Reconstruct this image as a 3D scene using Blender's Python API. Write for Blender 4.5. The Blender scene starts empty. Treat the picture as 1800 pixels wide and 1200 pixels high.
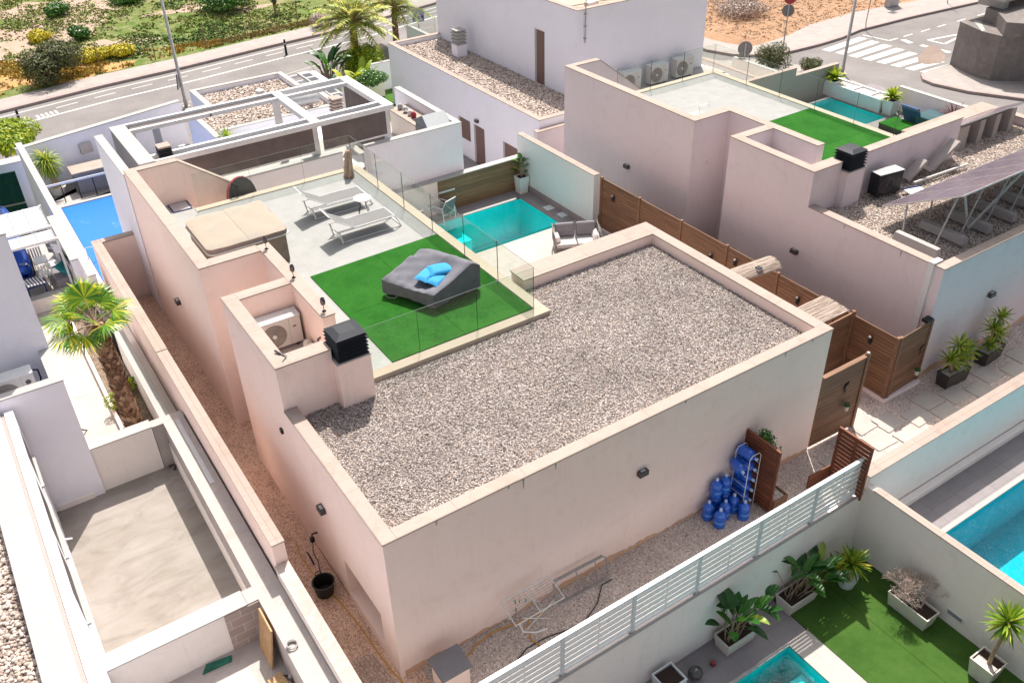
import bpy, bmesh, math, random
import numpy as np
from mathutils import Vector, Matrix, Quaternion
random.seed(7); RNG = np.random.default_rng(7)
R = math.radians
S = bpy.context.scene
COL = S.collection
# ------------------------------------------------------------------ camera
CAM_H = 14.0
ROT = Matrix(((0.83281232, 0.33044652, -0.44410442), (-0.55307688, 0.4633665, -0.69238534), (-0.02301322, 0.82225093, 0.56865966)))
# the third column points backwards along the view; negate nothing: camera looks down its own -Z
cam_d = bpy.data.cameras.new('camera'); cam = bpy.data.objects.new('camera', cam_d); COL.objects.link(cam)
cam_d.sensor_width = 36.0; cam_d.lens = 36.0 * 1585.45 / 1800.0; cam_d.clip_start = 0.1; cam_d.clip_end = 600
# ------------------------------------------------------------------ light
SUN = Vector((0.2992, 0.4186, 0.8574)).normalized()
EXPOSURE = 0.74
world = bpy.data.worlds.new('World'); S.world = world; world.use_nodes = True
wn = world.node_tree; bg = wn.nodes['Background']
sky = wn.nodes.new('ShaderNodeTexSky'); sky.sky_type = 'NISHITA'; sky.sun_disc = False
sky.sun_elevation = math.asin(SUN.z); sky.sun_rotation = math.atan2(SUN.x, SUN.y); sky.air_density = 1.0; sky.dust_density = 5.0; sky.ozone_density = 0.8
hs = wn.nodes.new('ShaderNodeHueSaturation'); hs.inputs['Saturation'].default_value = .45; wn.links.new(sky.outputs[0], hs.inputs['Color']); wn.links.new(hs.outputs[0], bg.inputs[0]); bg.inputs[1].default_value = 0.10
sd = bpy.data.lights.new('sun', 'SUN'); sd.energy = 4.2; sd.angle = R(0.55); sd.color = (1.0, 0.94, 0.86)
sun = bpy.data.objects.new('sun', sd); COL.objects.link(sun); sun.location = (0, 0, 40)
sun.rotation_euler = SUN.to_track_quat('Z', 'Y').to_euler()
S.view_settings.view_transform = 'Standard'; S.view_settings.look = 'None'; S.view_settings.gamma = 1.0
S.view_settings.exposure = EXPOSURE; S.view_settings.use_curve_mapping = False
S.render.engine = 'CYCLES'
S.cycles.max_bounces = 10; S.cycles.transparent_max_bounces = 24
cam.matrix_world = Matrix.Translation((0, 0, CAM_H)) @ ROT.to_4x4()
S.camera = cam
# where a surveyed point of the photograph lies on the plane z / x / y of the real place
def ray(u, v): return ROT @ Vector(((u - 900) / 1585.45, (600 - v) / 1585.45, -1.0))
def G(u, v, z=0.0):
    r = ray(u, v); t = (z - CAM_H) / r.z; return Vector((r.x * t, r.y * t, z))
def GX(u, v, x):
    r = ray(u, v); t = x / r.x; return Vector((x, r.y * t, CAM_H + r.z * t))
def GY(u, v, y):
    r = ray(u, v); t = y / r.y; return Vector((r.x * t, y, CAM_H + r.z * t))
# ------------------------------------------------------------------ mesh builder
class MB:
    def __init__(s): s.v = []; s.f = []; s.m = []
    def add(s, vs, fs, mi=0):
        n = len(s.v); s.v += [tuple(p) for p in vs]; s.f += [tuple(i + n for i in f) for f in fs]; s.m += [mi] * len(fs); return s
    def box(s, x0, y0, z0, x1, y1, z1, mi=0):
        if x0 > x1: x0, x1 = x1, x0
        if y0 > y1: y0, y1 = y1, y0
        return s.add([(x0,y0,z0),(x1,y0,z0),(x1,y1,z0),(x0,y1,z0),(x0,y0,z1),(x1,y0,z1),(x1,y1,z1),(x0,y1,z1)],
                     [(0,3,2,1),(4,5,6,7),(0,1,5,4),(1,2,6,5),(2,3,7,6),(3,0,4,7)], mi)
    def obox(s, c, d, rz=0, mi=0, rot=None):
        m = rot if rot else Matrix.Rotation(rz, 3, 'Z'); h = Vector(d) / 2; c = Vector(c)
        vs = [c + m @ Vector((a*h.x, b*h.y, e*h.z)) for e in (-1,1) for a,b in ((-1,-1),(1,-1),(1,1),(-1,1))]
        return s.add(vs, [(0,3,2,1),(4,5,6,7),(0,1,5,4),(1,2,6,5),(2,3,7,6),(3,0,4,7)], mi)
    def prism(s, pts, z0, z1, mi=0, mt=None):
        n = len(pts)
        a = sum(pts[i][0]*pts[(i+1)%n][1]-pts[(i+1)%n][0]*pts[i][1] for i in range(n))
        if a < 0: pts = pts[::-1]
        vs = [(p[0],p[1],z0) for p in pts] + [(p[0],p[1],z1) for p in pts]
        s.add(vs, [tuple(range(n))[::-1]] + [(i,(i+1)%n,n+(i+1)%n,n+i) for i in range(n)], mi)
        k = len(s.v) - 2*n; s.f.append(tuple(range(k+n, k+2*n))); s.m.append(mi if mt is None else mt); return s
    def sheet(s, pts, z, mi=0):
        n = len(pts)
        a = sum(pts[i][0]*pts[(i+1)%n][1]-pts[(i+1)%n][0]*pts[i][1] for i in range(n))
        if a < 0: pts = pts[::-1]
        return s.add([(p[0],p[1],z) for p in pts], [tuple(range(n))], mi)
    def tube(s, pts, r, n=8, mi=0, cap=True, flat=1.0):
        pts = [Vector(p) for p in pts]; rs = r if isinstance(r, (list, tuple)) else [r]*len(pts)
        vs = []; up = None
        for i, p in enumerate(pts):
            d = (pts[min(i+1,len(pts)-1)] - pts[max(i-1,0)])
            if d.length < 1e-9: d = Vector((0,0,1))
            d.normalize()
            if up is None: up = d.orthogonal().normalized()
            up = (up - d * up.dot(d)); up = up.normalized() if up.length > 1e-6 else d.orthogonal().normalized()
            w = d.cross(up)
            for k in range(n):
                t = 2*math.pi*k/n; vs.append(p + (up*math.cos(t)*flat + w*math.sin(t))*rs[i])
        fs = [(i*n+k, i*n+(k+1)%n, (i+1)*n+(k+1)%n, (i+1)*n+k) for i in range(len(pts)-1) for k in range(n)]
        if cap: fs += [tuple(range(n))[::-1], tuple((len(pts)-1)*n+k for k in range(n))]
        return s.add(vs, fs, mi)
    def lathe(s, prof, c=(0,0,0), n=20, mi=0, axis=None, sx=1.0, sy=1.0):
        q = Vector((0,0,1)).rotation_difference(Vector(axis)) if axis else Quaternion(); c = Vector(c)
        vs = []
        for r_, z_ in prof:
            for k in range(n):
                t = 2*math.pi*k/n; vs.append(c + q @ Vector((r_*math.cos(t)*sx, r_*math.sin(t)*sy, z_)))
        fs = [(i*n+k, i*n+(k+1)%n, (i+1)*n+(k+1)%n, (i+1)*n+k) for i in range(len(prof)-1) for k in range(n)]
        if prof[0][0] > 1e-6: fs.append(tuple(range(n))[::-1])
        if prof[-1][0] > 1e-6: fs.append(tuple((len(prof)-1)*n+k for k in range(n)))
        return s.add(vs, fs, mi)
    def grid(s, P, mi=0, thick=0):
        nr, nc = len(P), len(P[0]); vs = [p for row in P for p in row]
        fs = [(i*nc+j, i*nc+j+1, (i+1)*nc+j+1, (i+1)*nc+j) for i in range(nr-1) for j in range(nc-1)]
        return s.add(vs, fs, mi)
    def build(s, name, mats, parent=None, bevel=0.0, smooth=False, origin=None):
        if not isinstance(mats, (list, tuple)): mats = [mats]
        me = bpy.data.meshes.new(name)
        v = np.array(s.v, dtype=float)
        if parent is not None: off = np.array(parent.location[:] if parent.parent is None else (parent.parent.location + parent.location)[:])
        elif origin is not None: off = np.array(origin, dtype=float)
        else: off = np.array([(v[:,0].min()+v[:,0].max())/2, (v[:,1].min()+v[:,1].max())/2, v[:,2].min()])
        me.from_pydata([tuple(p) for p in (v - off)], [], s.f)
        for m in mats: me.materials.append(m)
        if len(mats) > 1: me.polygons.foreach_set('material_index', s.m)
        if smooth: me.polygons.foreach_set('use_smooth', [True]*len(me.polygons))
        me.update()
        o = bpy.data.objects.new(name, me); COL.objects.link(o)
        if parent is None: o.location = off
        else: o.parent = parent
        if bevel:
            b = o.modifiers.new('bevel', 'BEVEL'); b.width = bevel; b.segments = 2; b.limit_method = 'ANGLE'; b.angle_limit = R(40)
        return o
def fast_mesh(name, V, F, mats, parent=None, origin=(0,0,0), smooth=False):
    # V (n,3) float array, F (m,k) int array
    me = bpy.data.meshes.new(name); n, (m, k) = len(V), F.shape
    V = V - np.array(origin if parent is None else parent.location[:])
    me.vertices.add(n); me.vertices.foreach_set('co', V.astype(np.float32).ravel())
    me.loops.add(m*k); me.loops.foreach_set('vertex_index', F.astype(np.int32).ravel())
    me.polygons.add(m); me.polygons.foreach_set('loop_start', np.arange(0, m*k, k, dtype=np.int32))
    if smooth: me.polygons.foreach_set('use_smooth', np.ones(m, dtype=bool))
    me.materials.append(mats); me.update(); me.validate()
    o = bpy.data.objects.new(name, me); COL.objects.link(o)
    if parent is None: o.location = origin
    else: o.parent = parent
    return o
def tag(o, label=None, cat=None, group=None, kind=None):
    if label: o['label'] = label
    if cat: o['category'] = cat
    if group: o['group'] = group
    if kind: o['kind'] = kind
    return o
def thing(name, label, cat, loc=(0,0,0), rz=0, group=None):
    o = bpy.data.objects.new(name, None); COL.objects.link(o); o.empty_display_size = 0.2
    o.location = loc; o.rotation_euler = (0,0,rz); return tag(o, label, cat, group)
def struct(o, label=None, cat=None): return tag(o, label, cat, kind='structure')
def children(o): return [c for c in list(bpy.data.objects) if c.parent == o]
def dup(root, loc, rz=0, label=None, group=None, scale=None):
    r = root.copy(); COL.objects.link(r); r.location = loc; r.rotation_euler = (0,0,rz)
    if scale: r.scale = (scale,)*3
    if label: r['label'] = label
    if group: r['group'] = group
    for ch in children(root):
        c = ch.copy(); COL.objects.link(c); c.parent = r
        for g in children(ch):
            d = g.copy(); COL.objects.link(d); d.parent = c
    return r
# ------------------------------------------------------------------ materials
def srgb(r, g, b): return tuple(((c/255+0.055)/1.055)**2.4 if c > 10 else c/255/12.92 for c in (r,g,b)) + (1,)
class NT:
    def __init__(s, name):
        s.m = bpy.data.materials.new(name); s.m.use_nodes = True; s.t = s.m.node_tree; s.N = s.t.nodes; s.L = s.t.links
        s.p = s.N['Principled BSDF']; s.out = s.N['Material Output']; s.tc = s.N.new('ShaderNodeTexCoord')
    def vec(s, sc=(1,1,1), rot=(0,0,0)):
        mp = s.N.new('ShaderNodeMapping'); s.L.new(s.tc.outputs['Object'], mp.inputs[0]); mp.inputs['Scale'].default_value = sc; mp.inputs['Rotation'].default_value = rot; return mp.outputs[0]
    def noise(s, scale, detail=4, rough=.55, v=None, dist=0):
        n = s.N.new('ShaderNodeTexNoise'); n.inputs['Scale'].default_value = scale; n.inputs['Detail'].default_value = detail; n.inputs['Roughness'].default_value = rough; n.inputs['Distortion'].default_value = dist
        s.L.new(v if v else s.tc.outputs['Object'], n.inputs['Vector']); return n.outputs['Fac']
    def voro(s, scale, feat='F1', v=None, out='Distance'):
        n = s.N.new('ShaderNodeTexVoronoi'); n.feature = feat; n.inputs['Scale'].default_value = scale
        s.L.new(v if v else s.tc.outputs['Object'], n.inputs['Vector']); return n.outputs[out]
    def ramp(s, fac, stops, interp='LINEAR'):
        r = s.N.new('ShaderNodeValToRGB'); s.L.new(fac, r.inputs[0]); e = r.color_ramp; e.interpolation = interp
        while len(e.elements) < len(stops): e.elements.new(.5)
        for el, (p, c) in zip(e.elements, stops): el.position = p; el.color = c if len(c) == 4 else tuple(c)+(1,)
        return r.outputs[0]
    def mix(s, a, b, fac, mode='MIX'):
        m = s.N.new('ShaderNodeMix'); m.data_type = 'RGBA'; m.blend_type = mode
        for i, x in ((6, a), (7, b), (0, fac)):
            if isinstance(x, (tuple, list)): m.inputs[i].default_value = x if len(x) == 4 else tuple(x)+(1,)
            elif isinstance(x, (int, float)): m.inputs[i].default_value = x
            else: s.L.new(x, m.inputs[i])
        return m.outputs[2]
    def island(s): g = s.N.new('ShaderNodeNewGeometry'); return g.outputs['Random Per Island']
    def bump(s, h, strength=.3, dist=.01, prev=None):
        b = s.N.new('ShaderNodeBump'); b.inputs['Strength'].default_value = strength; b.inputs['Distance'].default_value = dist
        s.L.new(h, b.inputs['Height'])
        if prev: s.L.new(prev, b.inputs['Normal'])
        s.L.new(b.outputs[0], s.p.inputs['Normal']); return b.outputs[0]
    def fin(s, col, rough=.8, metal=0, spec=.3):
        if isinstance(col, (tuple, list)): s.p.inputs['Base Color'].default_value = col if len(col) == 4 else tuple(col)+(1,)
        else: s.L.new(col, s.p.inputs['Base Color'])
        s.p.inputs['Roughness'].default_value = rough; s.p.inputs['Metallic'].default_value = metal; s.p.inputs['Specular IOR Level'].default_value = spec
        return s.m
def sc4(c, k): return tuple(min(1, x*k) for x in c[:3]) + (1,)
def stucco(name, c, var=.06, stain=None, amt=.5, grain=.25, joint=0):
    t = NT(name); c = tuple(c)
    a = t.ramp(t.noise(.6, 5, .6), [(.3, sc4(c, 1-var)), (.7, sc4(c, 1+var))])
    b = t.ramp(t.noise(5, 6, .7), [(.35, sc4(c, 1-var)), (.65, sc4(c, 1+var*.6))])
    x = t.mix(a, b, .5)
    if stain:
        mk = t.ramp(t.noise(1.7, 8, .72, dist=.6), [(.52, (0,0,0)), (.74, (amt,)*3)])
        x = t.mix(x, stain, mk)
        st = t.ramp(t.noise(3.0, 6, .6, v=t.vec((5.0, 5.0, .3))), [(.56, (0,0,0)), (.76, (amt*.8,)*3)])
        x = t.mix(x, stain, st)
    if joint:
        b = t.N.new('ShaderNodeTexBrick'); b.offset = 0; b.inputs['Scale'].default_value = 1; b.inputs['Brick Width'].default_value = joint; b.inputs['Row Height'].default_value = joint; b.inputs['Mortar Size'].default_value = .007
        b.inputs['Color1'].default_value = (1,1,1,1); b.inputs['Color2'].default_value = (.95,.95,.95,1); b.inputs['Mortar'].default_value = (.72,.70,.68,1); t.L.new(t.tc.outputs['Object'], b.inputs['Vector']); x = t.mix(x, b.outputs['Color'], 1.0, 'MULTIPLY')
    t.bump(t.noise(160, 3, .6), grain, .004); return t.fin(x, .9, spec=.06)
def plain(name, c, rough=.5, metal=0, spec=.5, var=.05, sc=8, bump=0):
    t = NT(name); x = t.ramp(t.noise(sc, 4), [(.3, sc4(c, 1-var)), (.7, sc4(c, 1+var))])
    if bump: t.bump(t.noise(120, 3), bump, .003)
    return t.fin(x, rough, metal, spec)
def gravel_mat(name, stops, scale=30, bump=.9, big=.9):
    t = NT(name); cv = t.voro(scale, out='Color')
    x = t.ramp(cv, stops); bg_ = t.ramp(t.noise(big, 6, .65), [(.3, (.80,)*3), (.7, (1.12,)*3)])
    x = t.mix(x, bg_, 1.0, 'MULTIPLY')
    d = t.voro(scale); 
    inv = t.N.new('ShaderNodeMath'); inv.operation = 'SUBTRACT'; inv.inputs[0].default_value = 1; t.L.new(d, inv.inputs[1])
    t.bump(inv.outputs[0], bump, .6/scale); return t.fin(x, .92, spec=.08)
def island_mat(name, stops, rough=.7, spec=.3, trans=0, bump=0, noise=None):
    t = NT(name); x = t.ramp(t.island(), stops)
    if noise: x = t.mix(x, t.ramp(t.noise(noise, 6, .65), [(.3, (.72,)*3), (.7, (1.12,)*3)]), .8, 'MULTIPLY')
    if bump: t.bump(t.noise(60, 3), bump, .005)
    m = t.fin(x, rough, spec=spec)
    if trans:
        tr = t.N.new('ShaderNodeBsdfTranslucent'); t.L.new(x, tr.inputs[0]); mx = t.N.new('ShaderNodeMixShader'); mx.inputs[0].default_value = trans
        t.L.new(t.p.outputs[0], mx.inputs[1]); t.L.new(tr.outputs[0], mx.inputs[2]); t.L.new(mx.outputs[0], t.out.inputs[0])
    return m
def clear(name, tint, refl=.9, rough=0.0, wave=0, base=.02):
    # see-through sheet: tinted transparency plus a fresnel reflection
    t = NT(name); t.N.remove(t.p)
    tr = t.N.new('ShaderNodeBsdfTransparent'); tr.inputs[0].default_value = tuple(tint)+(1,)
    gl = t.N.new('ShaderNodeBsdfGlossy'); gl.inputs['Roughness'].default_value = rough; gl.inputs[0].default_value = (refl, refl, refl, 1)
    fr = t.N.new('ShaderNodeLayerWeight')
    if wave:
        b = t.N.new('ShaderNodeBump'); b.inputs['Strength'].default_value = wave; b.inputs['Distance'].default_value = .03
        t.L.new(t.noise(5.5, 4, .6, dist=.8), b.inputs['Height']); t.L.new(b.outputs[0], gl.inputs['Normal']); t.L.new(b.outputs[0], fr.inputs['Normal'])
    pw = t.N.new('ShaderNodeMath'); pw.operation = 'POWER'; t.L.new(fr.outputs['Facing'], pw.inputs[0]); pw.inputs[1].default_value = 4.5
    ma = t.N.new('ShaderNodeMath'); ma.operation = 'MULTIPLY_ADD'; t.L.new(pw.outputs[0], ma.inputs[0]); ma.inputs[1].default_value = .85; ma.inputs[2].default_value = base
    mx = t.N.new('ShaderNodeMixShader'); t.L.new(ma.outputs[0], mx.inputs[0]); t.L.new(tr.outputs[0], mx.inputs[1]); t.L.new(gl.outputs[0], mx.inputs[2]); t.L.new(mx.outputs[0], t.out.inputs[0])
    return t.m
def wood(name, c1, c2, axis='x', rough=.6):
    t = NT(name); sc = {'x': (.6, 14, 14), 'y': (14, .6, 14), 'z': (14, 14, .6)}[axis]
    g = t.ramp(t.noise(2.2, 6, .65, v=t.vec(sc), dist=.4), [(.3, c1), (.72, c2)])
    i = t.ramp(t.island(), [(0, (.8,)*3), (1, (1.15,)*3)])
    x = t.mix(g, i, 1.0, 'MULTIPLY'); t.bump(t.noise(6, 5, .6, v=t.vec(sc)), .25, .004); return t.fin(x, rough, spec=.3)
def turf(name, c1, c2, c3):
    t = NT(name); a = t.ramp(t.noise(1.1, 7, .72), [(.34, sc4(c1,.7)), (.5, c2), (.68, c3)]); b = t.ramp(t.noise(140, 3, .7), [(.25, sc4(c1, .45)), (.5, c2), (.8, c3)])
    x = t.mix(a, b, .6)
    k = t.N.new('ShaderNodeTexBrick'); k.offset = 0; k.inputs['Scale'].default_value = 1; k.inputs['Brick Width'].default_value = 9; k.inputs['Row Height'].default_value = 1.9; k.inputs['Mortar Size'].default_value = .012
    k.inputs['Color1'].default_value = (1,1,1,1); k.inputs['Color2'].default_value = (.90,.92,.88,1); k.inputs['Mortar'].default_value = (.6,.62,.5,1); t.L.new(t.vec(rot=(0,0,R(90))), k.inputs['Vector']); x = t.mix(x, k.outputs['Color'], 1.0, 'MULTIPLY')
    t.bump(t.noise(200, 3, .7), 1.0, .02); return t.fin(x, .95, spec=.1)
def tiles(name, c, grout, w, h, off=0.0, var=.05, mort=.006, rough=.45, rot=0):
    t = NT(name); b = t.N.new('ShaderNodeTexBrick'); b.offset = off; b.inputs['Scale'].default_value = 1; b.inputs['Brick Width'].default_value = w; b.inputs['Row Height'].default_value = h
    b.inputs['Mortar Size'].default_value = mort; b.inputs['Mortar Smooth'].default_value = .2; b.inputs['Color1'].default_value = sc4(c, 1-var); b.inputs['Color2'].default_value = sc4(c, 1+var); b.inputs['Mortar'].default_value = grout
    t.L.new(t.vec(rot=(0,0,rot)), b.inputs['Vector'])
    x = t.mix(b.outputs['Color'], t.ramp(t.noise(2.5, 6, .65), [(.3, (.9,)*3), (.7, (1.04,)*3)]), 1.0, 'MULTIPLY')
    return t.fin(x, max(rough,.85), spec=.06)

M = {}
M['peach'] = stucco('peach_stucco', (.92,.74,.665), .03, (.72,.52,.43,1), .36)
M['nbrpeach'] = stucco('sky_cooled_stucco', (.71,.625,.64), .03, (.52,.41,.37,1), .35)  # same paint as peach, with cooler skylight put into the colour
M['white'] = stucco('white_stucco', (.82,.81,.87), .025, (.58,.54,.52,1), .18, .15)
M['offwhite'] = stucco('offwhite_stucco', (.84,.775,.725), .03, (.50,.44,.39,1), .22)
M['cap'] = stucco('cream_coping', (.395,.322,.283), .07, (.28,.205,.165,1), .6, joint=1.37)
M['wcap'] = stucco('white_coping', (.385,.376,.364), .04, (.44,.39,.35,1), .3)
M['dirtycap'] = stucco('blotchy_coping', (.44,.355,.325), .10, (.64,.57,.52,1), .95)
M['rawcement'] = stucco('raw_cement', (.42,.38,.36), .10, (.28,.24,.22,1), .6)
M['floorwhite'] = tiles('terrace_tiles', (.32,.32,.31), (.26,.255,.245,1), 2.6, 1.3, mort=.004, var=.012, rough=.75)
M['border'] = stucco('cream_border', (.42,.355,.285), .06, (.38,.28,.20,1), .45)
M['greytile'] = tiles('grey_tiles', (.27,.245,.25), (.20,.18,.18,1), .9, .45, var=.06)
M['beigetile'] = tiles('beige_tiles', (.43,.395,.37), (.34,.31,.285,1), 1.0, 1.0, var=.03)
M['patiotile'] = tiles('pale_patio', (.43,.395,.365), (.36,.33,.30,1), 3.0, 1.2, var=.02)
M['stonegrey'] = island_mat('roof_pebbles', [(0,(.12,.10,.095)),(.2,(.24,.20,.188)),(.45,(.36,.315,.295)),(.7,(.45,.40,.375)),(.9,(.60,.55,.52)),(1,(.48,.34,.25))], .9, .1, noise=.8)
M['stonewarm'] = island_mat('warm_pebbles', [(0,(.24,.18,.15)),(.3,(.42,.34,.29)),(.65,(.56,.47,.41)),(1,(.66,.58,.53))], .85, .2)
M['stonebase'] = gravel_mat('pebble_bed', [(0,(.10,.08,.075)),(.5,(.25,.20,.18)),(1,(.42,.36,.33))], 28)
M['gravelred'] = gravel_mat('fine_red_gravel', [(0,(.27,.155,.115)),(.35,(.60,.385,.285)),(.65,(.74,.51,.39)),(1,(.88,.70,.58))], 42, 1.0)
M['gravelgrey'] = gravel_mat('fine_grey_gravel', [(0,(.22,.17,.155)),(.35,(.48,.395,.355)),(.65,(.60,.505,.46)),(1,(.80,.72,.67))], 42, 1.0)
M['turf'] = turf('artificial_grass', (.012,.085,.010,1), (.026,.145,.017,1), (.058,.20,.030,1))
M['lawn'] = turf('lawn_grass', (.038,.11,.018,1), (.072,.16,.03,1), (.125,.21,.05,1))
M['glass'] = clear('railing_glass', (.925,.955,.94)); M['glassedge'] = plain('glass_edge', (.05,.075,.065), .25)
M['water'] = clear('pool_water', (.24,.965,.98), wave=.5)
M['deepwater'] = clear('deep_pool_water', (.26,.93,.98), wave=1.0)
M['pooltile'] = tiles('turquoise_pool_tile', (.03,.70,.70), (.03,.63,.63,1), .06, .06, mort=.002, var=.03)
M['bluetile'] = tiles('blue_pool_tile', (.03,.43,.50), (.03,.38,.44,1), .06, .06, mort=.002, var=.04)
M['fence'] = wood('stained_boards', (.12,.06,.033,1), (.255,.138,.08,1), 'y')
M['fencex'] = wood('stained_boards_across', (.13,.065,.036,1), (.275,.148,.087,1), 'x')
M['slat'] = wood('dark_slats', (.11,.035,.018,1), (.23,.08,.04,1), 'y')
M['cladding'] = wood('brown_cladding', (.13,.085,.045,1), (.27,.18,.10,1), 'x')
M['thatch'] = wood('heather_thatch', (.20,.15,.12,1), (.52,.43,.37,1), 'x', .9)
M['ply'] = wood('old_plywood', (.34,.19,.09,1), (.60,.40,.22,1), 'z', .8)
M['drift'] = wood('driftwood', (.30,.19,.12,1), (.62,.47,.36,1), 'z', .85)
M['black'] = plain('black_metal', (.016,.017,.022), .5, spec=.25); M['dark'] = plain('dark_fixture', (.06,.052,.055), .5)
M['capblack'] = plain('cowl_cap', (.032,.034,.042), .6, spec=.2)
M['whitemetal'] = plain('white_metal', (.66,.665,.67), .35); M['greymetal'] = plain('grey_metal', (.42,.41,.42), .4, .3)
M['galv'] = plain('galvanised_steel', (.36,.34,.33), .5, .15, var=.12)
M['alu'] = plain('bare_aluminium', (.50,.495,.49), .45, .25)
M['acwhite'] = plain('ac_casing', (.58,.555,.53), .4, var=.03); M['grille'] = plain('fan_grille', (.24,.20,.165), .6)
M['mesh'] = plain('lounger_mesh', (.15,.148,.145), .8, bump=.5); M['fabgrey'] = plain('grey_cover_fabric', (.135,.135,.16), .85, var=.12, sc=5, bump=.4)
M['cushgrey'] = plain('grey_cushion', (.20,.19,.21), .9, bump=.4); M['cushblue'] = plain('blue_cushion', (.02,.27,.56), .8, bump=.3)
M['teal'] = plain('teal_cushion', (.01,.19,.22), .8); M['cushwhite'] = plain('white_cushion', (.70,.68,.67), .85)
M['blind'] = plain('brown_blind', (.13,.105,.10), .85, var=.15, sc=3, bump=.3)
M['vinyl'] = stucco('tub_cover_vinyl', (.345,.295,.24), .06, (.26,.255,.245,1), .8, .05); M['vinylside'] = plain('tub_cover_skirt', (.20,.16,.145), .55)
M['tubwood'] = plain('tub_side', (.16,.13,.10), .6, var=.15)
M['planterw'] = plain('cream_planter', (.60,.56,.50), .55, var=.03); M['planterb'] = plain('pale_planter', (.62,.66,.66), .5, var=.03)
M['planterd'] = plain('dark_planter', (.035,.03,.027), .55, var=.2); M['soil'] = plain('potting_soil', (.035,.02,.014), .95, var=.4, sc=40, bump=1)
M['chips'] = gravel_mat('white_chippings', [(0,(.35,.28,.25)),(1,(.80,.74,.70))], 45)
M['bottle'] = clear('blue_bottle_plastic', (.10,.36,.92), refl=1, rough=.12); M['bottlecore'] = plain('blue_bottle', (.012,.11,.56), .14, spec=.8, var=.15)
M['bottlecap'] = plain('bottle_cap', (.45,.60,.85), .3)
M['hosey'] = plain('yellow_hose', (.55,.27,.03), .5); M['hoseb'] = plain('black_hose', (.03,.026,.026), .5)
M['rubber'] = plain('black_rubber', (.012,.014,.012), .5)
M['asphalt'] = gravel_mat('asphalt', [(0,(.18,.165,.162)),(1,(.26,.24,.233))], 60, .3, big=.35)
M['paint'] = stucco('road_paint', (.58,.56,.54), .05, (.45,.42,.40,1), .5); M['pave'] = tiles('pavement_slabs', (.36,.32,.30), (.28,.25,.235,1), .4, .4, var=.05, rough=.8)
M['kerb'] = stucco('kerb_stone', (.34,.28,.265), .08, (.2,.16,.15,1), .5)
M['leaf'] = island_mat('green_leaf', [(0,(.012,.06,.008)),(.5,(.03,.13,.012)),(.85,(.07,.22,.02)),(1,(.26,.34,.04))], .4, .5, .22)
M['leafy'] = island_mat('lime_leaf', [(0,(.09,.20,.008)),(.5,(.26,.36,.012)),(1,(.52,.54,.03))], .5, .4, .3)
M['yucca'] = island_mat('yucca_leaf', [(0,(.06,.16,.012)),(.5,(.24,.37,.03)),(.85,(.52,.56,.07)),(1,(.62,.44,.06))], .45, .4, .25)
M['palmleaf'] = island_mat('palm_leaf', [(0,(.03,.13,.01)),(.45,(.12,.28,.015)),(.75,(.34,.44,.02)),(1,(.64,.54,.03))], .4, .45, .25)
M['datepalm'] = island_mat('date_palm_leaf', [(0,(.07,.17,.015)),(.4,(.24,.36,.025)),(.75,(.58,.56,.03)),(1,(.70,.46,.05))], .45, .4, .25)
M['red'] = island_mat('red_leaf', [(0,(.10,.02,.03)),(1,(.30,.09,.09))], .5)
M['yellow'] = island_mat('yellow_flowering', [(0,(.20,.22,.02)),(.4,(.48,.42,.02)),(1,(.66,.52,.03))], .6, .3, .15)
M['olive'] = island_mat('olive_leaf', [(0,(.04,.055,.02)),(.6,(.10,.115,.04)),(1,(.17,.17,.07))], .6, .3, .15)
M['dry'] = island_mat('dry_twig', [(0,(.30,.22,.18)),(1,(.62,.52,.46))], .85)
M['bark'] = island_mat('palm_boot', [(0,(.12,.06,.035)),(.6,(.30,.17,.10)),(1,(.50,.33,.22))], .85, noise=9)
M['stem'] = plain('plant_stem', (.30,.22,.14), .8, var=.2, sc=20)
M['navy'] = plain('navy_fabric', (.02,.035,.12), .8); M['red1'] = plain('maroon_paint', (.30,.02,.03), .5); M['pink'] = plain('pink_fabric', (.50,.07,.16), .8)
M['signblue'] = plain('sign_blue', (.015,.07,.35), .4); M['chrome'] = plain('chrome', (.75,.75,.75), .12, 1.0)
M['carblue'] = plain('metallic_blue_paint', (.01,.09,.50), .18, .5, 1.0); M['carglass'] = plain('car_glass', (.015,.02,.03), .06, spec=1)
def streaky():
    t = NT('screed_floor'); a = t.ramp(t.noise(1.6, 7, .6, v=t.vec((.55, 1.25, 1), (0,0,R(-14))), dist=1.6), [(.3,(.235,.205,.185)),(.48,(.29,.26,.235)),(.72,(.33,.30,.28))])
    b = t.ramp(t.noise(.7, 5, .6), [(.3,(.82,.80,.76)),(.65,(1.03,)*3)]); t.bump(t.noise(40,4), .15, .004); return t.fin(t.mix(a, b, 1.0, 'MULTIPLY'), .85)
M['screed'] = streaky()
def field_mat():
    t = NT('field_soil')
    a = t.ramp(t.noise(.16, 7, .65), [(.36,(.40,.29,.215)),(.45,(.21,.20,.085)),(.60,(.085,.155,.03))])
    b = t.ramp(t.noise(1.6, 7, .7), [(.34,(.06,.125,.02)),(.52,(.155,.19,.05)),(.66,(.44,.33,.25))])
    t.bump(t.noise(6, 8, .7), .8, .12); return t.fin(t.mix(a, b, .5), .95, spec=.1)
M['field'] = field_mat()
def straw_mat():
    t = NT('dry_field_soil'); a = t.ramp(t.noise(.5, 7, .7), [(.3,(.25,.14,.085)),(.52,(.42,.245,.15)),(.75,(.50,.34,.24))])
    b = t.ramp(t.noise(4, 7, .75), [(.3,(.22,.13,.08)),(.5,(.44,.27,.165)),(.75,(.56,.40,.29))]); t.bump(t.noise(5, 8, .75), 1, .15); return t.fin(t.mix(a, b, .55), .95, spec=.1)
M['straw'] = straw_mat()
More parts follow.
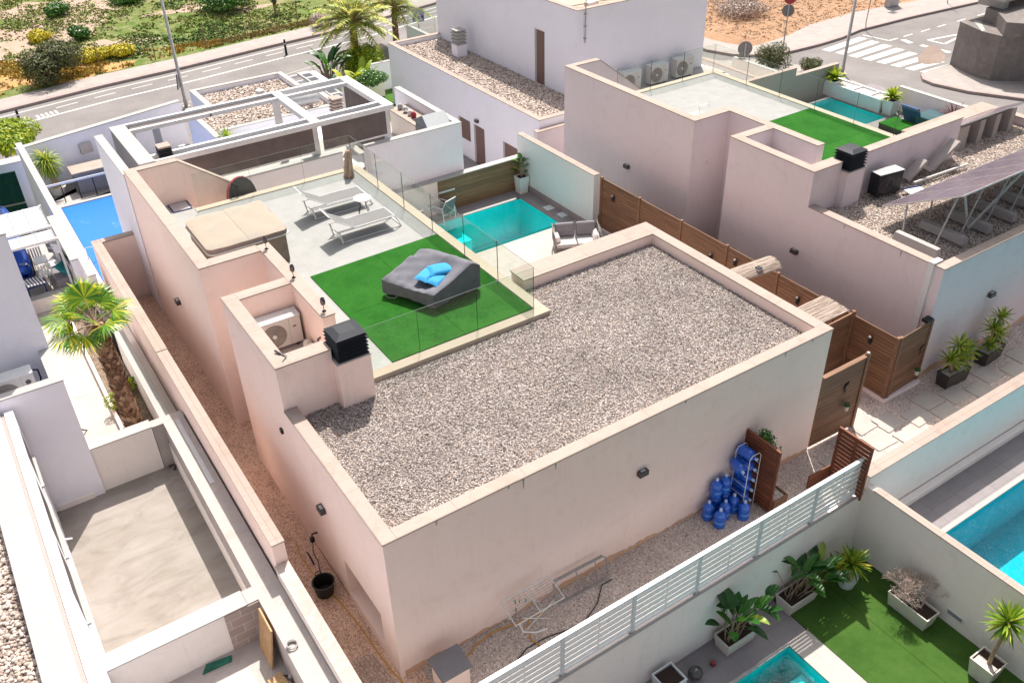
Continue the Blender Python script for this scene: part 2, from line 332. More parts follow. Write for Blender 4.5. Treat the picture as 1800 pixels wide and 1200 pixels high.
def solar_mat():
    t = NT('solar_cells'); b = t.N.new('ShaderNodeTexBrick'); b.offset = 0; b.inputs['Scale'].default_value = 1; b.inputs['Brick Width'].default_value = .158; b.inputs['Row Height'].default_value = .158
    b.inputs['Mortar Size'].default_value = .004; b.inputs['Color1'].default_value = (.13,.10,.13,1); b.inputs['Color2'].default_value = (.16,.125,.155,1); b.inputs['Mortar'].default_value = (.26,.22,.25,1)
    t.L.new(t.tc.outputs['Object'], b.inputs['Vector']); return t.fin(b.outputs['Color'], .22, .1, .6)
M['solar'] = solar_mat()
def block_mat():
    t = NT('concrete_blocks'); b = t.N.new('ShaderNodeTexBrick'); b.inputs['Scale'].default_value = 1; b.inputs['Brick Width'].default_value = .4; b.inputs['Row Height'].default_value = .2
    b.inputs['Mortar Size'].default_value = .012; b.inputs['Color1'].default_value = (.34,.27,.24,1); b.inputs['Color2'].default_value = (.42,.33,.29,1); b.inputs['Mortar'].default_value = (.50,.42,.38,1)
    t.L.new(t.vec(rot=(R(90),0,0)), b.inputs['Vector']); t.bump(b.outputs['Fac'], .4, .01); return t.fin(b.outputs['Color'], .9)
M['blocks'] = block_mat()
# ------------------------------------------------------------------ shared plant and stone makers
ICO_V = None
def ico():
    global ICO_V, ICO_F
    if ICO_V is None:
        bm = bmesh.new(); bmesh.ops.create_icosphere(bm, subdivisions=1, radius=1.0)
        ICO_V = np.array([v.co[:] for v in bm.verts]); ICO_F = np.array([[v.index for v in f.verts] for f in bm.faces]); bm.free()
    return ICO_V, ICO_F
def inside(pts, poly):
    x, y = pts[:,0], pts[:,1]; r = np.zeros(len(pts), bool); n = len(poly)
    for i in range(n):
        (x0,y0),(x1,y1) = poly[i], poly[(i+1)%n]
        c = ((y0 > y) != (y1 > y)); xi = (x1-x0)*(y-y0)/((y1-y0) if y1 != y0 else 1e-9)+x0; r ^= c & (x < xi)
    return r
def stones(name, poly, z, size, dens, mt, parent=None):
    v, f = ico(); p = np.array(poly); lo, hi = p.min(0), p.max(0)
    n = int((hi-lo).prod()*dens); pts = RNG.uniform(lo, hi, (n, 2)); pts = pts[inside(pts, poly)]; n = len(pts)
    s = size * RNG.uniform(.55, 1.35, (n,1)); sc = np.concatenate([s*RNG.uniform(.8,1.3,(n,1)), s*RNG.uniform(.6,1.0,(n,1)), s*RNG.uniform(.4,.75,(n,1))], 1)
    a = RNG.uniform(0, 2*np.pi, n); tl = RNG.uniform(-.5,.5,n)
    V = v[None]*sc[:,None,:]*(1+RNG.uniform(-.18,.18,(n,len(v),1)))
    ct, st = np.cos(tl)[:,None], np.sin(tl)[:,None]; X = V[...,0]*ct+V[...,2]*st; Z = -V[...,0]*st+V[...,2]*ct; Y = V[...,1]
    c, sn = np.cos(a)[:,None], np.sin(a)[:,None]
    W = np.stack([X*c-Y*sn+pts[:,0:1], X*sn+Y*c+pts[:,1:2], Z+z+size*RNG.uniform(.1,.75,(n,1))], -1).reshape(-1,3)
    F = (f[None]+(np.arange(n)*len(v))[:,None,None]).reshape(-1,3)
    return fast_mesh(name, W, F, mt, parent, origin=(lo[0], lo[1], z))
def leaf(mb, base, d, length, width, droop=.3, seg=4, mi=0, fold=.0, tip=.08, shape='lance'):
    # one arching leaf as a strip with a pointed end
    base = Vector(base); d = Vector(d).normalized(); side = d.cross(Vector((0,0,1)))
    side = side.normalized() if side.length > 1e-3 else Vector((1,0,0)); pts = []; p = base.copy(); dd = d.copy()
    for i in range(seg+1):
        t = i/seg
        w = {'lance': math.sin(math.pi*min(1,(t*.85+.15)))**.7 if t < 1 else tip, 'paddle': max(tip, math.sin(math.pi*(t**.8)))**.6 if 0 < t < 1 else .12, 'strap': (1-t)*.85+.15 if t<1 else tip}[shape] * width/2
        pts.append((p - side*w + Vector((0,0,fold*w)), p, p + side*w + Vector((0,0,fold*w))))
        p = p + dd*(length/seg); dd = (dd + Vector((0,0,-droop/seg*1.6))).normalized()
    vs = [q for row in pts for q in row]; fs = []
    for i in range(seg): a = i*3; fs += [(a,a+1,a+4,a+3),(a+1,a+2,a+5,a+4)]
    mb.add(vs, fs, mi)
def rosette(mb, c, n, length, width, lo=-.3, hi=1.2, droop=.25, rnd=random):
    for i in range(n):
        a = i*2.39996 + rnd.uniform(-.2,.2); e = lo + (hi-lo)*((i+.5)/n) + rnd.uniform(-.12,.12)
        d = Vector((math.cos(a)*math.cos(e), math.sin(a)*math.cos(e), math.sin(e))); leaf(mb, Vector(c)+d*.03, d, length*rnd.uniform(.8,1.1), width, droop, 4, fold=.5)
def leaf_cloud(name, centers, radii, n, size, mt, parent=None, squash=1.0, shell=.55, origin=None):
    # many small leaf faces spread through overlapping clumps
    ce = np.array([c[:] for c in centers], float); ra = np.array(radii, float); w = ra**2; k = RNG.choice(len(ce), n, p=w/w.sum())
    d = RNG.normal(size=(n,3)); d /= np.linalg.norm(d, axis=1, keepdims=True); r = RNG.uniform(shell, 1.05, (n,1))**.6
    P = ce[k] + d*r*ra[k][:,None]*np.array([1,1,squash]); nrm = d + RNG.normal(scale=.55, size=(n,3)) + np.array([0,0,.35]); nrm /= np.linalg.norm(nrm, axis=1, keepdims=True)
    t = np.cross(nrm, RNG.normal(size=(n,3))); t /= np.linalg.norm(t, axis=1, keepdims=True); b = np.cross(nrm, t); s = size*RNG.uniform(.6,1.3,(n,1))
    V = np.stack([P - t*s, P - b*s*.45, P + t*s, P + b*s*.45], 1).reshape(-1,3); F = np.arange(n*4).reshape(-1,4)
    return fast_mesh(name, V, F, mt, parent, origin=tuple(ce.mean(0)) if parent is None else (0,0,0))
def bush(name, label, cat, loc, r, h, n, size, mt, clumps=7, group=None, trunk_h=0, trunk_r=.06):
    t = thing(name, label, cat, loc, 0, group); L = Vector(loc); mb = MB(); cs = []; rs = []
    for i in range(clumps):
        a = i*2.4+random.uniform(-.3,.3); q = r*.62*math.sqrt((i+.3)/clumps); zc = trunk_h + h*(.42+.3*random.random())
        c = L + Vector((math.cos(a)*q, math.sin(a)*q, zc)); cs.append(c); rs.append(r*random.uniform(.36,.55))
        mb.tube([L+Vector((0,0,-.02)), L+Vector((0,0,trunk_h*.8+.05)), c*.6+(L+Vector((0,0,trunk_h+.1)))*.4, c], [trunk_r, trunk_r*.8, trunk_r*.5, trunk_r*.25], 6)
    mb.build('trunk' if trunk_h else 'stems', M['stem'], t); leaf_cloud('crown', cs, rs, n, size, mt, t, squash=min(1.2, h/r*.8)); return t
def pinnate(mb, base, d, length, n=34, ll=.42, droop=.9, w=.035, st=None):
    base = Vector(base); d = Vector(d).normalized(); p = base.copy(); dd = d.copy(); pts = [p.copy()]; K = 12
    for i in range(K): p = p+dd*(length/K); dd = (dd+Vector((0,0,-droop/K*(.6+i/K)))).normalized(); pts.append(p.copy())
    (st or mb).tube(pts, [.03*(1-i/(K+1))+.004 for i in range(K+1)], 5)
    for i in range(n):
        t = .15+.85*i/n; j = min(K-1, int(t*K)); q = pts[j].lerp(pts[j+1], t*K-j); ax = (pts[j+1]-pts[j]).normalized(); sd_ = ax.cross(Vector((0,0,1)))
        sd_ = sd_.normalized() if sd_.length > .01 else Vector((1,0,0))
        for s in (-1, 1):
            e = (sd_*s + ax*.55 + Vector((0,0,random.uniform(-.25,.3)))).normalized(); leaf(mb, q, e, ll*math.sin(math.pi*(.15+.8*t))*random.uniform(.85,1.1), w, .5, 2, shape='strap')
def planter_box(t, x0, y0, x1, y1, z0, z1, mt, th=.025, soil='soil', inset=0.0, fill=.05):
    m = MB(); b = inset
    o = [(x0,y0),(x1,y0),(x1,y1),(x0,y1)]; ob = [(x0+b,y0+b),(x1-b,y0+b),(x1-b,y1-b),(x0+b,y1-b)]; i_ = [(x0+th,y0+th),(x1-th,y0+th),(x1-th,y1-th),(x0+th,y1-th)]
    vs = [(p[0],p[1],z0) for p in ob]+[(p[0],p[1],z1) for p in o]+[(p[0],p[1],z1) for p in i_]+[(p[0],p[1],z1-fill-.02) for p in i_]
    fs = [(3,2,1,0)]+[(k,(k+1)%4,4+(k+1)%4,4+k) for k in range(4)]+[(4+k,4+(k+1)%4,8+(k+1)%4,8+k) for k in range(4)]+[(8+k,8+(k+1)%4,12+(k+1)%4,12+k) for k in range(4)]
    m.add(vs, fs).build('container', M[mt], t)
    MB().sheet([(x0+th+.001,y0+th+.001),(x1-th-.001,y0+th+.001),(x1-th-.001,y1-th-.001),(x0+th+.001,y1-th-.001)], z1-fill).build('soil', M[soil], t)
def wall_thing(name, label, cat, boxes, caps, mt, capm, ct=.03, ov=.012, base=None, bevel=.006, extra=None):
    b0 = boxes[0]; t = thing(name, label, cat, base or ((b0[0]+b0[3])/2, (b0[1]+b0[4])/2, b0[2]))
    m = MB(); [m.box(*b) for b in boxes]; m.build('wall', mt, t)
    if caps:
        m = MB(); [m.box(c[0]-ov, c[1]-ov, c[2], c[3]+ov, c[4]+ov, c[2]+ct) for c in caps]; m.build('coping', capm, t, bevel=bevel)
    return t
def lamp_box(t, c, n, name='wall_lamp'):
    # small box light fixed on a wall; n is the wall's outward axis
    c = Vector(c); n = Vector(n); m = MB(); sx, sy = (.11,.22) if abs(n.x) > .5 else (.22,.11)
    m.box(c.x-sx/2+n.x*sx/2, c.y-sy/2+n.y*sy/2, c.z-.06, c.x+sx/2+n.x*sx/2, c.y+sy/2+n.y*sy/2, c.z+.06)
    o = m.build(name, M['dark'], t, bevel=.008)
    m = MB(); m.box(c.x-sx*.25+n.x*sx/2, c.y-sy*.25+n.y*sy/2, c.z+.061, c.x+sx*.25+n.x*sx/2, c.y+sy*.25+n.y*sy/2, c.z+.066); m.build('lens', M['greymetal'], o); return o
# ================================================================== GROUND AND STREETS
MB().sheet([(-40,-12),(110,-12),(110,140),(-60,140)], -3.6).build('ground', M['field'])
struct(bpy.data.objects['ground'], 'bare sandy ground reaching to the edge of the view')
# far street (curving gently), its lines, kerb and pavement, all at street level
RZ = -1.5
def strip(name, top, bot, z, mt, z0=None, label=None):
    m = MB(); n = len(top); vs = [(p[0],p[1],z) for p in top]+[(p[0],p[1],z) for p in bot]
    fs = [(i, n+i, n+i+1, i+1) for i in range(n-1)]; m.add(vs, fs)
    if z0 is not None:
        m.add([(p[0],p[1],z) for p in bot]+[(p[0],p[1],z0) for p in bot], [(i, n+i, n+i+1, i+1) for i in range(n-1)])
    o = m.build(name, mt); return struct(o, label)
K1 = [(-14,48.3),(2.4,49.95),(7.6,50.85),(11.8,51.25),(17.5,52.1),(21.9,52.6),(29.4,54.35),(38,57),(50,61.5)]   # far kerb line of the curving street
def off(l, dy): return [(x, y+dy) for x, y in l]
base = MB().sheet([(-14,36),(2,37),(14,38.5),(17.5,36),(36,26),(36,20),(42,12),(110,12),(110,36),(48,36.4),(38,39),(34,46),(38,57),(50,61.5)]+K1[::-1][1:], RZ+.0).build('road', M['asphalt'])
struct(base, 'grey asphalt street curving behind the villas to the crossing')
for nm, a, b_, mt in (('pavement', .0, 1.85, 'pave'),):
    m = MB(); n = len(K1); top = off(K1, b_); bot = off(K1, .35)
    m.add([(p[0],p[1],RZ+.13) for p in top]+[(p[0],p[1],RZ+.13) for p in bot], [(i, n+i, n+i+1, i+1) for i in range(n-1)])
    struct(m.build('pavement', M[mt]), 'narrow slab pavement between the street and the weedy field')
m = MB(); top = off(K1, .34); bot = off(K1, 0); n = len(K1)
m.add([(p[0],p[1],RZ+.14) for p in top]+[(p[0],p[1],RZ+.14) for p in bot]+[(p[0],p[1],RZ-.05) for p in bot], [(i,n+i,n+i+1,i+1) for i in range(n-1)]+[(n+i,2*n+i,2*n+i+1,n+i+1) for i in range(n-1)])
struct(m.build('kerb', M['kerb']), 'dark kerb along the far side of the curving street')
FT = [(x-1, 140) for x, y in K1]
strip('field', FT, off(K1, 1.85), RZ+.1, M['field'], label='green and sandy rough field beyond the street')
def blob(cx, cy, rx, ry, seed, n=40):
    random.seed(seed); ph = [random.uniform(0,6.28) for _ in range(4)]; return [(cx+rx*math.cos(a)*(1+.22*math.sin(3*a+ph[0])+.13*math.sin(7*a+ph[1])+.08*math.sin(13*a+ph[2])), cy+ry*math.sin(a)*(1+.22*math.sin(3*a+ph[0])+.13*math.sin(7*a+ph[1])+.08*math.sin(13*a+ph[2]))) for a in [2*math.pi*i/n for i in range(n)]]
sandy = stucco('sandy_soil', (.40,.295,.235), .18, (.22,.21,.10,1), .9, .8); ochre = stucco('ochre_dry_ground', (.42,.25,.11), .22, (.40,.33,.08,1), .9, .8)
for k_, (a_, mt_, l_) in enumerate(((blob(5.5,62.5,4.2,4.2,1),sandy,'bare sandy patch at the left of the weedy field'),(blob(9.5,69,4.5,3.5,2),sandy,'bare sandy patch high in the left of the weedy field'),(blob(9.3,58.0,2.6,1.6,3),sandy,'small bare patch near the yellow mounds'),(blob(19,61,1.6,.7,4),sandy,'thin bare streak in the green of the field'),(blob(15.5,63.5,2.0,.8,6),sandy,'bare streak in the middle of the field'),(blob(5.0,55.0,4.6,2.4,5),ochre,'ochre dry ground at the left street edge of the field'))):
    struct(MB().sheet(a_, RZ+.104+.002*k_).build('bare_ground', mt_), l_)
# painted lines of the far street
m = MB()
def line(m, pts, w, z=RZ+.005):
    for i in range(len(pts)-1):
        a, b = Vector(pts[i]), Vector(pts[i+1]); d = (b-a).normalized(); s = Vector((-d.y, d.x))*w/2
        m.add([(a.x-s.x,a.y-s.y,z),(b.x-s.x,b.y-s.y,z),(b.x+s.x,b.y+s.y,z),(a.x+s.x,a.y+s.y,z)], [(0,1,2,3)])
line(m, off(K1, -.55), .10); line(m, off(K1, -2.25), .14)
E1 = off(K1, -1.25)
def at_len(l, s):
    for i in range(len(l)-1):
        a, b = Vector(l[i]), Vector(l[i+1]); L_ = (b-a).length
        if s <= L_: return a + (b-a)*(s/L_)
        s -= L_
    return Vector(l[-1])
for k in range(20): line(m, [at_len(E1, 3+k*1.95+16), at_len(E1, 3+k*1.95+17.1)], .08)
line(m, [(3.4,44.95),(7.7,45.5),(10.5,45.85),(16,46.9),(22,48.2)], .05)
for k in range(5): m.obox((3.9+.22*k, 48.35+.05*k, RZ+.004), (.12,.5,.004), .1)
struct(m.build('road_marking', M['paint']), 'white lane lines and bicycle lane dashes painted on the curving street')
# crossing and junction to the right
m = MB(); A0, A1 = Vector((41.75,32.25)), Vector((42.75,26.75))
for k in range(8):
    p = A0.lerp(A1, k/7); q = p + Vector((3.55-.18*k, .32-.07*k)); w = Vector((.04,-.25))
    m.add([(p.x-w.x,p.y-w.y,RZ+.005),(q.x-w.x,q.y-w.y,RZ+.005),(q.x+w.x,q.y+w.y,RZ+.005),(p.x+w.x,p.y+w.y,RZ+.005)], [(3,2,1,0)])
line(m, [(45.7,32.95),(45.94,31.33),(46.7,31.34)], .12)
for a, b in (((46.7,31.0),(46.5,30.3)),((46.6,29.75),(46.65,29.05)),((46.65,28.75),(46.7,28.0))): line(m, [a,b], .34)
line(m, [(47.7,30.1),(50.7,29.6),(47.8,29.1),(47.7,30.1)], .16)
for x in (47.2, 48.8, 50.3, 52.2, 54.2, 56.2, 58.4): line(m, [(x,31.33),(x+.85,31.36)], .1)
struct(m.build('zebra_crossing', M['paint']), 'white zebra stripes, give way triangle and dashes painted at the junction')
K2 = [(60,32.7),(50.6,33.35),(46.1,33.45),(44.1,33.1),(42.1,33.0),(39.5,33.1),(38,33.7),(37.05,34.6),(36.5,36.1),(36.6,38),(37.6,41)]
K2o = [(60,34.8),(52.1,35.7),(48.8,36.1),(44.5,35.9),(42,35.2),(40.2,35.0),(38.9,35.0),(38.3,36.0),(38.0,37.2),(38.0,38.5),(38.6,41)]
def lift(name, inner, outer, h, label, mat_='pave', kw=.22):
    n = len(inner); m = MB()
    ci = [tuple(Vector(i)+(Vector(o)-Vector(i)).normalized()*kw) for i, o in zip(inner, outer)]
    m.add([(p[0],p[1],RZ+h) for p in outer]+[(p[0],p[1],RZ+h) for p in ci], [(i,n+i,n+i+1,i+1) for i in range(n-1)])
    for i in range(n-1): pass
    struct(m.build(name, M[mat_]), label)
    m = MB(); m.add([(p[0],p[1],RZ+h+.006) for p in ci]+[(p[0],p[1],RZ+h+.006) for p in inner]+[(p[0],p[1],RZ-.03) for p in inner], [(i,n+i,n+i+1,i+1) for i in range(n-1)]+[(n+i,2*n+i,2*n+i+1,n+i+1) for i in range(n-1)])
    struct(m.build('kerb', M['kerb']), label.replace('pavement', 'kerb of the pavement'))
lift('pavement', K2, K2o, .13, 'pavement curving round the dry field at the junction')
K2f = [(110,34.8)]+K2o+[(40,60),(60,90),(110,90)]
struct(MB().sheet([(x,y) for x,y in K2f], RZ+.09).build('dry_field', M['straw']), 'dry straw coloured field on the far side of the junction')
K3 = [(46.5,27.1),(45,26.5),(43.05,26.6),(42.1,26.5),(41.55,26.0),(41.4,25.3),(41.75,23.6),(42.9,21.4),(44.5,19),(48,14.5)]
K3o = [(110,27.2),(110,26.6),(110,26),(110,25),(110,24),(110,23),(110,22),(110,20),(110,18),(110,14)]
lift('pavement', K3, K3o, .13, 'pavement corner in front of the dark rough building')
struct(MB().sheet([(43.9,27.5),(44.8,27.2),(45.6,27.5),(46.6,28.3),(47.2,29.3),(46.6,29.4),(45.6,28.9),(44.6,28.5),(44.0,28.0)], RZ+.006).build('sand_patch', stucco('spilled_sand', (.26,.20,.17), .25, (.20,.18,.17,1), .9)), 'spilled sand on the road beside the zebra crossing')
# level pads of the plots
def pad(name, pts, z0, z1, mt, label):
    return struct(MB().prism(pts, z0, z1).build(name, M[mt]), label)
pad('gravel_path', [(2.3,7.7),(3.9,7.7),(3.9,25.4),(2.3,25.4)], -2.0, 0.0, 'gravelred', 'fine red gravel path along the left wall of the peach villa')
pad('gravel_yard', [(3.9,7.82),(13.6,7.82),(13.6,9.9),(3.9,9.9)], -2.0, -.002, 'gravelgrey', 'gravel yard behind the peach villa')
pad('gravel_yard', [(13.6,8.1),(34,8.1),(34,10.2),(16.6,10.2),(16.6,15.5),(13.6,15.5)], -2.0, .002, 'gravelgrey', 'gravel strip with stepping slabs between the two peach villas')

# ================================================================== THE TWO PEACH VILLAS (same plan)
def villa(D, wallm, nbr):
    dx, dy, dz = D
    t = thing('villa', 'peach villa in the middle with a wide pebble roof and white roof terrace' if not nbr else 'beige villa on the right with solar panels on its pebble roof', 'house', (3.53+dx, 9.43+dy, dz))
    def X(m): m.v = [(x+dx, y+dy, z+dz) for x, y, z in m.v]; return m
    sh = lambda pts: [(x+dx, y+dy) for x, y in pts]
    m = MB(); xr = 14.0; yb = 15.38
    nL = [(3.53,24.12),(3.53,17.95),(4.94,17.95),(4.94,16.5),(3.53,16.5)]
    rest = [(xr,9.43),(xr,yb),(9.78,yb),(9.78,23.43),(4.9,23.43),(4.9,24.12)]
    if nbr: rest = [(xr,9.43),(xr,yb),(9.78,yb),(9.78,23.43),(4.9,23.43),(4.9,24.12)]
    door = [(3.53,11.52),(3.78,11.52),(3.78,10.02),(3.53,10.02)]
    if nbr: m.prism(nL+[(3.53,9.43)]+rest, 0-.4, 3.10)
    else:
        m.prism(nL+[(3.53,9.43)]+rest, -.4, .22)
        m.prism(nL+door+[(3.53,9.43)]+rest, .22, 1.12)
        m.prism(nL+[(3.53,9.43)]+rest, 1.12, 3.10)
    # roof parapets
    m.box(3.53,9.43,3.10,3.77,13.5,3.36); m.box(3.77,9.43,3.10,xr-.26,9.66,3.36); m.box(xr-.26,9.43,3.10,xr,yb,3.36)
    m.box(9.9,14.82,3.10,xr-.26,15.38,3.36)
    # plant enclosure, stair walls
    Z = 4.34
    m.box(3.53,13.5,3.10,3.80,16.5,Z); m.box(3.80,16.22,3.10,4.94,16.5,Z); m.box(4.94,14.6,3.10,5.2,18.2,Z); m.box(3.80,13.5,3.10,4.62,13.84,Z)
    m.box(3.53,17.95,3.10,3.80,24.12,Z); m.box(3.80,17.95,3.10,4.94,18.25,Z)
    # back wall with its sloping stair part
    m.add([(3.53,24.12,3.1),(3.53,24.34,3.1),(3.53,24.34,Z),(3.53,24.12,Z),(4.9,24.12,-.4),(4.9,24.34,-.4),(4.9,24.34,Z),(4.9,24.12,Z)], [(0,1,2,3),(0,3,7,4),(1,5,6,2),(2,6,7,3)])
    m.add([(4.9,24.12,-.4),(4.9,24.34,-.4),(4.9,24.34,Z),(4.9,24.12,Z),(7.2,24.12,-.4),(7.2,24.34,-.4),(7.2,24.34,2.62),(7.2,24.12,2.62)], [(0,3,7,4),(1,5,6,2),(2,6,7,3),(4,7,6,5)])
    m.box(3.53,24.122,-.4,4.9,24.338,3.1)
    m.box(7.2,23.43,-.4,9.78,23.6,2.0)
    if nbr: m.box(5.30,13.54,3.10,9.86,13.80,Z)
    X(m).build('wall', wallm, t)
    # copings
    m = MB(); c = .032; o = .014; z = 3.36
    m.box(3.53-o,9.43-o,z,3.77+o,13.5,z+c); m.box(3.77+o,9.43-o,z,xr+o,9.66+o,z+c); m.box(xr-.26-o,9.66+o,z,xr+o,yb+o,z+c)
    m.box(9.86,14.80,z,xr-.26-o,15.38+o,z+c)
    z = Z
    m.box(3.53-o,13.5-o,z,3.80+o,16.5+o,z+c); m.box(3.80+o,16.22-o,z,4.94-o,16.5+o,z+c); m.box(4.94-o,14.6-o,z,5.2+o,18.2+o,z+c); m.box(3.80+o,13.5-o,z,4.63,13.84+o,z+c)
    m.box(3.53-o,17.95-o,z,3.80+o,24.34+o,z+c); m.box(3.80+o,17.95-o,z,4.94-o,18.25+o,z+c); m.box(3.80+o,24.12-o,z,4.9,24.34+o,z+c)
    m.add([(4.9,24.12-o,z),(4.9,24.34+o,z),(4.9,24.34+o,z+c),(4.9,24.12-o,z+c),(7.2,24.12-o,2.62),(7.2,24.34+o,2.62),(7.2,24.34+o,2.62+c),(7.2,24.12-o,2.62+c)], [(0,3,7,4),(1,5,6,2),(2,6,7,3),(4,7,6,5)])
    if nbr: m.box(5.31,13.54-o,z,9.86+o,13.80+o,z+c)
    X(m).build('parapet_cap', M['cap'], t, bevel=.006)
    # terrace slab, border
    m = MB(); m.prism([(5.2,13.66),(9.53,13.66),(9.53,23.2),(4.9,23.2),(4.9,24.1),(3.8,24.1),(3.8,18.25),(5.2,18.25)], 3.1, 3.2); X(m).build('terrace_floor', M['floorwhite'], t)
    m = MB(); m.box(3.8,13.84,3.1,4.94,16.22,3.115); m.box(4.94,13.84,3.1,5.2,14.6,3.115); X(m).build('enclosure_floor', M['rawcement'], t)
    m = MB()
    m.box(9.53,13.9 if not nbr else 13.8,3.1,9.785,23.2,3.222); m.box(4.9,23.2,3.1,9.785,23.445,3.222)
    if not nbr: m.box(5.31,13.64,3.1,9.785,13.9,3.222)
    X(m).build('terrace_border', M['border'], t, bevel=.004)
    # chimney with louvred cowl
    ch = X(MB().box(4.62,13.26,3.1,5.30,13.85,4.11)).build('chimney', wallm, t)
    X(MB().box(4.605,13.245,4.11,5.315,13.865,4.14)).build('chimney_cap', M['rawcement'], ch)
    m = MB(); m.box(4.72,13.32,4.14,5.22,13.78,4.62)
    for k in range(6):
        zz = 4.165+.080*k; a, b_, h = .075, .0, .055
        x0,x1,y0,y1 = 4.72,5.22,13.32,13.78
        m.add([(x0-a,y0-a,zz),(x1+a,y0-a,zz),(x1+a,y1+a,zz),(x0-a,y1+a,zz),(x0,y0,zz+h),(x1,y0,zz+h),(x1,y1,zz+h),(x0,y1,zz+h)], [(0,3,2,1),(0,1,5,4),(1,2,6,5),(2,3,7,6),(3,0,4,7)])
    cw = X(m).build('cowl', M['black'], ch)
    m = MB(); zz=4.62; m.add([(4.66,13.26,zz),(5.28,13.26,zz),(5.28,13.84,zz),(4.66,13.84,zz),(4.80,13.40,zz+.06),(5.14,13.40,zz+.06),(5.14,13.70,zz+.06),(4.80,13.70,zz+.06)], [(0,3,2,1),(4,5,6,7),(0,1,5,4),(1,2,6,5),(2,3,7,6),(3,0,4,7)])
    X(m).build('cowl_cap', M['capblack'], ch)
    # roof pebbles
    poly = [(3.79,9.68),(xr-.28,9.68),(xr-.28,14.80),(9.80,14.80),(9.80,13.62),(5.32,13.62),(5.32,13.24),(4.6,13.24),(4.6,13.48),(3.79,13.48)] if not nbr else [(3.79,9.68),(xr-.28,9.68),(xr-.28,14.80),(9.88,14.80),(9.88,13.52),(5.32,13.52),(5.32,13.24),(4.6,13.24),(4.6,13.48),(3.79,13.48)]
    X(MB().sheet(poly, 3.106)).build('roof_bed', M['stonebase'], t)
    tag(stones('roof_gravel', sh(poly), 3.105+dz, .0175 if not nbr else .024, 2100 if not nbr else 1050, M['stonegrey'] if not nbr else M['stonewarm'], t), kind='stuff')
    return t
house = villa((0,0,0), M['peach'], False)
nb = villa((14.72,.3,-.17), M['nbrpeach'], True)
for n_, u, v in (('a',1127,828),): p = GY(u,v,9.43); lamp_box(house, p, (0,-1,0))
for u, v in ((569,893),(316,529)): lamp_box(house, GX(u,v,3.53), (-1,0,0))
for u, v in ((1103,292),(1398,441)): lamp_box(nb, GX(u,v,18.25), (-1,0,0))
lamp_box(nb, GY(1740,516,9.73), (0,-1,0))
# grime with its own shape: drips below coping joints; warm bounced light painted along the wall foot
drip = stucco('grime_drip', (.44,.34,.30), .12); bounce_tint = stucco('bounce_band', (.66,.42,.29), .14, (.45,.31,.24,1), .8)
def drips(t, spots, zt, y=None, x=None):
    random.seed(77); m = MB()
    for s, w, l in spots:
        n = 7; L_, R_ = [], []
        for i in range(n+1):
            q = i/n; ww = w/2*(1-.75*q)*random.uniform(.75,1.2); cc = s+random.uniform(-.006,.006); z = zt-l*q; L_.append((cc-ww, z)); R_.append((cc+ww, z))
        pts = L_+R_[::-1]; m.add([(a, y-.002, z) if y is not None else (x-.002, a, z) for a, z in pts], [tuple(range(len(pts)))])
    m.build('drip_stain', drip, t)
drips(house, [(s, .05, l) for s, l in ((GY(920,851,9.43).x,.22),(GY(977,817,9.43).x,.14),(GY(767,920,9.43).x,.10),(9.9,.07),(12.6,.10),(13.4,.06),(5.9,.06))], 3.345, y=9.43)
drips(nb, [(s, .06, l) for s, l in ((10.9,.16),(12.6,.10),(17.6,.12))], 3.17, x=18.25)
def bounce_band(t, a, b, h, fixed, along='x', seed=5):
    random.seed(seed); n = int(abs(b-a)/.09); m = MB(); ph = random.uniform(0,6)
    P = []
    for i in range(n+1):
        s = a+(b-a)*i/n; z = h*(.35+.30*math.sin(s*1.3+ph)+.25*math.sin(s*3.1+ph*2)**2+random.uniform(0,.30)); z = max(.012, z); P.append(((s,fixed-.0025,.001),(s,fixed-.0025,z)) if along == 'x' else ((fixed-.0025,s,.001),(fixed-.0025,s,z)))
    m.add([q for p in P for q in p], [(2*i,2*i+2,2*i+3,2*i+1) for i in range(n)]); m.build('painted_bounce', bounce_tint, t)
bounce_band(house, 3.6, 13.98, .17, 9.43); bounce_band(house, 13.4, 11.6, .12, 3.53, 'y', 6); bounce_band(nb, 18.4, 28.6, .22, 9.73, 'x', 8)
# recessed door and pipe vent in the left wall
m = MB(); m.box(3.775,10.03,.225,3.779,11.51,1.11); m.build('door_panel', plain('recess_panel', (.40,.28,.23), .7), house)
p = GX(497,756,3.53); MB().obox(p+Vector((-.02,0,0)), (.06,.10,.10)).build('vent_spout', M['rubber'], house)
# white drain trunking on the corner of the right villa
m = MB(); x = 18.25; m.box(x-.05,9.98,-.1,x,10.13,3.19); m.box(x-.05,9.98,3.23,x+.28,10.13,3.27); m.box(x-.05,9.98,3.19,x-.0145,10.13,3.23)
m.build('cable_trunking', M['whitemetal'], nb)
# ------------------------------------------------------------------ glass railings
def railing(label, runs, D=(0,0,0), ztop=4.25, z0=3.2):
    dx, dy, dz = D; t = thing('glass_railing', label, 'glass railing', (runs[0][0][0]+dx, runs[0][0][1]+dy, z0+dz))
    for run in runs:
        for (x0,y0),(x1,y1) in zip(run[:-1], run[1:]):
            a, b = Vector((x0+dx,y0+dy,0)), Vector((x1+dx,y1+dy,0)); d = (b-a).normalized(); s = Vector((-d.y,d.x,0))*.007; a = a+d*.006; b = b-d*.006
            vs = []
            for z in (z0+dz, ztop+dz): vs += [(a-s)[:2]+(z,), (b-s)[:2]+(z,), (b+s)[:2]+(z,), (a+s)[:2]+(z,)]
            vs = [tuple(q) for q in vs]; m = MB(); m.add(vs, [(0,1,5,4)], 0); m.add(vs, [(2,3,7,6)], 0); m.add(vs, [(4,5,6,7),(3,0,4,7),(1,2,6,5)], 1)
            m.build('glass_panel', [M['glass'], M['glassedge']], t)
    return t
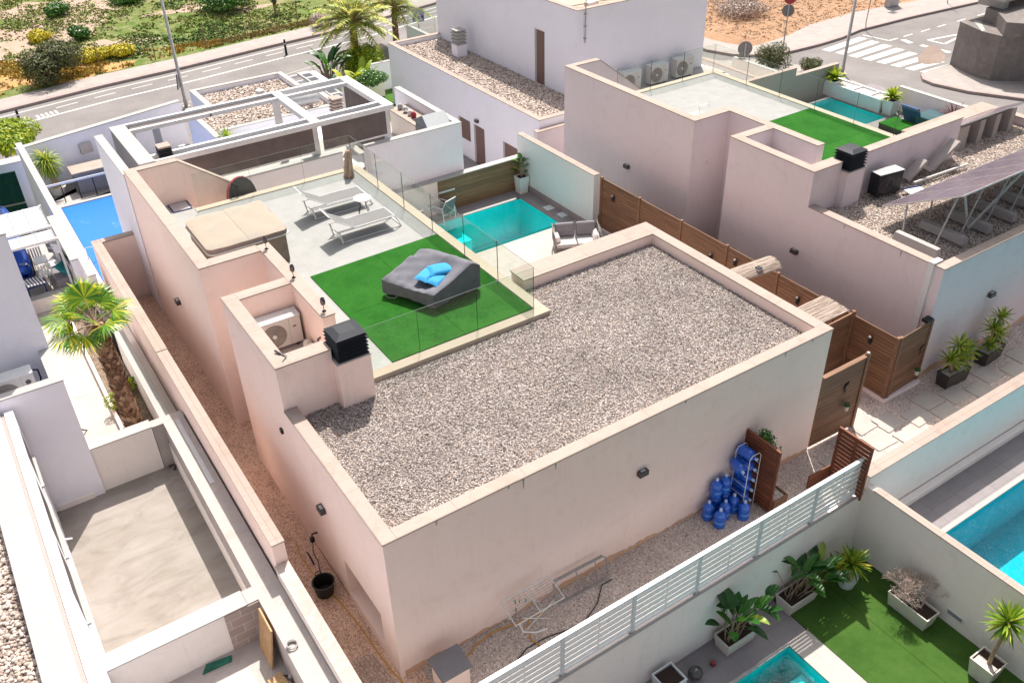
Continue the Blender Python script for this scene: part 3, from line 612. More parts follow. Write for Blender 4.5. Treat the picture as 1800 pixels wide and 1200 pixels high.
rl = railing('glass railing round the white terrace of the middle villa', [[(5.45,13.92),(6.66,13.92),(8.07,13.92),(9.53,13.92)],[(9.54,13.93),(9.54,15.4),(9.54,16.9),(9.54,18.5),(9.54,20.05),(9.54,21.6),(9.54,23.25)],[(9.53,23.27),(8.04,23.27),(6.51,23.27),(4.98,23.27)]])
rl2 = railing('glass railing round the white terrace of the right villa', [[(9.54,13.85),(9.54,15.4),(9.54,16.9),(9.54,18.5),(9.54,20.05),(9.54,21.6),(9.54,23.25)],[(9.53,23.27),(8.04,23.27),(6.51,23.27),(4.98,23.27)]], (14.72,.3,-.17))
# artificial grass carpets
tag(MB().prism([(6.02,13.93),(9.50,13.93),(9.50,18.25),(6.02,18.15)], 3.201, 3.225).build('artificial_grass', M['turf']), 'green artificial grass carpet under the grey covered daybed', 'artificial grass')
tag(MB().prism([(20.0,14.15),(24.22,14.15),(24.22,18.95),(20.0,18.9)], 3.031, 3.055).build('artificial_grass', M['turf']), 'green artificial grass carpet on the right villa terrace', 'artificial grass')
# ------------------------------------------------------------------ hot tub
t = thing('hot_tub', 'square hot tub under a tan vinyl cover on the roof terrace', 'hot tub', (5.0, 20.1, 3.2))
m = MB(); m.box(4.12,19.16,3.2,5.95,20.97,3.98); m.build('shell', M['tubwood'], t, bevel=.05)
MB().lathe([(.06,0),(.06,.02),(.03,.025)], (5.55,19.155,3.62), 16, axis=(0,-1,0)).build('drain_cap', M['dark'], t)
def rrect(x0,y0,x1,y1,r,n=6):
    pts = []
    for cx,cy,a0 in ((x1-r,y1-r,0),(x0+r,y1-r,90),(x0+r,y0+r,180),(x1-r,y0+r,270)):
        for k in range(n+1): a = R(a0+90*k/n); pts.append((cx+r*math.cos(a), cy+r*math.sin(a)))
    return pts
MB().prism(rrect(4.03,19.06,6.04,21.06,.18), 3.965, 3.995).build('rim', plain('tub_rim', (.50,.50,.50), .35), t, bevel=.01)
MB().prism(rrect(4.06,19.10,6.01,21.02,.17), 3.995, 4.10).build('cover_skirt', M['vinylside'], t)
m = MB()
for (x0,x1) in ((4.05,5.035),(5.04,6.02)):
    P = []
    for j in range(15):
        row = []
        for i in range(10):
            x = x0+(x1-x0)*i/9; y = 19.09+1.94*j/14; r = .17
            ax = (x-4.05) if x0 < 4.5 else (6.02-x); ay = min(y-19.09, 21.03-y)
            if ax < r and ay < r:
                q = math.hypot(r-ax, r-ay)
                if q > r: k = r/q; cx = 4.05+r if x0 < 4.5 else 6.02-r; cy = 19.09+r if y < 20 else 21.03-r; x = cx+(x-cx)*k; y = cy+(y-cy)*k
            e = min(1, min(ax, ay, 1)/.12); e = max(0, e); zz = 4.10+.03*math.sqrt(e*(2-e)) - .008*math.exp(-((abs(x-5.04))/.03)**2) + .006*math.sin(x*9+y*5)+.006*math.sin(y*7-x*3)
            row.append((x,y,zz))
        P.append(row)
    m.grid(P)
m.build('cover', M['vinyl'], t, smooth=True)
# ------------------------------------------------------------------ sun loungers
def lounger(label, x, y, rz):
    t = thing('sun_lounger', label, 'sun lounger', (0,0,0), 0, 'sun loungers on the roof terrace')
    # local: head towards -x, length 2 m along x, width 0.6
    f = MB(); r = .016
    for s in (-1,1):
        f.tube([(-.45,s*.29,.34),(1.15,s*.29,.34)], r, 6); f.tube([(1.15,s*.29,.34),(1.32,s*.29,0)], r, 6); f.tube([(1.32,s*.29,.02),(-.35,s*.29,.02)], r*.7, 6)
        f.tube([(-.40,s*.29,.34),(-.33,s*.29,0)], r*1.4, 6)
    f.tube([(1.32,-.29,.015),(1.32,.29,.015)], r, 6); f.tube([(-.33,-.29,.08),(-.33,.29,.08)], r*.8, 6); f.tube([(-.35,-.29,.2),(-.35,.29,.2)], r*.8, 6); f.tube([(1.15,-.29,.34),(1.15,.29,.34)], r, 6)
    for s in (-1,1): f.tube([(0.02,s*.29,.35),(-.42,s*.29,.62),(-.52,s*.29,.76),(-.60,s*.29,.80)], r, 6)
    f.tube([(-.60,-.29,.80),(-.60,.29,.80)], r, 6)
    f.build('frame', M['whitemetal'], t)
    MB().grid([[(0.0,-.275,.35),(0.0,.275,.35)],[(.4,-.275,.335),(.4,.275,.335)],[(1.14,-.275,.345),(1.14,.275,.345)]]).build('seat', M['mesh'], t)
    MB().grid([[(0.0,-.275,.36),(0.0,.275,.36)],[(-.22,-.275,.49),(-.22,.275,.49)],[(-.42,-.275,.63),(-.42,.275,.63)],[(-.52,-.275,.765),(-.52,.275,.765)],[(-.60,-.275,.805),(-.60,.275,.805)]]).build('backrest', M['mesh'], t)
    t.location = (x, y, 3.2); t.rotation_euler = (0,0,rz); return t
l1 = lounger('white sun lounger with grey mesh nearer the back glass railing', 7.68, 21.15, R(-1))
l2 = dup(l1, (7.70,19.52,3.2), R(0), 'white sun lounger with grey mesh nearer the green carpet')
for lg, (x,y) in ((l1,(0,0)),):pass
tag(MB().box(6.55,20.75,3.201,7.0,21.25,3.215).build('rubber_mat', M['greymetal']), 'grey square mat on the floor behind the far sun lounger', 'mat')
bpy.data.objects.remove(bpy.data.objects['rubber_mat'])
t = thing('side_table', 'small round white side table between the two sun loungers', 'side table', (8.55,20.47,3.2))
MB().lathe([(.235,.43),(.24,.44),(.24,.45),(.0,.455)], (8.55,20.47,3.2), 28).build('tabletop', M['whitemetal'], t, smooth=False)
for k in range(4):
    a = R(20+90*k); c, s = math.cos(a), math.sin(a); MB().tube([(8.55+.2*c,20.47+.2*s,3.63),(8.55+.09*c,20.47+.09*s,3.45),(8.55+.20*c,20.47+.20*s,3.2)], .011, 6).build('leg', M['dark'], t)
# driftwood statue in the corner
m = MB(); random.seed(3)
for k in range(9):
    a = 2*math.pi*k/9; q = .10; pts = []; 
    for j in range(8):
        h = j/7; tw = a + h*1.1 + random.uniform(-.25,.25); rr = q*(1-.55*h)+.02*math.sin(k*2+j)
        pts.append((9.23+rr*math.cos(tw)+.03*h, 22.84+rr*math.sin(tw), 3.2+.80*h+(.0 if j else 0)))
    m.tube(pts, [.055,.05,.048,.042,.04,.036,.032,.02], 7)
tag(m.build('driftwood_sculpture', M['drift'], smooth=True), 'tall twisted driftwood sculpture in the glass corner', 'sculpture')
# ------------------------------------------------------------------ covered daybed with pillows
A_,B_,C_,D_ = Vector((7.05,16.38,0)),Vector((7.68,15.08,0)),Vector((9.0,15.28,0)),Vector((8.42,16.62,0))
def bed(u, v): return (A_*(1-u)*(1-v) + B_*u*(1-v) + C_*u*v + D_*(1-u)*v)    # u along A-B, v away from it
t = thing('covered_daybed', 'square daybed under a slack dark grey rain cover', 'daybed', (8.03,15.85,3.2))
m = MB(); N = 30; P = []
def topz(u, v):
    e = lambda q: max(0, min(1, q))
    ridge = .84 if v > .80 else .47 + .37*(v/.80)**1.15
    if v > .80: ridge = .84 - .14*((v-.80)/.20)**1.5
    sag = -.17*math.exp(-((u-.66)/.20)**2)*math.sin(math.pi*e(v/.84))**.8 - .03*math.sin(math.pi*u) if v < .84 else 0
    w = .012*math.sin(38*u+9*v)*math.exp(-((v-.1)/.14)**2) + .010*math.sin(26*v-14*u)*(1-u)**2*(v<.9) + .014*math.exp(-((u-.5-.35*(v-.7))/.03)**2)*(v>.55)
    r = min(u,1-u,v,1-v); rd = -.035*max(0,1-r/.04)**2
    return 3.2 + ridge + sag + w + rd - .06*math.exp(-(u/.12)**2)*(v > .6)
for i in range(N+1):
    row = []
    for j in range(N+1):
        u, v = i/N, j/N; p = bed(u, v); row.append((p.x, p.y, topz(u, v)))
    P.append(row)
m.grid(P)
# sides: hem lifts a little between the legs
edge = [(i/N, 0) for i in range(N+1)] + [(1, j/N) for j in range(1,N+1)] + [(1-i/N, 1) for i in range(1,N+1)] + [(0, 1-j/N) for j in range(1,N)]
ring = []
for lv in range(7):
    h = lv/6; rr = []
    for k, (u, v) in enumerate(edge):
        zt = topz(u,v); s_ = (u if v in (0,1) else v); hem = 3.2+.09+.05*math.sin(math.pi*s_)**2+.008*math.sin(k*1.3); zz = zt+(hem-zt)*h
        p = bed(.5+(u-.5)*(1+.010*math.sin(k*.9)*h), .5+(v-.5)*(1+.012*math.sin(k*.7+1)*h)); rr.append((p.x,p.y,zz))
    ring.append(rr+[rr[0]])
m.grid(ring[::-1]); m.build('cover', M['fabgrey'], t, smooth=True)
for u, v in ((.06,.06),(.94,.06),(.94,.94),(.06,.94)): p = bed(u,v); MB().box(p.x-.03,p.y-.03,3.2,p.x+.03,p.y+.03,3.5).build('leg', M['dark'], t)
a0 = bed(.02,-.005); MB().tube([a0+Vector((0,0,3.31)), a0+Vector((.02,-.06,3.24)), bed(.14,-.03)+Vector((0,0,3.235)), bed(.24,-.02)+Vector((0,0,3.25)), bed(.28,0)+Vector((0,0,3.3))], .008, 5).build('draw_cord', M['galv'], t)
def pillow(label, c, w, d, h, rz, tilt, mt, group=None, pitch=0):
    m = MB(); n = 12; top = []; bot = []
    for i in range(n+1):
        a = []; b = []
        for j in range(n+1):
            u, v = i/n*2-1, j/n*2-1; k = (1-abs(u)**3.2)*(1-abs(v)**3.2); pin = 1-.07*(1-abs(u*v))*0; q = h/2*max(0,k)**.5*(1+.06*math.sin(5*u+3*v)); cx = 1-.06*(1-v*v)*abs(u)**2; cy = 1-.06*(1-u*u)*abs(v)**2
            a.append((u*w/2*(1-.05*(1-v*v)), v*d/2*(1-.05*(1-u*u)), q)); b.append((u*w/2*(1-.05*(1-v*v)), v*d/2*(1-.05*(1-u*u)), -q))
        top.append(a); bot.append(b)
    m.grid(top); m.grid([r[::-1] for r in bot])
    o = m.build('pillow', mt, smooth=True, origin=(0,0,0)); o.location = c; o.rotation_euler = (tilt, pitch, rz)
    return tag(o, label, 'pillow', group)
def bp(u, v, dz): p = bed(u, v); return (p.x, p.y, topz(u, v)+dz)
pillow('bright blue pillow lying farthest up the grey daybed', bp(.62,.60,.05), .60, .38, .13, R(-14), R(10), M['cushblue'], 'blue pillows on the grey daybed')
pillow('long bright blue pillow on the left of the grey daybed', bp(.52,.40,.06), .64, .32, .13, R(30), R(8), M['cushblue'], 'blue pillows on the grey daybed')
pillow('bright blue pillow nearest the front edge of the grey daybed', bp(.72,.40,.055), .54, .32, .13, R(26), R(8), M['cushblue'], 'blue pillows on the grey daybed')
# ------------------------------------------------------------------ air conditioners
def ac_unit(label, c, w=.86, d=.33, h=.62, rz=0, mt='acwhite', text=False, lx=.0, group=None):
    t = thing('air_conditioner', label, 'air conditioner', (0,0,0), 0, group)
    m = MB(); m.box(-w/2,-d/2,.06,w/2,d/2,.06+h); m.build('casing', M[mt], t, bevel=.012)
    m = MB(); m.box(-w/2-.006,-d/2-.012,.06+h,w/2+.006,d/2+.006,.075+h)
    for k in range(3): m.box(-w/2+.04,-d/2+.05+k*.08,.075+h,w/2-.04,-d/2+.055+k*.08,.079+h)
    m.build('lid', M['whitemetal'] if mt == 'acwhite' else M[mt], t)
    fx = -w*.17; fr = h*.40; m = MB(); m.lathe([(fr,0),(fr,.012),(fr*.98,.014)], (fx,-d/2-.001,.06+h*.48), 40, axis=(0,-1,0)); m.build('fan_guard', M['grille'], t)
    m = MB()
    for k in range(9): rr = fr*(.24+.083*k); m.lathe([(rr-.004,.014),(rr,.024),(rr+.004,.014)], (fx,-d/2,.06+h*.48), 36, axis=(0,-1,0))
    m.lathe([(fr*.17,.012),(fr*.17,.03),(0.0,.032)], (fx,-d/2,.06+h*.48), 16, axis=(0,-1,0), mi=1)
    m.build('fan_rings', [M['greymetal'], M['whitemetal']], t)
    m = MB(); m.box(w*.30,-d/2-.004,.06+h*.62,w*.38,-d/2-.001,.06+h*.67)
    m.box(w*.215,-d/2-.003,.08,w*.219,-d/2-.001,.04+h); m.build('badge', M['dark'], t)
    for s in (-1,1): MB().box(s*w*.35-.03,-d/2,0,s*w*.35+.03,d/2,.06).build('foot', M['dark'], t)
    t.location = c; t.rotation_euler = (0,0,rz); return t
ac1 = ac_unit('white air conditioner with one round fan inside the roof enclosure', (4.42,15.98,3.115), .90, .34, .66, R(-1), group='air conditioners')
# bits in the plant enclosure
t = thing('pump', 'pool pump and filter with hoses in the corner of the enclosure', 'pump', (4.85,15.2,3.115))
MB().lathe([(.0,0),(.10,0),(.10,.20),(.08,.26),(.0,.28)], (4.82,15.45,3.115), 18).build('housing', M['planterw'], t, smooth=True)
MB().lathe([(.09,0),(.10,.05),(.10,.09),(.0,.11)], (4.79,15.18,3.30), 18).build('strainer_lid', M['dark'], t)
MB().lathe([(.0,0),(.085,0),(.085,.30),(.07,.33),(0,.33)], (4.79,15.18,3.115), 16).build('strainer', M['planterw'], t)
m = MB(); m.tube([(4.85,15.1,3.2),(4.88,14.98,3.32),(4.86,14.88,3.40),(4.84,14.98,3.48),(4.87,15.08,3.40)], .022, 7); m.tube([(4.9,15.0,3.2),(4.92,15.05,3.6),(4.93,14.9,3.72)], .02, 7); m.build('hose', M['dark'], t)
tag(MB().lathe([(0,0),(.085,0),(.09,.02),(.09,.52),(.06,.57),(.03,.58),(0,.58)], (4.98-.18,16.12,3.115), 20).build('gas_cylinder', M['galv'], smooth=False), 'grey upright cylinder between the air conditioner and the pump', 'cylinder')
tag(MB().prism([(4.2,13.86),(4.75,13.86),(4.93,14.6),(4.93,15.0)], 3.118, 3.14).build('sheet_board', M['floorwhite']), 'pale board lying on the enclosure floor beside the chimney', 'board')
m = MB(); m.tube([(3.78,13.86,4.375),(3.84,13.72,4.40),(3.72,13.62,4.376)], .012, 6); m.tube([(3.72,13.98,4.42),(3.78,13.86,4.39)], .022, 6)
tag(m.build('bracket', M['dark']), 'small bent metal bracket on the front corner of the enclosure coping', 'bracket')
# three dark wine glasses on the coping
def wine_glass(label, x, y):
    t = thing('wine_glass', label, 'wine glass', (x,y,4.373), 0, 'dark glasses on the coping')
    MB().lathe([(.045,0),(.045,.006),(.008,.012),(.007,.13)], (x,y,4.373), 16).build('stem', M['black'], t, smooth=True)
    MB().lathe([(.007,.13),(.04,.155),(.052,.20),(.048,.26),(.040,.30),(.036,.30),(.044,.25),(.047,.20),(.0,.16)], (x,y,4.373), 18).build('bowl', plain('smoked_glass', (.07,.045,.055), .12, spec=.9), t, smooth=True); return t
g1 = wine_glass('dark wine glass on the coping beside the hot tub', 5.06, 17.93)
dup(g1, (5.07,16.38,4.373), 0, 'dark wine glass on the coping, the middle one of the three')
dup(g1, (5.06,14.78,4.373), 0, 'dark wine glass on the coping end nearest the chimney')
# roof stair corner: mats, hand shower, folded shade
t = thing('floor_mat', 'grey and dark bordered mat beside the stairwell behind the hot tub', 'mat', (4.6,23.9,3.2))
MB().prism([(4.34,23.52),(4.87,23.50),(4.87,24.08),(4.34,24.08)], 3.201, 3.22).build('border', M['navy'], t); MB().prism([(4.38,23.56),(4.83,23.54),(4.83,24.04),(4.38,24.04)], 3.221, 3.226).build('middle', M['greymetal'], t)
t = thing('hand_shower', 'white hand shower with a green hose end leaning in the corner by the mat', 'shower', (4.1,23.2,3.2))
MB().tube([(4.02,23.4,3.42),(4.06,23.25,3.5),(4.12,23.0,3.36)], [.05,.06,.03], 8).build('head', M['whitemetal'], t, smooth=True); MB().tube([(4.12,23.0,3.36),(4.2,22.75,3.25),(4.25,22.4,3.21)], [.03,.025,.008], 7).build('handle', plain('green_plastic', (.05,.25,.12), .4), t)
t = thing('pop_up_shade', 'dark half round fabric shade with a maroon edge beside the stair wall', 'shade', (6.2,23.75,2.9))
P = []
for i in range(13):
    a = math.pi*i/12; P.append([(6.32-.42*math.cos(a),23.62+.25*(j/4),2.85+.85*math.sin(a)**.8*(1-.12*(j/4)**2)) for j in range(5)])
MB().grid(P).build('canopy', M['red1'], t, smooth=True)
m = MB(); m.add([(6.32-.42*math.cos(math.pi*i/12), 23.62, 2.85+.85*math.sin(math.pi*i/12)**.8) for i in range(13)], [tuple(range(13))]); m.build('front_panel', M['dark'], t)
MB().tube([(5.98,23.55,2.9),(5.96,23.5,3.4),(6.06,23.52,3.62),(6.18,23.5,3.5),(6.12,23.5,3.1),(6.10,23.55,2.9)], .035, 8).build('frame', M['black'], t, smooth=True)
# ================================================================== POOL YARD BEHIND THE PEACH VILLA
YZ = .05
def pool(label, x0, y0, x1, y1, z, depth, tile, water, coping=.0, wl=-.10, cm='offwhite', steps=None, shallow=None):
    t = thing('swimming_pool', label, 'swimming pool', ((x0+x1)/2, (y0+y1)/2, z-depth))
    m = MB(); zb = z-depth
    m.add([(x0,y0,zb),(x1,y0,zb),(x1,y1,zb),(x0,y1,zb),(x0,y0,z+.002),(x1,y0,z+.002),(x1,y1,z+.002),(x0,y1,z+.002)], [(0,1,2,3),(0,4,5,1),(1,5,6,2),(2,6,7,3),(3,7,4,0)])
    if shallow: m.box(*shallow[:2], zb+.002, *shallow[2:], z-.38)
    m.build('basin', M[tile], t)
    if coping:
        c = coping; m = MB(); m.box(x0-c,y0-c,z-.02,x1+c,y0,z+.025); m.box(x0-c,y1,z-.02,x1+c,y1+c,z+.025); m.box(x0-c,y0,z-.02,x0,y1,z+.025); m.box(x1,y0,z-.02,x1+c,y1,z+.025); m.build('coping', M[cm], t, bevel=.004)
    MB().sheet([(x0+.002,y0+.002),(x1-.002,y0+.002),(x1-.002,y1-.002),(x0+.002,y1-.002)], z+wl).build('water', M[water], t)
    return t
# paving around the pool, laid as four strips round the opening
px0, py0, px1, py1 = 12.3, 21.85, 16.02, 24.18
m = MB()
m.box(9.8,15.4,-1.9,17.0,py0-.12,YZ); struct(m.build('terrace_paving', M['beigetile']), 'pale beige tiled terrace in front of the turquoise pool')
m = MB(); m.box(px1+.02,py0-.12,-1.9,17.0,24.87,YZ); m.box(9.8,py1+.14,-1.9,px1+.02,24.87,YZ); m.box(9.8,py0-.12,-1.9,px0-.02,py1+.14,YZ)
struct(m.build('terrace_paving', M['greytile']), 'dark grey tiles behind the turquoise pool')
pool('turquoise tiled pool behind the glass railing of the peach villa', px0, py0, px1, py1, YZ, 1.35, 'pooltile', 'water', shallow=(12.302,23.2,13.4,24.178), wl=-.06)
tag(MB().box(12.2,py1,YZ-.01,15.9,py1+.13,YZ+.03).build('pool_edging', M['wcap'], bevel=.004), 'pale coping strip along the back edge of the turquoise pool', 'coping')
for x, y, l in ((16.42,23.0,'farther'),(16.50,22.3,'nearer')): tag(MB().box(x-.16,y-.16,YZ+.001,x+.16,y+.16,YZ+.006).build('skimmer_lid', M['planterb']), 'square pale skimmer lid beside the turquoise pool, the %s one' % l, 'lid')
t = thing('boundary_wall', 'low brown clad wall with white coping behind the turquoise pool', 'wall', (14, 25.0, -1.5))
MB().box(9.8,24.88,-1.5,16.55,25.12,1.22).build('wall', M['offwhite'], t); MB().box(9.78,24.86,1.22,16.6,25.14,1.252).build('coping', M['wcap'], t, bevel=.005)
m = MB()
for k in range(8): m.box(13.15,24.862,.06+k*.145,16.5,24.878,.06+k*.145+.14)
m.build('cladding', M['cladding'], t); MB().box(13.16,24.83,.775,13.78,24.86,.83).build('wall_light', M['whitemetal'], t)
pw_ = wall_thing('boundary_wall', 'tall pale wall with cream coping to the right of the turquoise pool', 'wall', [(16.62,20.82,-1.9,16.84,25.2,1.97)], [(16.62,20.82,1.97,16.84,25.2)], M['planterb'], M['cap'])
MB().box(16.60,20.80,YZ,16.619,25.0,YZ+.22).build('skirting', M['greytile'], pw_)
t = thing('potted_plant', 'rubber plant in a tall square pale pot in the corner by the pool', 'potted plant', (16.38,24.62,YZ)); planter_box(t, 16.18,24.42,16.58,24.80, YZ, YZ+.62, 'planterb', inset=.04)
m = MB(); random.seed(5); st = MB()
for k in range(13):
    a = k*2.4; h = .1+.05*k; tip = Vector((16.38+.13*math.cos(a)*(1-k/20), 24.62+.13*math.sin(a)*(1-k/20), YZ+.58+h)); st.tube([(16.38,24.62,YZ+.56),tip*.5+Vector((16.38,24.62,YZ+.6))*.5,tip], .010, 5); leaf(m, tip, (math.cos(a),math.sin(a),.9), .30, .17, .5, 4, shape='paddle', fold=.2)
st.build('stem', M['stem'], t); m.build('leaves', M['leaf'], t)
# two seater sofa
t = thing('outdoor_sofa', 'two seat outdoor sofa with grey back cushions beside the pool', 'sofa', (0,0,0))
f = MB()
for s in (-1,1):
    f.tube([(s*.70,-.36,0),(s*.74,-.36,.60),(s*.72,.34,.78),(s*.64,.40,0)], .02, 7)
for k in range(9):
    z = .30+.035*k; f.tube([(-.73,-.34,z+.12),(-.76,.0,z+.15),(-.70,.38,z+.18),(.70,.38,z+.18),(.76,.0,z+.15),(.73,-.34,z+.12)], .009, 4)
f.tube([(-.70,-.36,.26),(.70,-.36,.26)], .022, 7); f.box(-.70,-.36,.22,.70,.36,.25); f.build('frame', plain('sofa_weave', (.20,.185,.18), .8), t)
for x in (-.34,.34): MB().box(x-.33,-.38,.25,x+.33,.30,.38).build('seat_cushion', plain('sofa_seat', (.40,.385,.38), .9), t, bevel=.04)
for x in (-.34,.34):
    m = MB(); m.obox((x,.26,.66), (.62,.17,.30), rot=Matrix.Rotation(R(-16),3,'X')); m.obox((x,.23,.48), (.62,.17,.20), rot=Matrix.Rotation(R(-10),3,'X')); m.build('back_cushion', M['cushgrey'], t, bevel=.06)
for s in (-1,1): m = MB(); m.obox((s*.60,.02,.47), (.13,.5,.22), rot=Matrix.Rotation(R(s*20),3,'Y')); m.build('side_pillow', M['cushwhite'], t, bevel=.05)
t.location = (15.42,20.12,YZ); t.rotation_euler = (0,0,R(-27))
t = thing('footstool', 'low grey topped stool under the end of the front parapet by the pool terrace', 'stool', (10.95,16.75,YZ))
MB().box(10.6,16.5,YZ+.36,11.25,17.0,YZ+.44).build('seat', M['mesh'], t, bevel=.02)
for x,y in ((10.63,16.53),(11.22,16.53),(11.22,16.97),(10.63,16.97)): MB().box(x-.02,y-.02,YZ,x+.02,y+.02,YZ+.37).build('leg', M['whitemetal'], t)
def armchair(label, c, rz, mt='whitemetal', group=None):
    t = thing('armchair', label, 'armchair', (0,0,0), 0, group); f = MB()
    for s in (-1,1): f.tube([(s*.30,-.32,.0),(s*.30,-.34,.56),(s*.30,.30,.58),(s*.30,.34,.0),(s*.30,-.32,.0)], .018, 6)
    f.tube([(-.30,-.32,.33),(.30,-.32,.33)], .016, 6); f.tube([(-.30,.32,.33),(.30,.32,.33)], .016, 6); f.tube([(-.28,.30,.58),(-.26,.42,.85),(.26,.42,.85),(.28,.30,.58)], .016, 6); f.build('frame', M[mt], t)
    MB().obox((0,-.02,.36), (.54,.58,.09)).build('seat', M['cushgrey'], t, bevel=.03); m = MB(); m.obox((0,.34,.62), (.52,.08,.48), rot=Matrix.Rotation(R(-16),3,'X')); m.build('backrest', M['mesh'], t, bevel=.03)
    t.location = c; t.rotation_euler = (0,0,rz); return t
ch = armchair('white framed armchair with grey seat in front of the brown clad wall', (13.0,24.42,YZ), R(200))
dup(ch, (11.9,24.3,YZ), R(160), 'white framed armchair farther left behind the glass railing')
pillow('pale green scatter cushion propped beside the armchair at the brown wall', (13.42,24.52,YZ+.24), .42, .42, .15, R(20), R(70), plain('sage_cushion', (.30,.42,.36), .85))

# ================================================================== FENCES BETWEEN THE PEACH VILLAS
def board_fence(name, label, a, b, z0, z1, mt='fence', nb_=None, posts=True, wood_h=.10, gap=.008, thick=.03, group=None, alongx=False):
    a, b = Vector((a[0],a[1],0)), Vector((b[0],b[1],0)); t = thing(name, label, 'fence', (a.x,a.y,z0), 0, group); d = (b-a); L_ = d.length; d.normalize(); rz = math.atan2(d.y,d.x); c = (a+b)/2; n = int((z1-z0)/wood_h)
    m = MB()
    for k in range(n): m.obox((c.x,c.y,z0+(k+.5)*(z1-z0)/n), (L_,thick,(z1-z0)/n-gap), rz)
    m.build('board_panel', M[mt], t)
    if posts:
        k = max(2, int(L_/1.8)+1)
        for i in range(k):
            p = a.lerp(b, i/(k-1)) if k > 1 else a
            MB().obox((p.x,p.y,(z0+z1+.03)/2), (.085,.085,z1-z0+.03), rz).build('post', M[mt], t)
    return t
wall_thing('plinth_wall', 'low cream plinth under the corner of the brown board fence', 'wall', [(16.86,9.55,-.1,17.05,20.75,.12),(17.05,9.55,-.1,18.24,9.73,.12)], [], M['nbrpeach'], M['cap'])
board_fence('board_fence', 'long stained board fence running back to the tall pale wall', (16.90,9.62), (16.90,20.75), .12, 1.86)
board_fence('board_fence', 'short stained board fence closing the corner beside the right villa', (16.98,9.60), (18.20,9.66), .12, 1.86, 'fencex')
board_fence('board_fence', 'stained board screen across the alley behind the open gate', (15.55,10.82), (16.80,10.86), .0, 2.0, 'fencex')
t = board_fence('garden_gate', 'stained board gate beside the front corner of the peach villa', (14.06,9.47), (15.48,9.43), .06, 2.06, 'fencex', posts=False); t['category'] = 'gate'
MB().obox((15.50,9.43,1.06), (.09,.09,2.12), 0).build('gate_post', M['fencex'], t); MB().obox((15.50,9.43,2.14), (.06,.06,.05), 0).build('latch', M['galv'], t)
MB().box(14.04,9.39,2.06,15.54,9.50,2.085).build('top_rail', M['fencex'], t)
# awnings of heather brush
def brush(label, pts, z0, z1, sag=.10):
    m = MB(); random.seed(11); a, b, c, d = [Vector((p[0],p[1],0)) for p in pts]; n = 420
    for i in range(n):
        u = random.random(); v0 = random.uniform(-.05,.03); v1 = random.uniform(.96,1.04); P = []
        for v in (v0, (v0+v1)/2, v1):
            p = a*(1-u)*(1-v)+b*u*(1-v)+c*u*v+d*(1-u)*v; P.append((p.x+random.uniform(-.015,.015), p.y+random.uniform(-.015,.015), z0+(z1-z0)*u+random.uniform(0,.04)+sag*math.sin(math.pi*(1-u))**.7))
        m.tube(P, random.uniform(.006,.014), 4, cap=False)
    return tag(m.build('thatch_awning', M['thatch']), label, 'thatch')
brush('bundle of grey heather thatch over the alley fence beside the pebble roof', [(15.3,13.85),(15.3,13.2),(16.6,13.05),(16.8,13.75)], 2.12, 2.20, .16)
brush('flat heather thatch panel by the board screen near the gate', [(15.6,11.75),(15.6,10.95),(16.72,10.95),(16.72,11.75)], 2.0, 1.98, .02)
def solar_lamp(label, c, n=(-1,0,0)):
    t = thing('solar_lamp', label, 'lamp', c, 0, 'small lamps on the brown board fence'); c = Vector(c); n = Vector(n)
    MB().tube([c-n*.0, c+n*.07+Vector((0,0,.02))], .012, 6).build('bracket', M['black'], t)
    p = c+n*.08; MB().lathe([(.035,-.14),(.035,-.02),(.05,0),(.05,.015)], p, 12).build('shade', M['black'], t); MB().lathe([(.048,.016),(.03,.05),(.0,.06)], p, 12).build('cap', M['galv'], t, smooth=True)
    m = MB(); m.box(c.x-.004+min(0,n.x*.01),c.y-.02,c.z-.22,c.x+.004,c.y+.02,c.z-.02); m.build('back_plate', M['black'], t); return t
sp = [(1080,345,'farthest back, next to the tall pale wall'),(1252,447,'above the pebble roof edge, before the thatch bundle'),(1295,457,'just before the thatch bundle'),(1405,523,'between the two thatch pieces'),(1533,592,'nearest the front corner of the fence')]
s0 = None
for u, v, l in sp:
    p = GX(u,v,16.882)
    if s0 is None: s0 = solar_lamp('small black lamp on the board fence '+l, p)
    else: dup(s0, p, 0, 'small black lamp on the board fence '+l)
t = thing('solar_lamp', 'tiny square solar light lying on the thatch bundle', 'lamp', (16.0,13.25,2.32)); MB().box(15.93,13.18,2.36,16.07,13.32,2.39).build('panel', M['capblack'], t); MB().box(15.91,13.16,2.33,16.09,13.34,2.36).build('rim', M['galv'], t)
def hang_pot(label, c):
    c = Vector(c); t = thing('hanging_pot', label, 'plant pot', c, 0, 'small plants hung on the board fences')
    MB().lathe([(.0,0),(.045,0),(.06,.12),(.055,.12),(.05,.10),(0,.10)], c+Vector((0,-.07,0)), 16).build('pot', M['planterw'], t, smooth=False)
    leaf_cloud('plant', [c+Vector((0,-.07,.16)), c+Vector((.02,-.08,.13))], [.075,.06], 260, .018, M['leaf'], t); return t
hang_pot('small white pot of clipped green plant on the fence beside the right villa', GY(1607,652,9.53)+Vector((0,0,-.06)))
hang_pot('small white pot of clipped green plant on the open board gate', GY(1483,714,9.40)+Vector((0,0,-.06)))
def lizard(label, c):
    c = Vector(c); m = MB(); m.tube([c+Vector((.10,-.01,.12)), c+Vector((.0,-.01,.09)), c+Vector((-.04,-.01,0)), c+Vector((.02,-.01,-.08)), c+Vector((-.03,-.01,-.16))], [.012,.02,.018,.012,.004], 6)
    for a,b in ((.08,.07),(-.09,.02),(.06,-.06),(-.07,-.09)): m.tube([c+Vector((-.01,-.01,b*.7)), c+Vector((a,-.01,b))], .006, 5)
    return tag(m.build('wall_ornament', M['black']), label, 'ornament')
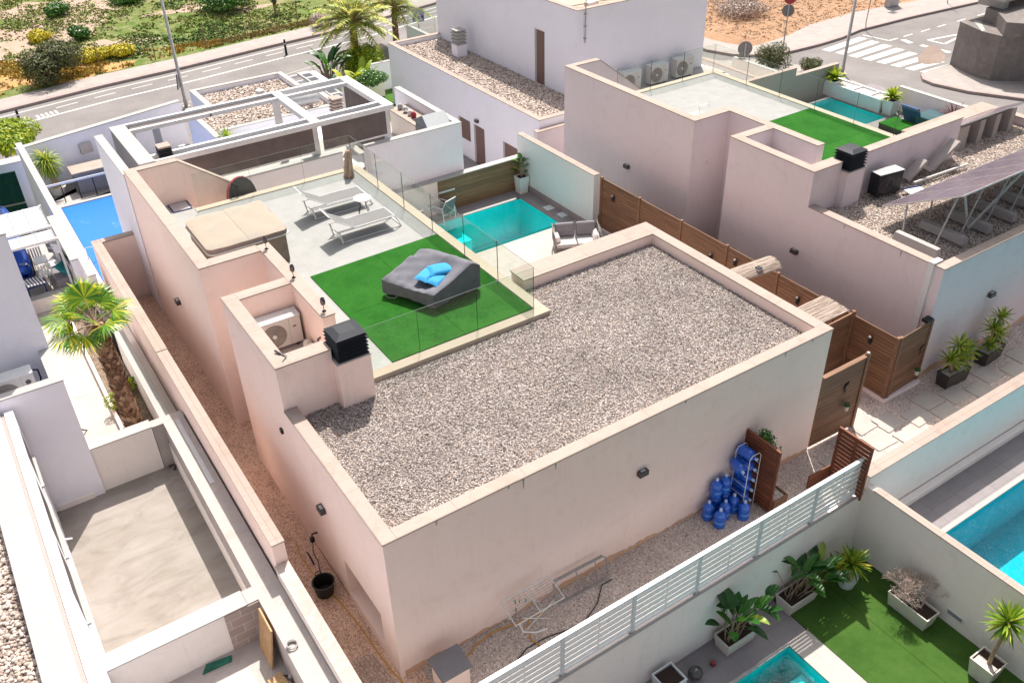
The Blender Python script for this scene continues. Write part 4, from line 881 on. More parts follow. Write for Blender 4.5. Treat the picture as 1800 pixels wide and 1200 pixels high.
lizard('black wire ornament above the hanging pot on the fence by the right villa', GY(1618,614,9.56)); lizard('black wire ornament above the hanging pot on the board gate', GY(1486,681,9.42))
tag(MB().box(17.95,9.62,1.87,18.18,9.78,1.95).build('junction_box', M['black']), 'small black box on top of the short board fence', 'box')
# slatted screens of the back yard
def slat_screen(label, a, b, z1, base_box=None):
    a, b = Vector((a[0],a[1],0)), Vector((b[0],b[1],0)); t = thing('slatted_screen', label, 'screen', (a.x,a.y,0), 0, 'slatted wooden screens in the back yard'); d = b-a; L_ = d.length; d.normalize(); rz = math.atan2(d.y,d.x); c = (a+b)/2
    m = MB(); n = int(z1/.105); random.seed(int(L_*100))
    for k in range(n):
        z = .05+(k+.5)*(z1-.06)/n
        m.obox((c.x,c.y,z), (L_,.02,(z1-.06)/n-.022), rz)
    m.build('slats', M['slat'], t); f = MB()
    for q in (0,1): p = a.lerp(b,q); f.obox((p.x,p.y,z1/2), (.045,.045,z1), rz)
    p = a.lerp(b,.5); f.obox((p.x+.02,p.y,z1/2), (.05,.03,z1-.02), rz); f.obox((c.x,c.y,z1+.01), (L_+.04,.05,.02), rz); f.build('frame', M['slat'], t); return t
slat_screen('dark slatted screen standing out from the peach back wall beside the blue bottles', (11.79,8.52), (11.79,9.40), 1.74)
slat_screen('dark slatted screen at the end of the white fence', (13.70,8.54), (13.70,7.72), 1.46)
board_fence('board_fence', 'short dark board panel turned in at the end of the slatted screen', (13.0,8.57), (13.66,8.55), .05, .42, 'slat', posts=False)
t = thing('planter_box', 'wooden trough of white chippings behind the slatted screen', 'planter', (12.0,8.75,0)); planter_box(t, 11.83,8.46,12.24,9.25, 0, .40, 'fence', soil='chips', th=.03)
t = thing('vine', 'green vine climbing the corner beside the wooden trough', 'plant', (12.0,9.0,.35)); m = MB(); m.tube([(12.0,9.0,.3),(12.05,9.1,.9),(11.98,9.2,1.3),(11.95,9.1,1.6)], .012, 5); m.tube([(12.1,8.9,.3),(12.15,9.0,.8),(12.2,9.1,1.1)], .01, 5); m.build('stem', M['stem'], t)
leaf_cloud('leaves', [Vector(q) for q in ((11.98,9.15,1.62),(12.1,9.15,1.45),(12.2,9.05,1.25),(12.18,9.0,.95),(11.96,9.05,1.75))], [.20,.22,.20,.13,.16], 420, .05, M['leaf'], t, shell=.2)
# ------------------------------------------------------------------ blue water bottles and their rack
def bottle(label, c, group='blue water bottles'):
    t = thing('water_bottle', label, 'bottle', (0,0,0), 0, group)
    pr = [(.0,0),(.125,0),(.135,.02),(.135,.10),(.128,.115),(.135,.13),(.135,.20),(.128,.215),(.135,.23),(.135,.30),(.125,.35),(.08,.40),(.035,.43),(.03,.47),(.0,.47)]
    MB().lathe(pr, (0,0,0), 22).build('body', M['bottlecore'], t, smooth=True)
    MB().lathe([(.036,.455),(.036,.50),(.03,.51),(0,.51)], (0,0,0), 14).build('cap', M['bottlecap'], t)
    m = MB(); m.lathe([(.1365,.14),(.1365,.19)], (0,0,0), 22); m.f = [f for i, f in enumerate(m.f) if 12 <= i <= 18]; m.m = m.m[:len(m.f)]; m.build('label', plain('bottle_label', (.10,.30,.72), .4), t)
    t.location = c; t.scale = (.92,.92,.96); return t
bs = [((10.68,9.20),'at the left end of the cluster against the wall'),((10.72,8.90),'standing farthest forward on the left'),((10.98,9.02),'second from the left in the front row'),((11.30,8.78),'front row, closest to the white fence'),((10.98,9.30),'against the wall, second from the left'),((11.24,9.28),'against the wall, behind the middle of the cluster'),((11.26,9.05),'in the middle of the cluster')]
b0 = None
for (x,y), l in bs:
    if b0 is None: b0 = bottle('blue water bottle '+l, (x,y,0))
    else: dup(b0, (x,y,0), random.uniform(-1,1), 'blue water bottle '+l)
ups = [((10.90,9.26),.47,'stacked on top, leftmost'),((11.15,9.25),.47,'stacked on top of the back row, beside the rack')]
for (x,y), z, l in ups: dup(b0, (x,y,z), random.uniform(-1,1), 'blue water bottle '+l)
t = thing('bottle_rack', 'thin white wire rack holding water bottles beside the slatted screen', 'rack', (11.55,9.1,0)); f = MB()
for y in (8.92,9.30):
    f.tube([(11.40,y,0),(11.40,y,1.44),(11.46,y,1.52),(11.66,y,1.52),(11.72,y,1.44),(11.72,y,0)], .010, 6)
for k in range(5):
    for x in (11.42,11.70): f.tube([(x,8.92,.10+.28*k),(x,9.30,.10+.28*k)], .007, 5)
f.build('frame', M['whitemetal'], t)
for k, w in enumerate(('bottom','second','third','fourth','top')):
    c = dup(b0, (11.56,9.36,.25+.285*k), 0, 'blue water bottle lying in the wire rack, %s shelf' % w); c.rotation_euler = (R(90),0,R(3)); c.scale = (.95,.95,.95)
c = dup(b0, (11.40,9.30,1.12), 0, 'blue water bottle balanced against the wall above the rack'); c.rotation_euler = (R(75),0,R(-25))
# ------------------------------------------------------------------ drying racks
def drying_rack(label, loc, wings, rz):
    t = thing('drying_rack', label, 'drying rack', (0,0,0), 0, 'folding clothes racks'); f = MB(); w = MB(); L_, W = 1.05, .52
    for s in (-1,1): f.tube([(-L_/2,s*W/2,.0),(L_/2,s*W/2,.0)], .011, 6)
    for s in (-1,0,1): f.tube([(s*L_/2,-W/2,0),(s*L_/2,W/2,0)], .010, 6)
    for k in range(9): y = -W/2+W*(k+1)/10; w.tube([(-L_/2,y,0),(L_/2,y,0)], .0035, 4)
    for k in range(8): x = -L_/2+L_*(k+1)/9; w.tube([(x,-W/2,-.002),(x,W/2,-.002)], .0025, 4)
    if wings:
        for s in (-1,1): f.tube([(-.35,s*.2,0),(.35,s*.2,-.80)], .010, 6); f.tube([(.35,s*.2,0),(-.35,s*.2,-.80)], .010, 6)
        f.tube([(-.45,-.26,.0),(-.40,-.34,-.25),(-.15,-.40,-.45),(.1,-.42,-.52)], .014, 6)
    f.build('frame', M['whitemetal'], t); w.build('wires', M['galv'], t); t.location = loc; return t
d1 = drying_rack('white folding clothes rack standing open in the back yard', (6.05,8.98,.80), True, 0); d1.rotation_euler = (R(14),R(-4),R(-2))
d2 = thing('drying_rack', 'grey clothes rack leaning folded against the peach wall', 'drying rack', (0,0,0), 0, 'folding clothes racks'); f = MB(); w = MB()
for dz in (0,.05):
    pts = [(-.62,dz*.8,.06),(-.62,dz*.8,.46),(-.54,dz*.8,.52),(.54,dz*.8,.52),(.62,dz*.8,.46),(.62,dz*.8,.06),(.54,dz*.8,0),(-.54,dz*.8,0),(-.62,dz*.8,.06)]; f.tube(pts, .011, 6)
f.tube([(-.1,.0,0),(-.1,.0,.52)], .011, 6); f.tube([(.35,.0,0),(.35,.0,.52)], .010, 6); f.obox((-.2,.03,.53), (.8,.05,.025)); f.obox((.25,.03,.53), (.6,.04,.02))
for k in range(10): w.tube([(-.58+.116*k,.02,.02),(-.58+.116*k,.02,.26)], .003, 4)
for k in range(4): w.tube([(-.6,.02,.04+.06*k),(.6,.02,.04+.06*k)], .003, 4)
f.build('frame', M['galv'], d2); w.build('wires', M['galv'], d2); d2.location = (7.35,9.12,.02); d2.rotation_euler = (R(-16),0,R(-1))
random.seed(9)
for k, (dx, dy, c) in enumerate(((-.30,.12,'green'),(-.22,.10,'orange'),(-.12,.05,'teal'),(-.38,-.02,'dark green'),(-.05,-.05,'green and orange'))):
    tag(MB().box(6.05+dx-.008,8.98+dy-.01,.77,6.05+dx+.008,8.98+dy+.01,.86).build('clothes_peg', plain('peg', {'green':(.05,.3,.1),'orange':(.6,.25,.04),'teal':(.02,.3,.28),'dark green':(.02,.18,.07),'green and orange':(.3,.3,.06)}[c], .5)), '%s clothes peg clipped to the open white rack' % c, 'peg', 'clothes pegs on the rack')
# utility cabinet, bucket, hoses, pipes
t = thing('utility_cabinet', 'small peach masonry cabinet with a grey sloping lid at the back yard corner', 'cabinet', (4.2,8.75,0))
c0 = G(765,1185,0); MB().obox((4.22,8.86,.24), (.52,.42,.50), R(0)).build('body', M['peach'], t); m = MB(); m.obox((4.22,8.86,.52), (.60,.52,.035), rot=Matrix.Rotation(R(5),3,'X')); m.build('lid', plain('grey_lid', (.20,.19,.20), .8, bump=.3), t)
b = G(513,940,0); t = thing('bucket', 'black rubber bucket standing on the gravel path', 'bucket', (3.22,12.05,0)); c = (3.18,11.98,0)
MB().lathe([(0,0),(.17,0),(.21,.30),(.225,.30),(.225,.325),(.20,.325),(.165,.03),(0,.03)], c, 28).build('body', M['rubber'], t, smooth=False)
for s in (-1,1): MB().tube([(c[0]-.06,c[1]+s*.215,.30),(c[0]-.05,c[1]+s*.25,.36),(c[0]+.05,c[1]+s*.25,.36),(c[0]+.06,c[1]+s*.215,.30)], .012, 6).build('handle', M['rubber'], t)
t = thing('garden_tap', 'old garden tap with a timer on the left wall above the bucket', 'tap', (3.5,13.0,.5)); MB().tube([(3.53,12.95,.62),(3.42,12.95,.64),(3.40,12.95,.54)], .022, 7).build('spout', M['dark'], t); MB().lathe([(0,0),(.05,0),(.05,.09),(0,.10)], (3.40,12.95,.45), 12).build('timer', M['black'], t); MB().tube([(3.40,12.95,.46),(3.34,12.85,.25),(3.36,12.7,.1),(3.30,12.5,.02),(3.2,12.2,.015)], .010, 6).build('drip_line', M['dark'], t)
def gpath(px, z, r, zoff=None): return [tuple(G(u,v,z)+Vector((0,0,r))) for u,v in px]
tag(MB().tube(gpath([(520,952),(527,975),(548,1005),(570,1032),(600,1060),(632,1100),(660,1140),(690,1180),(712,1204)],0,.013), .013, 7).build('garden_hose', M['hosey']), 'thin yellow hose running down the gravel path past the bucket', 'hose')
tag(MB().tube(gpath([(800,1198),(812,1168),(835,1135),(865,1112),(900,1098),(950,1078),(972,1058)],0,.014), .014, 7).build('garden_hose', M['hosey']), 'yellow hose passing under the open clothes rack', 'hose')
tag(MB().tube(gpath([(930,1088),(926,1105),(935,1125),(950,1135),(965,1137)],0,.014), .014, 7).build('garden_hose', M['hosey']), 'short yellow hose curl beside the white fence', 'hose')
tag(MB().tube(gpath([(1076,1018),(1058,1028),(1050,1060),(1028,1092),(1000,1106),(960,1120),(925,1140),(903,1168)],0,.012), .012, 6).build('cable', M['hoseb']), 'black cable curving over the gravel towards the white fence', 'cable')
tag(MB().tube(gpath([(541,972),(546,980),(552,992)],0,.02), .02, 6).build('pipe_offcut', M['hoseb']), 'short black pipe lying on the gravel path by the recess', 'pipe')
m = MB(); 
for k in range(7): a = G(612+7*k,1163-2*k,0); m.tube([(a.x,a.y,.05+.01*(k%2)),(a.x+.14,a.y-1.5,.05+.01*(k%3))], .011, 6)
tag(m.build('pipe_bundle', M['galv'], smooth=True), 'bundle of thin grey tubes lying along the gravel path', 'pipes')
# ================================================================== WALLS ROUND THE YARD
wall_thing('boundary_wall', 'peach boundary wall along the left gravel path, tall part', 'wall', [(2.36,11.78,-1.5,2.59,25.72,1.97),(2.59,25.5,-1.5,3.53,25.72,1.97)], [(2.36,11.78,1.97,2.59,19.04),(2.355,19.07,1.985,2.595,25.72),(2.60,25.5,1.985,3.50,25.72)], M['peach'], M['cap'])
wall_thing('boundary_wall', 'lower blotchy topped boundary wall continuing at the near end of the gravel path', 'wall', [(2.33,7.0,-1.9,2.57,11.76,1.48)], [(2.33,7.0,1.48,2.57,11.76)], M['offwhite'], M['dirtycap'])
t = wall_thing('retaining_wall', 'pale retaining wall below the white louvred fence', 'wall', [(2.6,7.80,-1.85,14.02,8.02,.004)], [], M['offwhite'], M['wcap'])
wall_thing('boundary_wall', 'side wall with cream coping between the lawn garden and the big pool', 'wall', [(14.02,-4,-1.9,14.18,7.80,.16)], [(14.02,-4,.16,14.18,7.62)], M['offwhite'], M['cap'])
wall_thing('boundary_wall', 'long wall with wide cream coping between the slab path and the big pool', 'wall', [(14.04,7.80,-1.9,34,8.08,.40)], [(14.04,7.80,.40,34,8.08)], M['offwhite'], M['cap'])
# white louvred fence
t = thing('louvre_fence', 'white metal louvred fence running along the edge of the back yard', 'fence', (8,7.86,.0))
x0, x1 = 2.7, 13.92; f = MB(); f.box(x0,7.835,1.035,x1,7.885,1.085); f.box(x0,7.84,.10,x1,7.88,.135); 
MB().box(x0,7.82,1.085,x1,7.90,1.095).build('top_rail', M['whitemetal'], t); f.build('rails', plain('fence_paint', (.78,.80,.81), .5), t)
xs = [13.90,12.33,10.72,9.1,7.5,5.9,4.3,2.7]
for x in xs: MB().box(x-.03,7.83,0,x+.03,7.89,1.05).build('post', plain('fence_post', (.60,.65,.67), .4), t); MB().box(x-.07,7.79,.005,x+.07,7.92,.02).build('foot_plate', M['galv'], t)
lp = plain('louvre_paint', (.88,.88,.87), .5)
for i in range(len(xs)-1):
    for h in range(2):
        xa = xs[i]-.03-(xs[i]-xs[i+1]-.06)*h/2-.01; xb = xa-(xs[i]-xs[i+1]-.06)/2+.02; m = MB()
        for k in range(6):
            z = .15+.147*k; q_ = z+.112; m.add([(xb,7.858,z),(xa,7.858,z),(xa,7.858,q_),(xb,7.858,q_),(xb,7.862,z),(xa,7.862,z),(xa,7.862,q_),(xb,7.862,q_)], [(0,1,2,3),(7,6,5,4),(3,2,6,7),(0,4,5,1)])
        m.box(xb-.012,7.84,.135,xb,7.88,1.035); m.build('louvre_panel', lp, t)
MB().box(2.7,7.775,.006,13.95,7.825,.03).build('kerb_rail', M['wcap'], t)
# stepping slabs beyond the gate
slabs = [(14.25,8.75),(14.95,8.42),(14.95,9.05),(15.65,8.72),(16.35,8.42),(16.35,9.02),(17.1,8.75),(17.8,8.45),(17.8,9.0),(18.55,8.75),(19.25,8.5),(19.95,8.8),(20.7,8.5),(21.4,8.8),(22.1,8.5),(15.75,9.32)]
random.seed(2)
for i, (x, y) in enumerate(slabs): 
    pass
m = MB()
for i, (x, y) in enumerate(slabs): m.obox((x,y,.012), (.64,.52,.03), R(random.uniform(-2,2)))
struct(m.build('stepping_slabs', M['patiotile'], bevel=.006), 'square pale stepping slabs laid in the gravel beside the long wall')
# dark planters with yuccas by the right villa
def yucca_planter(label, c, rz, heads, big=1.0):
    t = thing('yucca_planter', label, 'planter', (0,0,0)); planter_box(t, -.42,-.18,.42,.18, 0, .40, 'planterd', soil='chips', inset=.03)
    tr = MB(); lf = MB()
    for i, (x, y, z, l) in enumerate(heads): tr.tube([(x*.4,y*.4,.3),(x*.7,y*.7,z*.6+.15),(x,y,z)], [.045,.035,.03], 7); rosette(lf, (x,y,z), 38, l, .042, -.35, 1.3, .25)
    tr.build('trunk', M['stem'], t, smooth=True); lf.build('leaves', M['yucca'], t); t.location = c; t.rotation_euler = (0,0,rz); return t
p = G(1690,655,0); p2 = G(1757,615,0)
yp = yucca_planter('dark trough with several yuccas against the wall of the right villa', (18.95,9.15,0), R(-3), [(-.28,0,.75,.36),(.0,.05,1.05,.38),(.12,-.05,.62,.36),(.34,.02,.8,.34)])
yucca_planter('dark pot of yuccas farther along the wall of the right villa', (20.55,9.2,0), R(4), [(-.1,.05,.95,.36),(.15,.0,.7,.34),(-.2,-.05,.55,.3),(.3,.1,1.1,.34)])
# ================================================================== LAWN GARDEN IN FRONT OF THE YARD
GZ = -1.8
struct(MB().box(2.6,-4,-1.99,9.35,7.8,GZ).build('garden_paving', M['greytile']), 'grey tiled garden terrace left of the small pool') if False else None
fx0, fx1, fy1 = 9.32, 10.88, 6.78
m = MB(); m.box(2.6,fy1+.07,-1.99,11.5,7.8,GZ); m.box(2.6,-4,-1.99,fx0-.02,fy1+.07,GZ); struct(m.build('garden_paving', M['greytile']), 'grey tiles between the retaining wall and the small pool')
struct(MB().box(fx1+.03,-4,-1.99,11.52,fy1+.07,GZ).build('garden_paving', M['beigetile']), 'pale tiles between the small pool and the lawn')
struct(MB().box(11.52,-4,-1.99,14.02,7.8,GZ+.015).build('lawn', M['lawn']), 'clipped lawn in the walled garden below the white fence')
pool('small turquoise pool at the bottom of the picture beside the lawn', 6.5, 1.5, fx1, fy1, GZ, 1.2, 'pooltile', 'water', wl=-.12, shallow=(9.8,4.6,fx1-.01,fy1-.45))
MB().box(6.5,fy1,GZ-.01,fx1+.03,fy1+.07,GZ+.02).build('pool_edging', M['wcap'], bevel=.004); tag(bpy.data.objects['pool_edging.001'], 'narrow pale edging along the back of the small turquoise pool', 'coping')
def paddle_plant(label, x0, y0, x1, y1, zt, n, seed, hs=(.35,.8), mt='planterw', lean=0):
    t = thing('potted_plant', label, 'potted plant', ((x0+x1)/2,(y0+y1)/2,GZ)); planter_box(t, x0,y0,x1,y1, GZ, zt, mt, inset=.05)
    random.seed(seed); m = MB(); st = MB()
    for i in range(n):
        bx, by = random.uniform(x0+.08,x1-.08), random.uniform(y0+.1,y1-.1); a = random.uniform(0,6.28); h = random.uniform(*hs); r = random.uniform(.05,.34)
        tip = Vector((bx+r*math.cos(a)+lean*random.random(), by+r*math.sin(a), zt+h)); st.tube([(bx,by,zt-.06),Vector((bx,by,zt))*.4+tip*.6+Vector((0,0,.05)),tip], .009, 4)
        leaf(m, tip, (math.cos(a),math.sin(a),random.uniform(.2,1.6)), random.uniform(.34,.58), random.uniform(.15,.22), random.uniform(.2,.9), 5, shape='paddle', fold=.25)
    st.build('stem', M['stem'], t); m.build('leaves', M['leaf'], t); return t
paddle_plant('broad leaved plant in a cream trough nearest the dark glazed ball', 9.63,7.27,10.45,7.70, -1.45, 24, 4, (.35,.85))
paddle_plant('spreading broad leaved plant in a cream trough left of the corner yucca', 11.42,7.25,12.30,7.70, -1.45, 26, 6, (.25,.65), lean=.4)
t = thing('potted_plant', 'spiky yucca in a low pale pot in the garden wall corner', 'potted plant', (13.1,7.2,GZ)); MB().lathe([(.16,0),(.22,.3),(.20,.3),(.18,.24),(0,.24)], (13.12,7.18,GZ), 18).build('pot', M['planterb'], t)
m = MB(); m.tube([(13.12,7.18,GZ+.2),(13.1,7.17,GZ+.62)], .05, 7); m.build('trunk', M['stem'], t); m = MB(); rosette(m, (13.1,7.17,GZ+.68), 62, .44, .05, -.4, 1.35, .2); rosette(m, (12.75,7.3,GZ+.55), 16, .40, .10, 0, 1.2, .5); m.build('leaves', M['yucca'], t)
t = thing('potted_plant', 'cream trough with a dry leafless grey shrub against the side wall', 'potted plant', (13.6,5.9,GZ)); planter_box(t, 13.38,5.42,13.80,6.38, GZ, -1.40, 'planterw', inset=.05)
random.seed(8); m = MB()
def twig(m, p, d, l, r, n):
    q = p + d*l; m.tube([p, (p+q)/2+Vector([random.uniform(-.02,.02) for _ in 'xyz']), q], [r, r*.8, r*.55], 4, cap=False)
    if n:
        for _ in range(random.choice((3,4))): e = (d + Vector([random.gauss(0,.5), random.gauss(0,.5), random.gauss(.22,.35)])).normalized(); twig(m, q, e, l*random.uniform(.6,.85), r*.62, n-1)
for x, y in ((13.55,6.1),(13.62,5.75),(13.5,5.95)):
    for _ in range(5): twig(m, Vector((x,y,-1.46)), Vector((random.gauss(0,.45),random.gauss(0,.45),1)).normalized(), .24, .012, 4)
m.build('twigs', M['dry'], t)
t = thing('potted_plant', 'tall single stemmed yucca in a square cream pot at the right end of the lawn', 'potted plant', (13.48,4.15,GZ)); planter_box(t, 13.24,3.90,13.72,4.40, GZ, -1.30, 'planterw', soil='soil', inset=.06)
MB().sheet([(13.28,3.95),(13.48,3.95),(13.50,4.35),(13.28,4.35)], -1.342).build('white_chips', M['chips'], t)
m = MB(); m.tube([(13.46,4.12,-1.38),(13.44,4.12,-.95),(13.50,4.10,-.5),(13.46,4.10,-.15)], [.045,.038,.035,.04], 8); m.build('trunk', M['stem'], t, smooth=True)
m = MB(); rosette(m, (13.46,4.10,-.10), 90, .46, .045, -.55, 1.4, .15); rosette(m, (13.46,4.10,-.22), 24, .30, .03, -1.3, -.6, .4); m.build('leaves', M['yucca'], t)
t = thing('planter_box', 'square pale planter of dark soil at the bottom edge beside the glazed ball', 'planter', (8.2,7.45,GZ)); planter_box(t, 7.94,7.20,8.45,7.68, GZ, -1.40, 'planterb', th=.03, inset=.04)
t = thing('glazed_ball', 'dark glazed garden ball on the grey tiles', 'ball', (8.78,7.32,GZ)); MB().lathe([(.15*math.sin(a),.15-.15*math.cos(a)) for a in [math.pi*k/14 for k in range(15)]], (8.80,7.33,GZ), 28).build('ball', plain('dark_glaze', (.05,.045,.045), .08, spec=1), t, smooth=True)
t = thing('candle_jar', 'clear glass jar with a dark candle between the glazed ball and the trough', 'jar', (9.28,7.33,GZ)); MB().lathe([(.06,0),(.085,.05),(.08,.14),(.065,.16)], (9.30,7.34,GZ), 18).build('jar', M['glass'], t, smooth=True); MB().lathe([(0,.01),(.05,.01),(.05,.09),(0,.09)], (9.30,7.34,GZ), 14).build('candle', M['red1'], t)
m = MB(); m.box(14.0,5.02,-1.50,14.018,5.40,-1.38); o = m.build('wall_vent', M['planterb']); tag(o, 'small rectangular louvred vent low in the garden side wall', 'vent')
m = MB(); [m.box(13.995,5.05,-1.485+.02*k,14.0,5.37,-1.478+.02*k) for k in range(5)]; m.build('slot', M['dark'], o)
# ------------------------------------------------------------------ big pool on the right
BZ = -1.22
bx0 = 15.0
struct(MB().box(14.18,6.72,-1.99,34,7.78,BZ).build('pool_deck', M['greytile']), 'grey tiled strip between the long wall and the big blue pool')
struct(MB().box(14.18,-4,-1.99,15.13,6.72,BZ-.002).build('pool_deck', M['greytile']), 'grey tiled strip beside the garden side wall')
tag(MB().box(14.18,7.62,BZ,34,7.78,BZ+.17).build('wall_ledge', M['offwhite'], bevel=.006), 'low pale ledge along the foot of the long wall by the big pool', 'ledge')
pool('big deep blue pool at the right edge of the picture', 15.20, -3.5, 30, 6.62, BZ, 1.5, 'bluetile', 'deepwater', wl=-.07)
tag(MB().box(15.10,6.62,BZ-.01,30,6.74,BZ+.03).build('pool_edging', M['wcap'], bevel=.004), 'cream edging along the back of the big blue pool', 'coping')
# ================================================================== LEFT NEIGHBOUR PLOT
struct(MB().box(-.95,11.85,-1.5,2.34,17.45,0).build('courtyard_floor', M['screed']), 'streaky pale screed floor of the empty walled courtyard')
struct(MB().box(-.95,5,-1.5,2.33,11.5,.25).build('courtyard_floor', M['rawcement']), 'raw cement floor of the second courtyard at the bottom left')
wall_thing('courtyard_wall', 'white topped back wall of the empty courtyard', 'wall', [(-.75,17.45,-1.5,1.60,17.74,1.19)], [(-.75,17.45,1.19,1.60,17.74)], M['offwhite'], M['wcap'])
wall_thing('courtyard_wall', 'raw unpainted end of the courtyard back wall', 'wall', [(1.612,17.47,-1.5,2.34,17.72,1.18)], [], M['rawcement'], M['cap'], bevel=0)
t = wall_thing('courtyard_wall', 'white topped front wall of the empty courtyard', 'wall', [(-.78,11.5,-.1,1.64,11.86,1.18)], [(-.78,11.5,1.18,1.64,11.86)], M['offwhite'], M['wcap'])
t = thing('courtyard_wall', 'raw grey wall with bare cement top along the right side of the empty courtyard', 'wall', (2.1,14,0))
MB().box(1.86,8,-.1,2.32,17.46,1.19).build('wall', M['rawcement'], t); MB().box(1.66,11.51,-.1,1.86,11.85,1.19).build('block_end', M['rawcement'], t); MB().box(1.22,11.478,.25,1.86,11.495,1.17).build('bare_blocks', M['blocks'], t)
MB().box(1.842,11.88,-.0,1.858,17.44,.62).build('render_patch', M['offwhite'], t)
MB().box(2.10,14.9,1.2,2.2,17.4,1.205).build('wall_joint', M['greymetal'], t)
tag(MB().box(-.70,17.35,.0,.05,17.45,.14).build('plinth_step', M['offwhite'], bevel=.004), 'low step at the foot of the courtyard back wall', 'step')
o = MB().obox((1.72,11.0,.72), (.03,.60,.98), rot=Matrix.Rotation(R(9),3,'Y')).build('plywood_sheet', M['ply']); tag(o, 'weathered brown plywood sheet leaning against the raw wall', 'board')
tag(MB().prism([(.58,11.30),(1.10,11.28),(1.14,11.40),(.70,11.46)], .26, .285).build('green_tray', plain('green_plastic_sheet', (.0,.10,.065), .5, var=.4)), 'dark green plastic strip lying at the foot of the courtyard front wall', 'tray')
tag(MB().box(.70,9.4,.25,1.27,10.62,.72).build('foundation_block', M['white'], bevel=.01), 'white topped block in the second courtyard at the bottom edge', 'block')
tag(MB().obox((1.62,10.3,.34), (.26,.30,.16), R(10)).build('wooden_crate', M['ply'], bevel=.008), 'broken brown wooden crate beside the raw wall at the bottom edge', 'crate')
t = thing('pipe_coil', 'loop of grey conduit sticking up from the raw wall top', 'conduit', (2.0,10.2,1.19)); MB().tube([(1.98+.09*math.cos(a),10.22+.09*math.sin(a),1.20+.02*a/3) for a in [k*.45 for k in range(24)]], .014, 6).build('conduit', M['galv'], t)
m = MB(); random.seed(21)
for k in range(8): m.obox((1.80+random.uniform(-.04,.04),9.6+.12*k,.30+random.uniform(0,.1)), (.06,.12,.05), random.uniform(0,3))
tag(m.build('rubble', M['rawcement']), 'loose mortar rubble along the foot of the raw wall', 'rubble', kind='stuff')
tag(MB().tube([(1.72,17.38,.02),(1.70,17.30,.12),(1.80,17.22,.16),(1.84,17.30,.05),(1.76,17.2,.03)], .02, 6).build('hose_coil', M['hoseb']), 'dark coil of hose in the far right corner of the courtyard', 'hose')
# white house along the left edge, with the stepped outer walls
t = thing('white_house', 'white house with a pebble roof running along the left edge of the picture', 'house', (-2,10,-1.5))
m = MB(); m.box(-6,4,-1.5,-1.0,17.3,4.05); m.box(-1.27,4,4.05,-1.02,15.3,4.27); m.build('wall', M['white'], t); MB().box(-.999,5,-1.5,-.921,17.29,2.86).build('gap_filler', stucco('shaded_gap_tone', (.33,.28,.26), .05), t)  # filler has the shade of the narrow gap put into its taupe colour
MB().box(-1.285,4,4.27,-1.005,15.3,4.30).build('parapet_cap', M['wcap'], t, bevel=.005)
MB().sheet([(-6,4),(-1.28,4),(-1.28,15.3),(-6,15.3)], 4.056).build('roof_bed', M['stonebase'], t)
tag(stones('roof_gravel', [(-2.4,6.5),(-1.29,6.5),(-1.29,14.5),(-2.4,14.5)], 4.055, .034, 700, M['stonewarm'], t), kind='stuff')
# two stepped white walls with recessed windows between house and courtyard
t = wall_thing('side_wall', 'white inner wall with window slots directly beside the courtyard', 'wall', [(-.92,5,-1.5,-.76,17.3,2.90)], [], M['white'], M['wcap'])
for y0, y1 in ((15.8,16.9),(13.6,15.2),(11.9,13.3)): MB().box(-.76,y0,1.95,-.70,y1,1.99).build('window_sill', M['wcap'], t); MB().box(-.7605,y0+.05,2.0,-.755,y1-.05,2.75).build('window', M['dark'], t)
for y in (15.9,): tag(MB().tube([(-.80,15.85,.5),(-.62,15.8,.48)], .02, 6).build('pipe_stub', M['whitemetal']), 'small white pipe stub sticking out of the inner white wall', 'pipe')
# AC niche house
t = thing('white_house', 'white house at the left with an air conditioner in a roof niche', 'house', (-1,19,0))
m = MB(); m.box(-6,17.38,-1.5,.28,18.78,2.45); m.box(.06,17.38,2.45,.28,18.78,3.12); m.box(-6,17.38,2.45,.06,17.60,3.12); m.box(-6,18.78,-1.5,.28,26.6,5.86); m.build('wall', M['white'], t)
m = MB(); m.box(.05,17.37,3.12,.295,18.77,3.15); m.box(-6,17.37,3.12,.05,17.61,3.15); m.build('parapet_cap', M['wcap'], t, bevel=.005); MB().box(-6,18.77,5.86,.295,26.6,5.89).build('roof_cap', M['wcap'], t, bevel=.005)
ac = ac_unit('white air conditioner in the roof niche of the left house', (-.62,18.2,2.455), .86, .33, .62, 0, group='air conditioners')
def text(parent, s, loc, size, rot, mt, name='lettering', depth=.002):
    c = bpy.data.curves.new(name, 'FONT'); c.body = s; c.size = size; c.extrude = depth; c.align_x = 'CENTER'; c.align_y = 'CENTER'
    tmp = bpy.data.objects.new('tmp', c); COL.objects.link(tmp); dg = bpy.context.evaluated_depsgraph_get(); me = bpy.data.meshes.new_from_object(tmp.evaluated_get(dg)); bpy.data.objects.remove(tmp)
    me.materials.clear(); me.materials.append(mt); o = bpy.data.objects.new(name, me); COL.objects.link(o); o.parent = parent; o.location = loc; o.rotation_euler = rot; return o
text(ac, 'LG', (.30,-.170,.36), .105, (R(90),0,0), M['dark']); MB().lathe([(.0,0),(.055,0),(.055,.004),(0,.004)], (ac.location.x+.30,ac.location.y-.166,2.455+.50), 24, axis=(0,-1,0)).build('emblem', M['dark'], ac)
text(ac, 'INVERTER', (.30,-.170,.24), .036, (R(90),0,0), M['dark'])
tag(MB().tube([(-.16,18.35,3.0),(-.08,18.40,2.95),(-.08,18.45,2.7),(-.12,18.5,2.55)], .02, 6).build('refrigerant_pipe', M['black']), 'black insulated pipe behind the air conditioner in the roof niche', 'pipe')
